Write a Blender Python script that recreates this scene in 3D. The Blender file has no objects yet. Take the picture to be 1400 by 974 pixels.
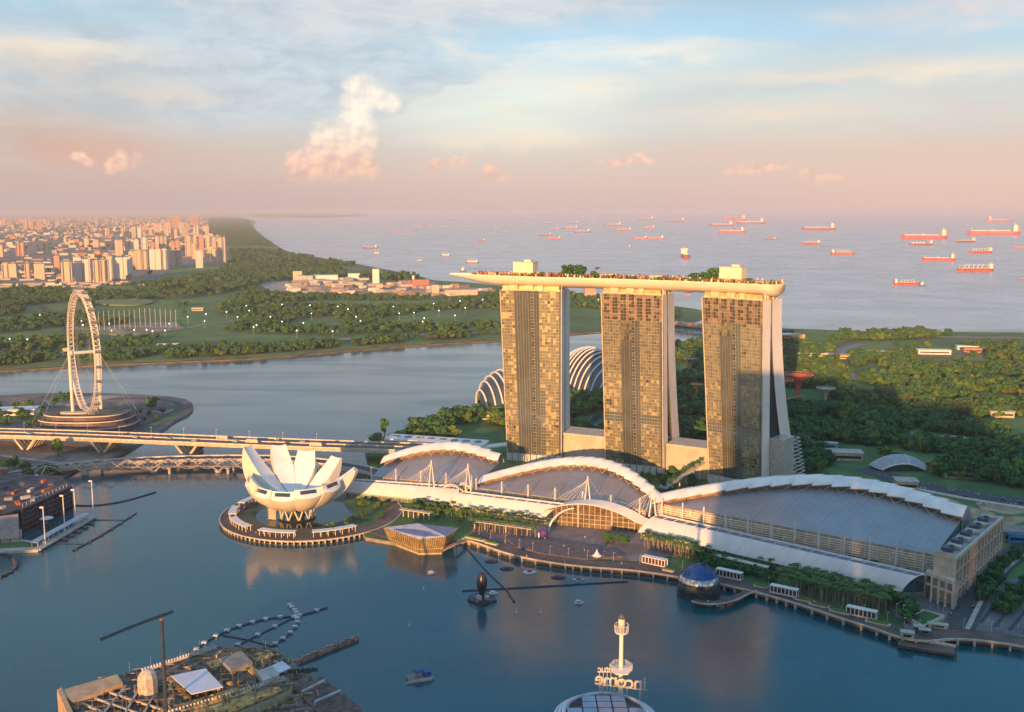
import bpy, bmesh, math, random
from math import sin, cos, pi, radians, sqrt, atan2
from mathutils import Vector, Matrix, noise as mnoise
random.seed(7)
sc = bpy.context.scene
COL = sc.collection
# ---------------------------------------------------------------- camera
F = 1380.0; H = 277.0; TH = math.atan(199/1380.0)
cam_d = bpy.data.cameras.new('camera'); cam = bpy.data.objects.new('camera', cam_d); COL.objects.link(cam)
cam_d.sensor_width = 36.0; cam_d.lens = 36.0*F/1400.0; cam_d.clip_start = 0.5; cam_d.clip_end = 400000
cam.location = (0, 0, H); cam.rotation_euler = (pi/2 - TH, 0, 0)
sc.camera = cam
# ---------------------------------------------------------------- sun and sky
SUN_AZ = radians(17.0)      # the light travels towards +Y and a little towards +X
SUN_EL = radians(8.6)
sun_d = bpy.data.lights.new('sun', 'SUN'); sun = bpy.data.objects.new('sun', sun_d); COL.objects.link(sun)
LD = Vector((sin(SUN_AZ)*cos(SUN_EL), cos(SUN_AZ)*cos(SUN_EL), -sin(SUN_EL)))
sun.rotation_euler = LD.to_track_quat('-Z', 'Y').to_euler()
sun_d.energy = 5.0; sun_d.angle = radians(0.5); sun_d.color = (1.0, 0.48, 0.165)
sc.view_settings.view_transform = 'Standard'; sc.view_settings.look = 'None'
sc.view_settings.gamma = 1; sc.view_settings.use_curve_mapping = False
sc.view_settings.exposure = 0.78
sc.cycles.volume_bounces = 1; sc.cycles.max_bounces = 6; sc.cycles.glossy_bounces = 3; sc.cycles.diffuse_bounces = 2
sc.cycles.transparent_max_bounces = 6; sc.cycles.use_denoising = True
sc.cycles.caustics_reflective = False; sc.cycles.caustics_refractive = False
sc.cycles.sample_clamp_indirect = 6.0

class NT:
    """small helper that writes node maths"""
    def __init__(s, tree): s.t = tree; s.n = tree.nodes; s.l = tree.links
    def put(s, sock, v):
        if v is None: return
        if isinstance(v, bpy.types.NodeSocket): s.l.new(v, sock)
        else:
            if sock.type == 'RGBA' and len(v) == 3: v = (*v, 1)
            sock.default_value = v
    def m(s, op, a, b=None, c=None, clamp=False):
        n = s.n.new('ShaderNodeMath'); n.operation = op; n.use_clamp = clamp
        s.put(n.inputs[0], a); s.put(n.inputs[1], b)
        if c is not None: s.put(n.inputs[2], c)
        return n.outputs[0]
    def mix(s, f, a, b, mode='MIX'):
        n = s.n.new('ShaderNodeMix'); n.data_type = 'RGBA'; n.blend_type = mode
        s.put(n.inputs[0], f); s.put(n.inputs[6], a); s.put(n.inputs[7], b); return n.outputs[2]
    def vec(s, x, y, z):
        n = s.n.new('ShaderNodeCombineXYZ'); s.put(n.inputs[0], x); s.put(n.inputs[1], y); s.put(n.inputs[2], z); return n.outputs[0]
    def noise(s, v, scale=1.0, detail=4, rough=0.5, dist=0.0, dims='3D'):
        n = s.n.new('ShaderNodeTexNoise'); n.noise_dimensions = dims
        if v is not None: s.l.new(v, n.inputs['Vector'])
        n.inputs['Scale'].default_value = scale; n.inputs['Detail'].default_value = detail
        n.inputs['Roughness'].default_value = rough; n.inputs['Distortion'].default_value = dist
        return n.outputs[0]
    def ramp(s, f, stops):
        n = s.n.new('ShaderNodeValToRGB'); e = n.color_ramp.elements
        while len(e) < len(stops): e.new(0.5)
        for k, (p, c) in enumerate(stops):
            e[k].position = p; e[k].color = (*c, 1) if not isinstance(c, (int, float)) else (c, c, c, 1)
        s.put(n.inputs[0], f); return n.outputs[0]
    def smooth(s, x, a, b):
        n = s.n.new('ShaderNodeMapRange'); n.interpolation_type = 'SMOOTHSTEP'
        s.put(n.inputs[0], x); n.inputs[1].default_value = a; n.inputs[2].default_value = b
        n.inputs[3].default_value = 0; n.inputs[4].default_value = 1; return n.outputs[0]

def lin(r, g, b):
    f = lambda c: (c/255/12.92) if c/255 <= 0.04045 else ((c/255+0.055)/1.055)**2.4
    return (f(r), f(g), f(b))

def make_world():
    w = bpy.data.worlds.new('World'); sc.world = w; w.use_nodes = True
    t = w.node_tree; t.nodes.clear(); k = NT(t)
    out = t.nodes.new('ShaderNodeOutputWorld')
    sky = t.nodes.new('ShaderNodeTexSky'); sky.sky_type = 'NISHITA'; sky.sun_disc = False
    sky.sun_elevation = SUN_EL; sky.sun_rotation = pi + SUN_AZ; sky.dust_density = 2.0; sky.altitude = 200
    bg1 = t.nodes.new('ShaderNodeBackground'); k.l.new(sky.outputs[0], bg1.inputs[0]); bg1.inputs[1].default_value = 0.12
    tc = t.nodes.new('ShaderNodeTexCoord'); sep = t.nodes.new('ShaderNodeSeparateXYZ'); k.l.new(tc.outputs['Generated'], sep.inputs[0])
    x, y, z = sep.outputs
    az = k.m('MULTIPLY', k.m('ARCTAN2', x, y), 180/pi)
    el = k.m('MULTIPLY', k.m('ARCSINE', z), 180/pi)
    # air gradient, low to high
    g = k.ramp(k.m('DIVIDE', el, 60.0, clamp=True), [
        (0.0, lin(206,178,176)), (0.025, lin(208,182,175)), (0.055, lin(203,186,178)), (0.085, lin(204,202,196)),
        (0.13, lin(186,205,211)), (0.195, lin(146,188,216)), (0.27, lin(88,150,186)), (0.45, lin(92,156,198)), (1.0, lin(128,182,226))])
    left = k.smooth(az, 4, -24); right = k.smooth(az, 6, 24)
    low = k.smooth(el, 5.5, 0.5)
    g = k.mix(k.m('MULTIPLY', k.m('MULTIPLY', left, low), 0.70), g, lin(186,163,160))
    g = k.mix(k.m('MULTIPLY', k.m('MULTIPLY', right, low), 0.75), g, lin(222,186,172))
    g = k.mix(k.m('MULTIPLY', k.m('MULTIPLY', left, k.smooth(el, 3.0, 6.0)), 0.5), g, lin(168,178,184))
    # streaky high cloud
    n0 = k.noise(k.vec(k.m('MULTIPLY', az, 0.10), k.m('ADD', k.m('MULTIPLY', el, 0.55), k.m('MULTIPLY', az, 0.03)), 3.1), 1.0, 6, 0.55, 0.6)
    n1 = k.noise(k.vec(k.m('MULTIPLY', az, 0.045), k.m('ADD', k.m('MULTIPLY', el, 0.28), k.m('MULTIPLY', az, -0.012)), 9.7), 1.0, 5, 0.5, 0.3)
    nf = k.noise(k.vec(k.m('MULTIPLY', az, 0.35), k.m('MULTIPLY', el, 0.9), 5.0), 1.0, 6, 0.6, 0.3)
    azw = k.m('ADD', az, k.m('MULTIPLY', k.m('SUBTRACT', n0, 0.5), 5.0))
    elw = k.m('ADD', el, k.m('MULTIPLY', k.m('SUBTRACT', nf, 0.5), 1.6))
    # px,py of the photograph -> azimuth, elevation of the sky there
    def ang(px, py):
        dx = (px-700)/F; dy = (487-py)/F
        v = Vector((dx, cos(TH)+dy*sin(TH), -sin(TH)+dy*cos(TH))).normalized()
        return math.degrees(atan2(v.x, v.y)), math.degrees(math.asin(v.z))
    def blob(px, py, rx, ry, a=azw, e=elw):
        a0, e0 = ang(px, py); sx = rx*0.0415; sy = ry*0.0400
        u = k.m('DIVIDE', k.m('SUBTRACT', a, a0), sx); v = k.m('DIVIDE', k.m('SUBTRACT', e, e0), sy)
        return k.m('POWER', 2.718, k.m('MULTIPLY', k.m('ADD', k.m('MULTIPLY', u, u), k.m('MULTIPLY', v, v)), -1.0))
    # grey lilac sheet: upper left up to a diagonal edge
    a1, e1 = ang(560, 146); a2, e2 = ang(840, 40)
    L = sqrt((a2-a1)**2+(e2-e1)**2); nx, ny = -(e2-e1)/L, (a2-a1)/L
    d = k.m('ADD', k.m('MULTIPLY', k.m('SUBTRACT', azw, a1), nx), k.m('MULTIPLY', k.m('SUBTRACT', elw, e1), ny))
    sheet = k.m('MULTIPLY', k.smooth(d, -0.25, 0.7), k.smooth(el, 3.0, 6.0))
    sheet = k.m('MULTIPLY', k.m('MULTIPLY', sheet, k.smooth(az, 16, 7)), k.smooth(el, 16, 12))
    col = k.mix(k.m('MULTIPLY', sheet, 0.85), g, k.mix(k.smooth(nf, .3, .7), lin(172,184,197), lin(200,206,214)))
    # blue window
    col = k.mix(k.m('MULTIPLY', blob(800, 66, 190, 34), 0.9), col, lin(170,210,232))
    col = k.mix(k.m('MULTIPLY', blob(1130, 40, 260, 26), 0.8), col, lin(166,204,228))
    col = k.mix(k.m('MULTIPLY', blob(40, 6, 160, 22), 0.7), col, lin(160,195,212))
    wedge = k.m('MULTIPLY', k.m('SUBTRACT', 1.0, k.smooth(d, -0.15, 0.25)), blob(700, 140, 170, 58, az, el))
    col = k.mix(k.m('MULTIPLY', wedge, 0.8, clamp=True), col, lin(228,236,228))
    # cream patches
    for (px, py, rx, ry, a, c) in [(670,165,110,34,.8,(228,226,208)), (800,120,110,18,.8,(238,226,206)), (900,74,150,14,.6,(236,228,212)),
                                   (690,188,90,12,.7,(240,214,190)), (1230,95,220,16,.75,(236,218,196)), (1050,150,190,16,.7,(226,206,188)),
                                   (60,70,130,18,.75,(230,216,198)), (110,60,60,10,.5,(240,226,206)), (240,130,70,16,.75,(222,206,190)), (60,105,120,40,.45,(196,180,166)),
                                   (30,180,150,40,.55,(184,160,152)), (1340,12,110,28,.7,(226,206,196)), (680,8,200,18,.5,(222,214,208)), (530,30,200,30,.35,(212,208,206)),
                                   (1330,140,160,34,.45,(200,188,186)), (1000,215,400,22,.35,(214,186,172)), (120,210,80,26,.6,(214,160,140))]:
        b = k.m('MULTIPLY', blob(px, py, rx, ry), k.smooth(k.m('ADD', n0, k.m('MULTIPLY', nf, 0.5)), 0.42, 0.95))
        col = k.mix(k.m('MULTIPLY', b, min(1.0, a*1.5), clamp=True), col, lin(*c))
    st = k.m('MULTIPLY', k.m('MULTIPLY', k.smooth(n0, 0.52, 0.75), k.smooth(el, 2.5, 7.0)), k.smooth(el, 18, 12))
    col = k.mix(k.m('MULTIPLY', st, 0.55), col, lin(232,220,206))
    st2 = k.m('MULTIPLY', k.m('MULTIPLY', k.smooth(n1, 0.45, 0.70), k.smooth(el, 1.5, 5.0)), k.smooth(el, 18, 12))
    col = k.mix(k.m('MULTIPLY', st2, 0.35), col, lin(176,178,186))
    # heaped clouds: union of noise-edged blobs
    vv = k.vec(k.m('MULTIPLY', az, 1.0), k.m('MULTIPLY', el, 1.0), 0.0)
    c1 = k.noise(vv, 0.75, 4, 0.45, 0.0); c2 = k.noise(k.vec(az, el, 7.3), 0.75, 4, 0.45, 0.0)
    sh = k.noise(k.vec(k.m('ADD', az, 0.16), k.m('ADD', el, -0.22), 0.0), 0.75, 4, 0.45, 0.0)
    ca = k.m('ADD', az, k.m('MULTIPLY', k.m('SUBTRACT', c1, 0.5), 1.7)); ce = k.m('ADD', el, k.m('MULTIPLY', k.m('SUBTRACT', c2, 0.5), 1.7))
    tot = None
    for (px, py, r, ry) in [(489,122,17,17),(516,132,20,12),(532,134,12,10),(489,142,20,16),(487,165,17,20),(470,182,20,14),(441,186,14,12),(446,205,28,18),
                        (430,222,28,16),(470,208,22,16),(492,192,9,10),(488,205,14,14),(505,190,6,5),(400,228,10,14),(420,238,26,10),(455,232,34,14),(490,228,24,14),
                        (597,226,9,9),(628,222,6,5),(667,236,7,6),(684,240,6,6),(161,219,7,8),(185,214,5,5),(152,228,5,4),(114,219,8,3),
                        (1040,231,34,4),(1130,241,26,4),(845,223,20,3),(880,218,10,4)]:
        a0, e0 = ang(px, py); s_ = 0.0415
        u = k.m('DIVIDE', k.m('SUBTRACT', ca, a0), (r*1.1+4)*s_); v = k.m('DIVIDE', k.m('SUBTRACT', ce, e0), (ry*1.1+4)*s_)
        b = k.m('SUBTRACT', 1.0, k.m('SQRT', k.m('ADD', k.m('MULTIPLY', u, u), k.m('MULTIPLY', v, v))))
        tot = b if tot is None else k.m('SMOOTH_MAX', tot, b, 0.25)
    cm = k.m('MULTIPLY', k.smooth(tot, -0.25, 0.5), k.smooth(el, 1.0, 2.6))
    relief = k.smooth(k.m('SUBTRACT', c1, sh), -0.13, 0.13)
    hi = k.mix(k.smooth(el, 2.0, 5.2), lin(250,200,172), lin(255,240,218))
    lo = k.mix(k.smooth(el, 2.0, 5.2), lin(214,172,162), lin(222,212,204))
    col = k.mix(k.m('MULTIPLY', cm, 0.88), col, k.mix(relief, lo, hi))
    # behind the viewpoint: warm evening sky
    west = k.m('MULTIPLY', k.smooth(k.m('MULTIPLY', y, -1.0), -0.3, 0.9), k.smooth(el, 26, 3))
    col = k.mix(west, col, (1.25, 0.86, 0.46))
    bg2 = t.nodes.new('ShaderNodeBackground'); k.l.new(col, bg2.inputs[0]); bg2.inputs[1].default_value = 0.70
    mx = t.nodes.new('ShaderNodeMixShader'); mx.inputs[0].default_value = 0.92
    k.l.new(bg1.outputs[0], mx.inputs[1]); k.l.new(bg2.outputs[0], mx.inputs[2]); k.l.new(mx.outputs[0], out.inputs[0])
make_world()

# ---------------------------------------------------------------- measuring: where a picture point meets a height
def G(px, py, z=0.0):
    dx = (px-700)/F; dy = (487-py)/F
    d = Vector((dx, cos(TH)+dy*sin(TH), -sin(TH)+dy*cos(TH)))
    t = (z-H)/d.z
    return Vector((d.x*t, d.y*t, z))
def zat(x, y, py):            # height above (x, y) seen at picture row py
    a = TH - math.atan((487-py)/F)  # below horizon
    # exact: solve for z on the column (x, y)
    lo, hi = -50.0, 276.0
    for _ in range(40):
        m = (lo+hi)/2; zz = m-H; yc = y*cos(TH)-zz*sin(TH); zc = y*sin(TH)+zz*cos(TH)
        if 487-F*zc/yc > py: lo = m
        else: hi = m
    return (lo+hi)/2

# ---------------------------------------------------------------- mesh building
class MB:
    def __init__(s, M=None): s.v = []; s.f = []; s.m = []; s.M = M; s.sm = set()
    def add(s, pts, faces, m=0):
        o = len(s.v)
        for p in pts:
            p = Vector(p); s.v.append(tuple(s.M @ p if s.M else p))
        for f in faces: s.f.append(tuple(o+i for i in f)); s.m.append(m)
    def quad(s, a, b, c, d, m=0): s.add([a, b, c, d], [(0, 1, 2, 3)], m)
    def box(s, c, d, rz=0.0, m=0):
        x, y, z = d[0]/2, d[1]/2, d[2]/2; cr, sr = cos(rz), sin(rz); P = []
        for (a, b, e) in [(-x,-y,-z),(x,-y,-z),(x,y,-z),(-x,y,-z),(-x,-y,z),(x,-y,z),(x,y,z),(-x,y,z)]:
            P.append((c[0]+a*cr-b*sr, c[1]+a*sr+b*cr, c[2]+e))
        s.add(P, [(0,3,2,1),(4,5,6,7),(0,1,5,4),(1,2,6,5),(2,3,7,6),(3,0,4,7)], m)
    def bar(s, p, q, w, h=None, m=0):
        p, q = Vector(p), Vector(q); h = h or w; d = (q-p)
        if d.length < 1e-6: return
        d.normalize(); up = Vector((0,0,1)) if abs(d.z) < 0.95 else Vector((0,1,0))
        a = d.cross(up).normalized()*w/2; b = a.cross(d).normalized()*h/2
        s.add([p-a-b, p+a-b, p+a+b, p-a+b, q-a-b, q+a-b, q+a+b, q-a+b], [(0,3,2,1),(4,5,6,7),(0,1,5,4),(1,2,6,5),(2,3,7,6),(3,0,4,7)], m)
    def tube(s, p, q, r, r2=None, n=8, m=0, cap=True):
        p, q = Vector(p), Vector(q); r2 = r if r2 is None else r2; d = (q-p).normalized()
        up = Vector((0,0,1)) if abs(d.z) < 0.95 else Vector((0,1,0)); a = d.cross(up).normalized(); b = a.cross(d)
        P = []
        for (c, rr) in ((p, r), (q, r2)):
            for i in range(n): t = 2*pi*i/n; P.append(c+(a*cos(t)+b*sin(t))*rr)
        Fc = [(i, (i+1) % n, n+(i+1) % n, n+i) for i in range(n)]
        if cap: Fc += [tuple(range(n))[::-1], tuple(range(n, 2*n))]
        s.add(P, Fc, m)
    def path(s, pts, r, n=6, m=0, closed=False):
        L = list(pts)+([pts[0]] if closed else [])
        for a, b in zip(L, L[1:]): s.tube(a, b, r, n=n, m=m, cap=False)
    def prism(s, poly, z0, z1, m=0, ms=None, bottom=False):
        n = len(poly); P = [(p[0], p[1], z0) for p in poly]+[(p[0], p[1], z1) for p in poly]
        a = sum(poly[i][0]*poly[(i+1) % n][1]-poly[(i+1) % n][0]*poly[i][1] for i in range(n))
        idx = list(range(n)) if a > 0 else list(range(n))[::-1]
        s.add(P, [tuple(i+n for i in idx)], m)
        s.add(P, [(i, (i+1) % n, n+(i+1) % n, n+i) if a > 0 else (n+i, n+(i+1) % n, (i+1) % n, i) for i in range(n)], m if ms is None else ms)
        if bottom: s.add(P, [tuple(idx[::-1])], m)
    def grid(s, fn, nu, nv, m=0, cu=False):
        P = [fn(i/(nu-(0 if cu else 1)), j/(nv-1)) for j in range(nv) for i in range(nu)]
        Fc = []
        for j in range(nv-1):
            for i in range(nu if cu else nu-1):
                k = (i+1) % nu; Fc.append((j*nu+i, j*nu+k, (j+1)*nu+k, (j+1)*nu+i))
        s.add(P, Fc, m)
    def lathe(s, prof, c=(0,0,0), n=24, m=0):
        s.grid(lambda u, v: (c[0]+prof[round(v*(len(prof)-1))][0]*cos(2*pi*u), c[1]+prof[round(v*(len(prof)-1))][0]*sin(2*pi*u), c[2]+prof[round(v*(len(prof)-1))][1]), n, len(prof), m, True)
    def build(s, name, mats, parent=None, smooth=False, loc=None):
        me = bpy.data.meshes.new(name)
        off = Vector(parent.get('_o', (0,0,0))) if parent else (Vector(loc) if loc is not None else Vector((0,0,0)))
        V = [(x-off.x, y-off.y, z-off.z) for x, y, z in s.v]
        me.from_pydata(V, [], s.f)
        mats = mats if isinstance(mats, (list, tuple)) else [mats]
        for mm in mats: me.materials.append(mm)
        if len(mats) > 1: me.polygons.foreach_set('material_index', s.m)
        if smooth: me.polygons.foreach_set('use_smooth', [True]*len(me.polygons))
        me.update()
        o = bpy.data.objects.new(name, me); COL.objects.link(o)
        if parent:
            o.parent = parent; o['_o'] = tuple(off)
        elif loc is not None: o.location = loc; o['_o'] = tuple(off)
        return o
def thing(name, label, cat, loc=(0,0,0), group=None, rz=0):
    o = bpy.data.objects.new(name, None); o.empty_display_size = 1; COL.objects.link(o); o.location = loc; o.rotation_euler = (0,0,rz)
    o['label'] = label; o['category'] = cat; o['_o'] = tuple(loc)
    if group: o['group'] = group
    return o
def tag(o, label, cat, group=None, kind=None):
    o['label'] = label; o['category'] = cat
    if group: o['group'] = group
    if kind: o['kind'] = kind
    return o
def struct(o): o['kind'] = 'structure'; return o
def dup(root, loc, rz=0.0, sc_=1.0, label=None, group=None):
    r = root.copy(); COL.objects.link(r); r.location = loc; r.rotation_euler = (0,0,rz)
    r.scale = (sc_,)*3 if isinstance(sc_, (int, float)) else sc_
    if label: r['label'] = label
    if group: r['group'] = group
    for ch in [c for c in root.children]:
        c = ch.copy(); COL.objects.link(c); c.parent = r
        for g in ch.children:
            d = g.copy(); COL.objects.link(d); d.parent = c
    return r
class Placer:
    """first placement moves the prototype, later ones copy it"""
    def __init__(s, proto): s.p = proto; s.used = False; s.first = None
    def __call__(s, loc, rz=0.0, sc_=1.0, label=None, group=None):
        if not s.used:
            s.used = True; s.c = [s.p]
            o = s.p; s.master = o
            o.location = loc; o.rotation_euler = (0,0,rz); o.scale = (sc_,)*3 if isinstance(sc_, (int, float)) else sc_
            if label: o['label'] = label
            if group: o['group'] = group
            return o
        return dup(s.master, loc, rz, sc_, label, group)

# ---------------------------------------------------------------- materials
MATS = {}
def mat(name, col, rough=0.6, metal=0.0, var=0.12, scale=0.2, col2=None, bump=0.0, bscale=1.0, spec=0.5, coat=0.0, emit=None, es=1.0):
    if name in MATS: return MATS[name]
    m = bpy.data.materials.new(name); m.use_nodes = True; t = m.node_tree; k = NT(t); b = t.nodes['Principled BSDF']
    tc = t.nodes.new('ShaderNodeTexCoord')
    n = k.noise(tc.outputs['Object'], scale, 5, 0.6, 0.3)
    c2 = col2 or tuple(c*(1-var*2) for c in col)
    c1 = tuple(min(1, c*(1+var)) for c in col) if not col2 else col
    k.l.new(k.mix(k.smooth(n, 0.32, 0.68), c2, c1), b.inputs['Base Color'])
    b.inputs['Roughness'].default_value = rough; b.inputs['Metallic'].default_value = metal
    b.inputs['Specular IOR Level'].default_value = spec; b.inputs['Coat Weight'].default_value = coat
    if bump:
        bn = t.nodes.new('ShaderNodeBump'); bn.inputs['Strength'].default_value = bump; bn.inputs['Distance'].default_value = 0.3
        k.l.new(k.noise(tc.outputs['Object'], bscale, 4, 0.6), bn.inputs['Height']); k.l.new(bn.outputs[0], b.inputs['Normal'])
    if emit: b.inputs['Emission Color'].default_value = (*emit, 1); b.inputs['Emission Strength'].default_value = es
    MATS[name] = m; return m
shellm = mat('shell_white', (.80,.78,.77), .45, var=.07, scale=.06)
white = mat('white_paint', (.72,.71,.71), .45, var=.06)
tent = mat('tent_membrane', (.66,.63,.64), .5, var=.05, scale=.05)
cream = mat('cream_stone', (.55,.48,.39), .7, var=.1)
concrete = mat('concrete', (.46,.43,.39), .8, var=.12)
darkcon = mat('weathered_concrete', (.26,.24,.22), .85, var=.15)
steel = mat('painted_steel', (.55,.55,.55), .4, var=.08)
dark = mat('dark_metal', (.04,.045,.06), .5, var=.2)
black = mat('black_opening', (.012,.013,.016), .5)
roofgrey = mat('metal_roof', (.33,.315,.335), .38, .3, var=.06, scale=.03)
glassdk = mat('dark_glass', (.03,.05,.06), .08, .0, spec=1.0, coat=.6)
glassgn = mat('green_glass', (.16,.24,.20), .15, .2, var=.2, scale=.15, spec=1.0)
asphalt = mat('asphalt', (.075,.075,.085), .85, var=.15)
paving = mat('paving', (.20,.17,.165), .8, var=.15, scale=.06)
timber = mat('timber_deck', (.13,.085,.07), .7, var=.2, scale=.1)
lawn = mat('lawn', (.09,.20,.04), .9, scale=.02, col2=(.05,.12,.03))
soil = mat('bare_soil', (.42,.30,.19), .9, var=.2, scale=.05)
line = mat('road_line', (.7,.7,.66), .7)
# ---------------------------------------------------------------- water
def water_mat(name, deep, rough, s1, s2, bump, streak=1.3, ior=1.62):
    m = bpy.data.materials.new(name); m.use_nodes = True; t = m.node_tree; k = NT(t); b = t.nodes['Principled BSDF']
    tc = t.nodes.new('ShaderNodeTexCoord')
    big = k.noise(tc.outputs['Object'], 0.004, 4, 0.6, 0.5)
    k.l.new(k.mix(k.smooth(big, .3, .7), deep, tuple(c*1.5 for c in deep)), b.inputs['Base Color'])
    st = t.nodes.new('ShaderNodeMapping'); st.inputs['Scale'].default_value = (0.003, 0.012, 1); k.l.new(tc.outputs['Object'], st.inputs[0])
    pt = k.noise(st.outputs[0], 1.0, 4, 0.55, 0.8)
    k.l.new(k.m('ADD', rough, k.m('MULTIPLY', k.smooth(pt, .35, .7), rough*streak)), b.inputs['Roughness'])
    b.inputs['IOR'].default_value = ior
    bn = t.nodes.new('ShaderNodeBump'); bn.inputs['Strength'].default_value = bump; bn.inputs['Distance'].default_value = 0.5
    h = k.m('ADD', k.noise(tc.outputs['Object'], s1, 3, .6), k.m('MULTIPLY', k.noise(tc.outputs['Object'], s2, 2, .5), 1.5))
    k.l.new(h, bn.inputs['Height']); k.l.new(bn.outputs[0], b.inputs['Normal'])
    return m
watermat = water_mat('sea_water', (.003,.060,.080), .10, .30, .07, .07)
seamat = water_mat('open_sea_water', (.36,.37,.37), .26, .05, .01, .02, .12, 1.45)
R_ = 160000
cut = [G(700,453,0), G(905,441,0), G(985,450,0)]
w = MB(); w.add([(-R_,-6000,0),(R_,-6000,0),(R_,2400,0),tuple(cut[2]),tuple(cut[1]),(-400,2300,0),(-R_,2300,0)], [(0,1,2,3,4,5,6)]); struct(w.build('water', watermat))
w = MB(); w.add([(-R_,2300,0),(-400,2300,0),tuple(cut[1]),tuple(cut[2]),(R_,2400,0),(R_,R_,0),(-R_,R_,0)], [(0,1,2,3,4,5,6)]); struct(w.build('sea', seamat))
# haze: one even box of air, its sides beyond everything else
def make_haze():
    b = MB(); b.box((0, 78000, 150), (330000, 172000, 302)); b.v = [(x, y, z) for x, y, z in b.v]
    m = bpy.data.materials.new('evening_haze'); m.use_nodes = True; t = m.node_tree; t.nodes.clear()
    o = t.nodes.new('ShaderNodeOutputMaterial'); v = t.nodes.new('ShaderNodeVolumePrincipled')
    v.inputs['Color'].default_value = (0.66, 0.68, 0.79, 1); v.inputs['Density'].default_value = HAZE; v.inputs['Anisotropy'].default_value = 0.0
    t.links.new(v.outputs[0], o.inputs['Volume'])
    h = b.build('haze', m); h['kind'] = 'stuff'; h['label'] = 'pale pinkish evening haze over the far sea and city'; h['category'] = 'haze'
    h.visible_shadow = True
HAZE = 3.7e-5
make_haze()

# ---------------------------------------------------------------- land
def smoothpoly(pts, it=2, closed=True):
    P = [Vector(p[:2]) for p in pts]
    for _ in range(it):
        Q = []
        n = len(P)
        for i in range(n if closed else n-1):
            a, b = P[i], P[(i+1) % n]; Q += [a*.75+b*.25, a*.25+b*.75]
        P = Q
    return [tuple(p) for p in P]
def land(name, pts, z, m, ms=None, it=2, z0=-1.0):
    b = MB(); b.prism(smoothpoly(pts, it), z0, z, 0, 1); return struct(b.build(name, [m, ms or m]))
def gp(lst, z=2.0): return [G(a, b, z)[:2] for a, b in lst]
def ground_mat(name, cs, sc1=.004, sc2=.03, rough=.95):
    m = bpy.data.materials.new(name); m.use_nodes = True; t = m.node_tree; k = NT(t); b = t.nodes['Principled BSDF']
    tc = t.nodes.new('ShaderNodeTexCoord')
    n1 = k.noise(tc.outputs['Object'], sc1, 5, .6, .6); n2 = k.noise(tc.outputs['Object'], sc2, 4, .6, .3)
    a = k.ramp(k.m('ADD', k.m('MULTIPLY', n1, .65), k.m('MULTIPLY', n2, .35)), cs)
    k.l.new(a, b.inputs['Base Color']); b.inputs['Roughness'].default_value = rough; return m
grassland = ground_mat('grassland', [(.30,(.03,.075,.025)),(.46,(.06,.13,.035)),(.56,(.10,.19,.05)),(.68,(.16,.20,.07))])
cityground = ground_mat('city_ground', [(.3,(.05,.07,.04)),(.45,(.12,.12,.10)),(.55,(.20,.18,.16)),(.7,(.10,.12,.07))], .006, .02)
shorebank = mat('shore_bank', (.17,.13,.08), .9, var=.2, scale=.05)
# Marina east and the far city shore
Lc = gp([(-160,516),(0,508),(120,500),(300,493),(370,489),(450,482),(600,470),(690,466),(790,456),(880,450),(925,447),(962,436),(975,430),
         (960,424),(925,419),(800,403),(700,393),(640,386),(592,384),(575,378),(520,367),(470,358),(430,351),(392,345),(378,336),(352,318),(345,308),(352,303),(335,299),(300,296.5)])
Lc += [(-12000,52000),(-60000,52000),(-60000,9000),(-5000,2500)]
b = MB(); b.prism(smoothpoly(Lc, 1), -1, 2.2, 0, 1); struct(b.build('land', [grassland, shorebank]))
far = MB(); far.prism(smoothpoly(gp([(342,298.0),(420,298.2),(470,297),(512,295.2),(480,294.0),(420,293.5),(340,293.5)]), 1), -1, 70); struct(far.build('far_headland', grassland))
# bank strip along the reservoir
def ribbon(pts, wd, z, m, name, it=2, off=0.0, th=None):
    P = [Vector(p[:2]) for p in pts]
    if it:
        Q = P
        for _ in range(it): Q = [Q[0]]+[x for a, c in zip(Q, Q[1:]) for x in (a*.75+c*.25, a*.25+c*.75)]+[Q[-1]]
        P = Q
    b = MB(); L = []; Rr = []
    for i, p in enumerate(P):
        d = (P[min(i+1, len(P)-1)]-P[max(i-1, 0)]).normalized(); n = Vector((-d.y, d.x))
        L.append(p+n*(wd/2+off)); Rr.append(p+n*(-wd/2+off))
    zz = z if callable(z) else (lambda i: z)
    for i in range(len(P)-1):
        a, c = zz(i/(len(P)-1)), zz((i+1)/(len(P)-1))
        if th:
            b.add([(*Rr[i],a-th),(*Rr[i+1],c-th),(*L[i+1],c-th),(*L[i],a-th),(*Rr[i],a),(*Rr[i+1],c),(*L[i+1],c),(*L[i],a)],
                  [(0,3,2,1),(4,5,6,7),(0,1,5,4),(2,3,7,6)])
        else: b.quad((*Rr[i],a),(*Rr[i+1],c),(*L[i+1],c),(*L[i],a))
    return b if name is None else struct(b.build(name, m))
bankg = mat('bank_grass', (.17,.17,.06), .9, var=.25, scale=.03)
ribbon(gp([(-100,509),(0,505),(120,498),(300,491),(370,487),(450,480),(600,468),(690,464),(790,455)]), 22, 2.6, bankg, 'shore_verge')
lightroad = mat('pale_road', (.34,.30,.26), .85, var=.15, scale=.02)
ribbon(gp([(-80,492),(0,487),(130,481),(260,475),(380,470),(480,464),(560,459),(700,454)]), 26, 3.0, lightroad, 'road')
ribbon(gp([(60,440),(130,455),(240,452),(300,440),(420,432),(560,425)]), 9, 2.9, lightroad, 'golf_path')
ribbon(gp([(120,475),(90,450),(60,420),(20,400)]), 16, 3.1, asphalt, 'coast_road')
b = MB(); b.prism(gp([(-200,296.7),(298,296.7),(316,340),(312,356),(240,366),(200,388),(60,392),(-200,392)]), 2.0, 2.45); struct(b.build('city_ground', cityground))
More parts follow.
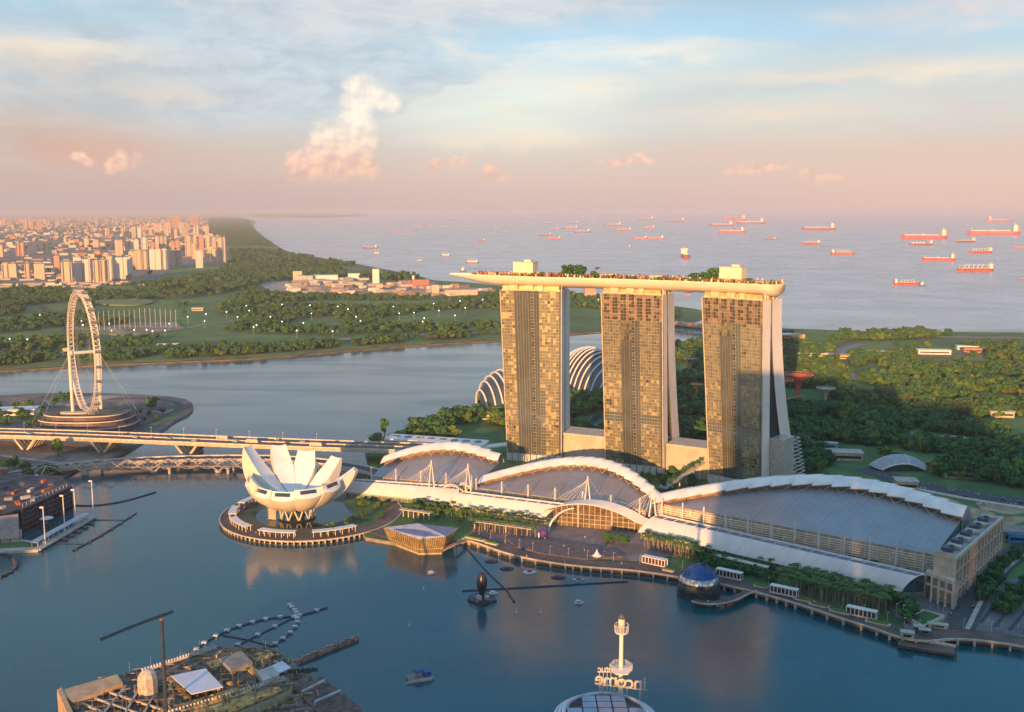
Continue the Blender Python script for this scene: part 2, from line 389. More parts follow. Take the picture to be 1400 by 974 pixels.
# golf fairways
for i, (px, py, rx, ry) in enumerate([(190,455,80,6),(270,437,50,5),(250,447,34,4),(560,430,40,4),(600,442,36,4),(500,440,40,4),(650,420,30,4),(420,445,36,4),(250,420,30,3)]):
    b = MB(); P = [G(px+rx*cos(t)*(1+.2*sin(3*t+i)), py+ry*sin(t), 2.5)[:2] for t in [2*pi*j/20 for j in range(20)]]
    b.prism(P, 2.3, 2.55+.01*i); struct(b.build('fairway', lawn))
# construction ground beyond
for i, (pl, m_) in enumerate([([(388,388),(420,384),(470,392),(520,398),(480,404),(420,402)], soil), ([(440,384),(600,389),(690,398),(620,404),(520,396)], mat('dusty_ground', (.36,.27,.20), .9, var=.3, scale=.01)),
                         ([(352,386),(400,384),(430,402),(370,400)], mat('pale_gravel', (.36,.33,.30), .9, var=.2, scale=.02))]):
    b = MB(); b.prism(smoothpoly(gp(pl), 2), 2.2, 2.62+.02*i); struct(b.build('cleared_ground', m_))
# Marina south: gardens, towers and promenade
prom = gp([(560,745),(600,742),(636,737),(660,744),(690,755),(720,763),(760,770),(800,775),(860,779),(900,784),(940,791),(1000,801),(1060,816),(1110,831),(1150,845),(1200,860),(1232,872),(1262,877),(1300,872),(1350,876),(1400,884)], 3)
south = [G(497,606,3)[:2], G(505,640,3)[:2], G(470,690,3)[:2], G(500,735,3)[:2]]+prom+[(430,560),(700,500),(2600,700),(3500,2340)]
south += gp([(1400,455),(1300,454),(1180,453),(1100,450),(1060,449),(1015,452),(962,462),(925,470),(900,474),(830,482),(790,503),(730,525),(660,553),(620,566),(560,584)], 3)
b = MB(); b.prism(south, -1, 3.0, 0, 1); struct(b.build('ground', [grassland, darkcon]))
# Museum island
IC = Vector((G(427,703,2).x, G(427,703,2).y)); IR = 77.0
b = MB(); b.prism([(IC.x+IR*cos(t), IC.y+IR*sin(t)*1.0) for t in [2*pi*i/64 for i in range(64)]], 0.6, 2.6, 0, 1); struct(b.build('island_ground', [paving, concrete]))
b = MB(); b.prism([(IC.x+(IR-13)*cos(t), IC.y+(IR-13)*sin(t)) for t in [2*pi*i/48 for i in range(48)]], 2.6, 2.9, 0, 0); struct(b.build('island_garden', mat('island_planting', (.05,.09,.03), .9, col2=(.12,.11,.10), scale=.05)))
b = MB(); b.prism([(IC.x-6+(44)*cos(t), IC.y-2+(44)*sin(t)) for t in [2*pi*i/48 for i in range(48)]], 2.9, 3.1, 0, 0); struct(b.build('lily_pond', mat('pond_water', (.03,.05,.05), .1, spec=.8)))
# deck ring in timber on the outer edge, overhanging, with pale edge
b = MB()
def ringq(b, c, r0, r1, z, t0, t1, n, m=0, th=.5):
    for i in range(n):
        a, e = t0+(t1-t0)*i/n, t0+(t1-t0)*(i+1)/n
        P = [(c.x+r*cos(t), c.y+r*sin(t), zz) for zz in (z-th, z) for (r, t) in ((r0,a),(r1,a),(r1,e),(r0,e))]
        b.add(P, [(4,5,6,7),(0,3,2,1),(0,1,5,4),(1,2,6,5),(2,3,7,6),(3,0,4,7)], m)
ringq(b, IC, IR-12, IR+4, 3.4, radians(130), radians(392), 60, 0, .6); struct(b.build('island_promenade', timber))
b = MB(); ringq(b, IC, IR+4.05, IR+4.9, 3.9, radians(130), radians(392), 60, 0, .9)
for i in range(72):
    t = radians(130+262*i/71); b.box((IC.x+(IR+3)*cos(t), IC.y+(IR+3)*sin(t), 1.2), (1.0,1.0,3.2), t)
struct(b.build('island_edge', cream))
ribbon([G(505,722,3), G(545,735,3), G(590,738,3)], 16, 3.45, timber, 'island_link', th=.6)
# promenade deck along the bay
pr = MB(); 
def offs(P, d):
    out = []
    for i, p in enumerate(P):
        a = Vector(P[max(i-1, 0)]); c = Vector(P[min(i+1, len(P)-1)]); t = (c-a).normalized(); out.append(Vector(p)+Vector((-t.y, t.x))*d)
    return out
def subdiv(P, it=2):
    Q = [Vector(p) for p in P]
    for _ in range(it): Q = [Q[0]]+[x for a, c in zip(Q, Q[1:]) for x in (a*.75+c*.25, a*.25+c*.75)]+[Q[-1]]
    return Q
PS = subdiv(prom[2:], 2)
b = ribbon(PS, 16, 4.2, timber, None, it=0, off=5, th=.5); struct(b.build('promenade', timber))
b = ribbon(PS, 1.0, 4.7, cream, None, it=0, off=-3.6, th=1.3)
L_ = 0.0; last = -99
for i in range(len(PS)-1):
    seg = (PS[i+1]-PS[i]).length; L_ += seg
    if L_-last > 6.5:
        last = L_; d = (PS[i+1]-PS[i]).normalized(); n = Vector((-d.y, d.x)); p = PS[i]-n*2.6
        b.box((p.x, p.y, 1.7), (1.3, 2.6, 4.2), atan2(d.y, d.x)+pi/2*0)
struct(b.build('promenade_edge', cream))
# plaza and forecourts
b = MB(); b.prism(gp([(640,722),(700,712),(760,712),(880,722),(900,735),(930,760),(870,768),(800,764),(720,752),(660,736)], 3), 2.5, 3.4); struct(b.build('plaza', paving))
b = MB(); b.prism(gp([(690,738),(760,742),(840,756),(852,764),(800,768),(740,760),(705,750)], 3), 3.3, 5.2, 0, 0); struct(b.build('event_steps', mat('step_timber', (.12,.10,.11), .7, var=.2)))
b = MB(); b.prism(gp([(870,740),(1080,788),(1215,830),(1240,862),(1290,858),(1400,872),(1500,880),(1500,820),(1400,790),(1330,800),(1290,818),(1225,810),(1080,772),(900,728)], 3), 2.5, 3.5); struct(b.build('forecourt', mat('granite_paving', (.16,.15,.17), .75, var=.15, scale=.05)))
for i in range(6):
    b = MB(); p = G(1300+i*20, 842+i*5, 3.6); q = G(1325+i*20, 812+i*5, 3.6); b.bar(p, q, 2.2, .3); struct(b.build('paving_band', mat('dark_band', (.06,.06,.07), .8)))
# roads in the south
ribbon(gp([(1180,640),(1240,660),(1300,672),(1360,682),(1440,694)], 3), 30, 3.25, asphalt, 'boulevard', it=1)
ribbon(gp([(1230,664),(1300,679),(1360,689),(1440,701)], 3), 6, 3.9, mat('light_kerb', (.55,.50,.44), .8), 'boulevard_wall', it=1, th=.9)
for i, (a, c) in enumerate([((1200,648),(1390,687))]):
    for j in range(26):
        p = G(1200,648,3.3).lerp(G(1440,694,3.3), j/26); q = G(1200,648,3.3).lerp(G(1440,694,3.3), (j+.5)/26)
        b = MB(); b.quad(p+Vector((0,0,.004)), q+Vector((0,0,.004)), q+Vector((.15,.5,.004)), p+Vector((.15,.5,.004))); struct(b.build('road_markings', line))
for pl in [[(1215,672),(1290,678),(1330,695),(1370,702),(1330,712),(1240,700)], [(1330,684),(1400,690),(1400,705),(1345,700)], [(1345,712),(1400,705),(1400,716),(1350,722)]]:
    b = MB(); b.prism(smoothpoly(gp(pl, 3), 1), 2.6, 3.2); struct(b.build('building_plot', soil))
b = MB(); b.prism(gp([(1340,705),(1420,700),(1420,735),(1345,735)], 3), 2.6, 3.15); struct(b.build('grass_plot', lawn))
ribbon(gp([(1180,470),(1150,478),(1138,490),(1150,505),(1168,520)], 3), 24, 3.3, mat('road_blue', (.20,.20,.23), .8), 'garden_road', it=2)
ribbon(gp([(1140,492),(1120,478),(1150,465),(1200,460),(1400,462)], 3), 14, 3.35, lightroad, 'south_road', it=2)
ribbon(gp([(1310,860),(1340,800),(1372,770),(1400,748),(1440,720)], 3), 20, 3.6, asphalt, 'side_road', it=1)
ribbon(gp([(1322,862),(1352,802),(1384,772),(1412,750)], 3), 3, 3.9, concrete, 'side_kerb', it=1, th=.4)
for pl, m_ in [([(1225,482),(1290,478),(1350,482),(1340,492),(1260,496)], mat('dry_grass', (.18,.17,.07), .9, var=.2, scale=.02)), ([(1370,575),(1400,574),(1440,580),(1440,596),(1372,592)], lawn),
               ([(1385,596),(1440,600),(1440,612),(1390,606)], soil), ([(1080,450),(1120,452),(1150,460),(1120,474),(1085,470)], lawn), ([(1300,458),(1400,458),(1400,476),(1330,474)], mat('field', (.12,.15,.06), .9, var=.2, scale=.01))]:
    b = MB(); b.prism(smoothpoly(gp(pl, 3), 1), 2.6, 3.12); struct(b.build('lawn', m_))
b = MB(); b.prism(smoothpoly(gp([(805,585),(806,572),(818,566),(828,568),(826,584),(812,590)], 3), 1), 2.6, 3.2); struct(b.build('lake', watermat))
# flyer peninsula and the stadium side
Fl = gp([(-200,548),(0,541),(60,537),(155,538),(200,540),(250,544),(265,552),(262,564),(240,574),(221,588),(200,600),(165,622),(120,632),(100,645),(60,662),(35,672),(0,680),(-200,700)], 2.5)
b = MB(); b.prism(smoothpoly(Fl, 1), -1, 2.6, 0, 1); struct(b.build('flyer_ground', [ground_mat('peninsula', [(.3,(.05,.06,.04)),(.48,(.12,.11,.10)),(.6,(.22,.19,.17)),(.7,(.08,.11,.05))], .012, .06), darkcon]))
ribbon(gp([(170,596),(215,572),(250,558),(240,548),(190,544),(140,546)], 3), 9, 2.9, asphalt, 'loop_road')
b = MB(); b.prism(smoothpoly(gp([(188,590),(230,568),(256,556),(248,562),(225,578)], 3), 1), 2.5, 2.85); struct(b.build('verge', lawn))
b = MB(); b.prism(gp([(60,548),(130,541),(170,541),(120,552),(70,556)], 3), 2.5, 3.0); struct(b.build('pit_apron', lightroad))
for pl in [[(0,566),(60,560),(62,574),(0,580)], [(120,628),(160,612),(176,606),(150,620)], [(60,640),(118,628),(100,640),(62,652)]]:
    b = MB(); b.prism(smoothpoly(gp(pl, 3), 1), 2.5, 2.9); struct(b.build('verge', bankg))
for pl in [[(-20,600),(60,606),(130,612),(170,604)], [(-20,620),(40,628),(90,634)], [(176,566),(200,560),(225,566),(236,560)]]: ribbon(gp(pl, 3), 6, 3.0, lightroad, 'service_road')
# ---------------------------------------------------------------- the three towers
gA = mat('glass_gold_lit', (.34,.315,.205), .14, .45, var=.12, scale=.3, spec=.8)  # gold of the low sun on the panes is put into these colours
gB = mat('glass_olive', (.24,.235,.175), .12, .45, var=.15, scale=.3, spec=1.0)
gC = mat('glass_pale', (.50,.43,.25), .22, .3, var=.1, scale=.3)
gD = mat('glass_dark', (.12,.115,.095), .10, .4, var=.2, spec=1.0)
gE = mat('fin_glass', (.20,.225,.205), .07, .55, var=.08, scale=.04, spec=1.0)
gF = mat('balcony_brown', (.22,.15,.11), .6, .0, var=.2)
gG = mat('slab_edge', (.30,.285,.22), .5)
crownm = mat('lounge_glass', (.62,.50,.22), .3, .2, var=.15, scale=.2)
Z0T = 5.0; ZT = 191.0
TW = [dict(nm='north', mid=(20,1087), L=68.4, b=16, li=8.5, ro=1.0, e=3, t=40, zones=[(0,.22,'w'),(.22,.33,'f'),(.33,.50,'f'),(.50,.56,'d'),(.56,.63,'f'),(.63,.97,'w'),(.97,1,'f')], top=0, fz=(.04,1)),
      dict(nm='middle', mid=(123.5,1043), L=67, b=27, li=8, ro=5, e=20, t=40, zones=[(0,.30,'w'),(.30,.50,'g'),(.50,.56,'d'),(.56,.62,'f'),(.62,.97,'w'),(.97,1,'f')], top=8, fz=(.0,.74)),
      dict(nm='south', mid=(216,988), L=66, b=39, li=14, ro=5, e=40, t=42, zones=[(0,.28,'w'),(.28,.50,'g'),(.50,.56,'d'),(.56,.64,'f'),(.64,.97,'w'),(.97,1,'f')], top=7, fz=(0,.80))]
tower_labels = {'north': 'leftmost of the three glass hotel towers, golden windows, thin bluish end wall',
                'middle': 'middle one of the three golden glass hotel towers, with pinkish end wall', 'south': 'rightmost of the three glass hotel towers, its rear leg splaying outwards'}
for ti, T in enumerate(TW):
    rng = random.Random(100+ti); b_ = radians(T['b']); s = Vector((cos(b_), -sin(b_), 0)); n = Vector((sin(b_), cos(b_), 0)); c = Vector((*T['mid'], 0))
    T['s'] = s; T['n'] = n; T['c'] = c; Lh = T['L']/2
    root = thing('hotel_tower', tower_labels[T['nm']], 'tower', tuple(c+Vector((0,0,3))), 'three hotel towers under the roof park')
    T['root'] = root
    def FP(u, v, d=0.0):      # u 0..1 along the facade, v 0..1 height, d depth behind
        x0 = -Lh+T['li']*(1-v)**1.15; x1 = Lh+T['ro']*(1-v)**1.5
        p = c+s*(x0+(x1-x0)*u)+n*d; return Vector((p.x, p.y, Z0T+(ZT-Z0T)*v))
    nf = 55; nb = 22; fm = MB(); mats = [gA,gB,gC,gD,gE,gF,glassdk]
    for f in range(nf):
        v0, v1 = f/nf, (f+1)/nf
        for k in range(nb):
            u0, u1 = k/nb, (k+1)/nb; uc = (u0+u1)/2; z = next((q[2] for q in T['zones'] if q[0] <= uc < q[1]), 'w')
            vc = (v0+v1)/2; d = 0.0; r = max(0, min(.999, .62*rng.random()+.38*(.5+.9*mnoise.noise(Vector((k*.55, f*.22, ti*9.0))))))
            if T['top'] and f >= nf-T['top']:
                mi = 5 if (k % 3 == 0 or f % 2 == 0 and r < .4) else (3 if r < .75 else 1); d = 1.4 if mi == 3 else .1
            elif z in ('w','w2'):
                mi = 0 if r < .60 else 2 if r < .72 else 1 if r < .91 else 3
                if mi == 3: d = .9
                if z == 'w2' and vc < .82: mi = 4
                if T['nm'] == 'north' and .56 < uc < .75 and vc < .42: mi = 4
                if T['nm'] != 'north' and .28 < vc < .33: mi = 4
                if T['nm'] != 'north' and vc > .55 and r > .60 and mi != 3: mi = 1
            elif z == 'f': mi = 4
            elif z == 'g': mi = 4 if vc < T['fz'][1] else (0 if r < .5 else 1 if r < .75 else 3); d = .6 if mi != 3 else .9
            else: mi = 3 if (f % 3 and vc < .86) else 4; d = .5 if mi == 3 else 0
            if f == 0: mi = 6
            a, b1, c1, d1 = FP(u0,v0,d), FP(u1,v0,d), FP(u1,v1,d), FP(u0,v1,d)
            fm.quad(a, b1, c1, d1, mi)
            if d > .2:
                for (p, q, pp, qq) in ((FP(u0,v0),FP(u1,v0),a,b1),(FP(u0,v1),FP(u1,v1),d1,c1),(FP(u0,v0),FP(u0,v1),a,d1),(FP(u1,v0),FP(u1,v1),b1,c1)):
                    fm.quad(p, q, qq, pp, 5)
    fm.build('glass_facade', mats, root)
    ml = MB()
    for f in range(1, nf+1):
        v = f/nf
        for (u0, u1, z) in T['zones']:
            if z in ('w','w2','d') or f > nf-T['top']: ml.bar(FP(u0,v,-.12), FP(u1,v,-.12), .3, .45 if f % 2 else .3)
    for k in range(nb+1): ml.bar(FP(k/nb,0,-.08), FP(k/nb,1,-.08), .16 if k % 2 else .26, .2)
    ml.build('mullions', gG, root)
    # two slabs seen end on, the rear one splaying towards the ground
    NS = 24; w1 = .42*T['t']; gap = .05*T['t']; w2 = T['t']-w1-gap
    def off(v): return T['e']*(1-v)**1.9
    for nm, d0, d1 in (('front_slab', lambda v: .9, lambda v: w1), ('rear_slab', lambda v: w1+gap+off(v), lambda v: T['t']+off(v)*1.0+2*(1-v))):
        e = MB()
        for j in range(NS):
            v0, v1 = j/NS, (j+1)/NS
            for u in (0, 1): e.quad(FP(u,v0,d0(v0)), FP(u,v0,d1(v0)), FP(u,v1,d1(v1)), FP(u,v1,d0(v1)), 0)
            e.quad(FP(0,v0,d1(v0)), FP(1,v0,d1(v0)), FP(1,v1,d1(v1)), FP(0,v1,d1(v1)), 1)
            if nm == 'rear_slab': e.quad(FP(0,v0,d0(v0)), FP(1,v0,d0(v0)), FP(1,v1,d0(v1)), FP(0,v1,d0(v1)), 1)
        e.quad(FP(0,1,d0(1)), FP(1,1,d0(1)), FP(1,1,d1(1)), FP(0,1,d1(1)), 0)
        e.build(nm, [mat('end_wall', (.80,.77,.75), .55, var=.05, scale=.02), gB], root)
    e = MB()
    for j in range(NS): # fin at the left edge and recessed link between slabs
        v0, v1 = j/NS, (j+1)/NS
        e.quad(FP(.02,v0,w1), FP(.02,v0,w1+gap+off(v0)), FP(.02,v1,w1+gap+off(v1)), FP(.02,v1,w1), 0)
        pass
    e.build('recessed_link', glassdk, root); e = MB()
    for j in range(NS): v0, v1 = j/NS, (j+1)/NS; e.quad(FP(.98,v0,w1), FP(.98,v0,w1+gap+off(v0)), FP(.98,v1,w1+gap+off(v1)), FP(.98,v1,w1), 0)
    e.build('recessed_link', glassdk if T['nm'] != 'south' else black, root)
    e = MB(); e.bar(FP(0,0,-.6), FP(0,1,-.6), .9, 1.2); e.bar(FP(1,0,-.3), FP(1,1,-.3), .8, .8); e.build('edge_fin', cream, root)
    # set-back lounge below the roof park and raking struts
    e = MB(); q = [FP(.03,1,3), FP(.95,1,3), FP(.95,1,T['t']-4), FP(.03,1,T['t']-4)]
    e.prism([(p.x,p.y) for p in q], ZT+.02, ZT+5.2, 0); e.build('sky_lounge', crownm, root)
    e = MB()
    for k in range(13): p = FP(.03+.92*k/12,1,2.7); e.box((p.x,p.y,ZT+2.6),(.4,.4,5.2),-b_)
    for uu, ww in ((.22,.14),(.48,.12),(.66,.08)):
        p = FP(uu,1,1.2); e.box((p.x,p.y,ZT+3.5),(ww*T['L'],3.5,5.5),-b_, 0)
    e.bar(FP(.02,1,1)+Vector((0,0,.9)), FP(.98,1,1)+Vector((0,0,.9)), .15, 1.6)
    e.build('lounge_frame', mat('warm_cream', (.62,.52,.34), .5), root)
    for dd in (6, 12, 24, 32):
        e = MB(); p = FP(1,1,dd)-s*1.2
        e.bar(p, p+n*2.4+Vector((0,0,8)), .8); e.bar(p, p-n*2.4+Vector((0,0,8)), .8); e.build('strut', white, root)
    if T['nm'] == 'south':
        e = MB(); f0 = .26
        P = [FP(1.0,0,w1+.3), FP(1.0,0,w1+22), FP(1.0,f0,w1+off(f0)+3), FP(1.0,f0,w1+.3)]
        P = [p+s*a for p, a in zip(P, (15,15,15,15))]; Q = [FP(1.0,0,w1+.3), FP(1.0,0,w1+22), FP(1.0,f0,w1+off(f0)+3), FP(1.0,f0,w1+.3)]
        e.add(P+Q, [(0,1,2,3),(4,7,6,5),(0,4,5,1),(1,5,6,2),(2,6,7,3),(3,7,4,0)], 0); e.build('atrium_glass', mat('atrium_panel', (.50,.49,.46), .3, .2, var=.1, scale=.3), root)
        e = MB()
        for k in range(11):
            v = .02+.022*k; p = FP(1,v,w1+20)+s*15; q = FP(1,v,w1+off(v)+gap+w2*.6)+s*15; e.bar(p, q, .8, .7)
            e.bar(q, FP(1,v,w1+off(v)+gap+w2*.6), .8, .7)
        e.build('louvre', steel, root)
        e = MB()
        for v in (.30,.38,.34,.46): p = FP(.97,v,w1); q = FP(.97,v+(.05 if v != .34 else .1),w1+gap+off(v)); e.bar(p, q, 1.0)
        e.build('cross_brace', steel, root)
    # podium at the foot
    e = MB()
    for k in range(9):
        p = FP(.04+k*.115,0,-1.5); e.box((p.x,p.y,Z0T+1.5),(6.2,3,9),-b_,0)
    e.build('podium_panel', mat('podium_white', (.6,.58,.55), .6), root)
# link halls between the tower feet
atm = mat('atrium_wall', (.50,.44,.36), .55, .05, var=.08, scale=.05)
for (a, c_, lab) in ((0, 1, 'beige glazed hall linking the feet of the left and middle towers'), (1, 2, 'beige glazed hall linking the feet of the middle and right towers')):
    A = TW[a]; C = TW[c_]; p = A['c']+A['s']*(A['L']/2+A['ro']+1); q = C['c']-C['s']*(C['L']/2-C['li']+1.5)
    p = p+A['n']*6; q = q+C['n']*6; pb = p+A['n']*34; qb = q+C['n']*34
    r = thing('link_hall', lab, 'hall', (p.x,p.y,3)); b = MB(); b.prism([tuple(x[:2]) for x in (p,q,qb,pb)], 3, 34); b.build('wall', atm, r)
    b = MB(); d = (q-p).normalized()
    for k in range(1, 9): x = p.lerp(q, k/9); b.bar((x.x,x.y-.2,3),(x.x,x.y-.2,34), .5)
    for z in range(8, 34, 4): b.bar((p.x,p.y-.1,z),(q.x,q.y-.1,z), .25)
    b.build('mullions', mat('mull_beige', (.6,.53,.42), .6), r)
    b = MB(); b.prism([tuple(x[:2]) for x in (p+Vector((-.5,-1,0)),q+Vector((.5,-1,0)),qb,pb)], 34.02, 36.2); b.build('roof', cream, r)
# ---------------------------------------------------------------- roof park
def ctr(T, d=19): return T['c']+T['n']*d
tip = G(613,380.5,201); endp = G(1072,386,201)
K = [Vector((tip.x,tip.y)), Vector(ctr(TW[0])[:2])+Vector((-4,0)), Vector(ctr(TW[1])[:2]), Vector(ctr(TW[2])[:2])]
dv = (Vector(endp[:2])-K[3]); K.append(K[3]+Vector((cos(radians(41)), -sin(radians(41))))*44)
def catm(K, t):
    n = len(K)-1; x = min(t*n, n-1e-6); i = int(x); u = x-i
    p1, p2 = K[i], K[i+1]; p0 = K[i-1] if i else p1*2-p2; p3 = K[i+2] if i+2 <= n else p2*2-p1
    return .5*((2*p1)+(p2-p0)*u+(2*p0-5*p1+4*p2-p3)*u*u+(-p0+3*p1-3*p2+p3)*u**3)
CP = [catm(K, i/200) for i in range(201)]; cum = [0]
for a, c_ in zip(CP, CP[1:]): cum.append(cum[-1]+(c_-a).length)
PLEN = cum[-1]
def park(t):                         # point and side direction at fraction t of the length
    L = t*PLEN; i = next((k for k in range(200) if cum[k+1] >= L), 199); u = (L-cum[i])/(cum[i+1]-cum[i]); p = CP[i].lerp(CP[i+1], u)
    d = (CP[min(i+2,200)]-CP[max(i-1,0)]).normalized(); return p, Vector((-d.y, d.x)), d
def halfw(t):
    L = t*PLEN; a = min(1, (L/110.0))**.62 if L > 0 else 0; r = (PLEN-L); e = sqrt(max(0, 1-(max(0, 14-r)/14)**2)); return 19.5*a*e+.05
DZ = 206.0
def zdeck(t): return DZ-0.5
hp = thing('roof_park', 'long boat-shaped roof park with pools and gardens spanning the three towers', 'roof park', (tip.x,tip.y,195))
b = MB()
def hull(u, v):
    p, n, d = park(u); w = halfw(u); a = pi*v; dep = 11.0*min(1, u*PLEN/60+.28)**.6*min(1, (w/14))
    return ((p+n*(-w*cos(a))).x, (p+n*(-w*cos(a))).y, zdeck(u)-dep*sin(a)**.75)
b.grid(hull, 130, 17); b.build('hull', mat('hull_cladding', (.74,.66,.55), .38, .15, var=.04, scale=.03), hp, smooth=True)
b = MB()
for i in range(100):
    t0, t1 = i/100, (i+1)/100; (p, n, _), (q, m_, _) = park(t0), park(t1); w0, w1_ = halfw(t0), halfw(t1)
    b.quad((*(p-n*w0),zdeck(t0)+.02), (*(q-m_*w1_),zdeck(t1)+.02), (*(q+m_*w1_),zdeck(t1)+.02), (*(p+n*w0),zdeck(t0)+.02))
b.build('deck', mat('park_deck', (.34,.25,.18), .7, var=.3, scale=.15), hp)
b = MB()
for sgn in (-1, 1):
    for i in range(140):
        t0, t1 = i/140, (i+1)/140; (p, n, _), (q, m_, _) = park(t0), park(t1); w0, w1_ = halfw(t0)-.3, halfw(t1)-.3
        if w0 > .5: b.bar((*(p+n*sgn*w0),zdeck(t0)+.6), (*(q+m_*sgn*w1_),zdeck(t1)+.6), .35, 1.3)
b.build('parapet', mat('parapet_cream', (.78,.70,.55), .5), hp)
b = MB(); t0 = .42
for i in range(60):                  # pool along the near edge
    t0, t1 = .36+i*.40/60, .36+(i+1)*.40/60; (p, n, _), (q, m_, _) = park(t0), park(t1); w = halfw(t0)
    b.quad((*(p-n*(w-1)),DZ+.1), (*(q-m_*(w-1)),DZ+.1), (*(q-m_*(w-7)),DZ+.1), (*(p-n*(w-7)),DZ+.1))
b.build('pool', mat('pool_water', (.10,.30,.34), .05, spec=1), hp)
rngp = random.Random(5)
for i, (t0, t1, o0, o1, h) in enumerate([(.13,.24,-4,7,3.2),(.24,.30,2,9,4.5),(.46,.52,6,12,3.8),(.53,.60,5,13,3.0),(.62,.66,4,12,4),(.68,.74,7,13,3),(.90,.965,-6,8,2.6)]):
    b = MB(); (p, n, d), (q, m_, _) = park(t0), park(t1); b.prism([tuple(p+n*o0), tuple(q+m_*o0), tuple(q+m_*o1), tuple(p+n*o1)], DZ, DZ+h)
    b.build('pavilion', mat('pavilion_tan', (.62,.42,.28), .6, var=.1), hp)
# ring of railings, loungers and beds on the deck too small to tell apart
b = MB()
for i in range(950):
    t = rngp.uniform(.09,.985); p, n, d = park(t); w = halfw(t)-1.6; o = rngp.uniform(-w, w); x = p+n*o
    b.box((x.x,x.y,DZ+.5),(rngp.uniform(.7,2.0),rngp.uniform(.7,1.8),rngp.choice([1.4,2.5,3.5,5,7])), rngp.random()*3, rngp.choice([0,0,1,2,3]))
o = b.build('deck_furniture', [mat('shrub_green', (.07,.11,.03), .9), mat('lounger_red', (.50,.12,.07), .7), mat('lounger_white', (.75,.68,.58), .6), mat('furniture_wood', (.35,.18,.08), .7)], None)
tag(o, 'crowded loungers, beds of shrubs and rails along the roof park deck', 'furniture', kind='stuff')
# rooftop plant boxes over towers one and three
for (px0, px1, pt, T_, lab) in ((702,735,353,0,'pale square plant room on the roof park above the left tower'), (985,1020,360,2,'pale square plant room on the roof park above the right tower')):
    T = TW[T_]; cx = G((px0+px1)/2, 386, 201); t = min(range(400), key=lambda k: abs((park(k/400)[0].x)/(park(k/400)[0].y)-(cx.x/cx.y)))/400
    p, n, d = park(t); r = thing('plant_room', lab, 'rooftop building', (p.x,p.y,DZ))
    r['group'] = 'plant rooms on the roof park'
    b = MB(); an = atan2(d.y, d.x); b.box((p.x,p.y,DZ+7.5),(23,16,15),an); b.build('wall', mat('plant_wall', (.74,.68,.52), .6, var=.04), r)
    b = MB(); b.box((p.x,p.y,DZ+15.2),(23.8,16.8,.9),an); b.box((p.x+3,p.y,DZ+16.6),(8,6,2.2),an); b.build('roof', mat('plant_roof', (.66,.58,.45), .7), r)
    b = MB(); b.box((p.x,p.y-.3,DZ+2.2),(24,16.6,4.2),an); b.build('base_band', mat('band_tan', (.5,.36,.2), .6), r)
# parasols
pr_ = thing('parasol', 'small orange-red parasol on the roof park deck', 'parasol', (0,0,0), 'parasols along the roof park')
b = MB(); b.tube((0,0,0),(0,0,2.6),.06,n=5); b.build('pole', white, pr_)
b = MB(); b.lathe([(0.02,3.1),(1.0,2.75),(1.9,2.3)], n=8); b.build('canopy', mat('parasol_red', (.55,.14,.06), .7), pr_)
PPL = Placer(pr_)
for i in range(58):
    t = .12+.84*i/58+rngp.uniform(-.004,.004); p, n, d = park(t); o = rngp.choice([-halfw(t)+9, -halfw(t)+10.5, rngp.uniform(-6,10)])
    x = p+n*max(-halfw(t)+2, min(halfw(t)-2, o)); PPL((x.x,x.y,DZ+.02), sc_=rngp.uniform(.8,1.2))

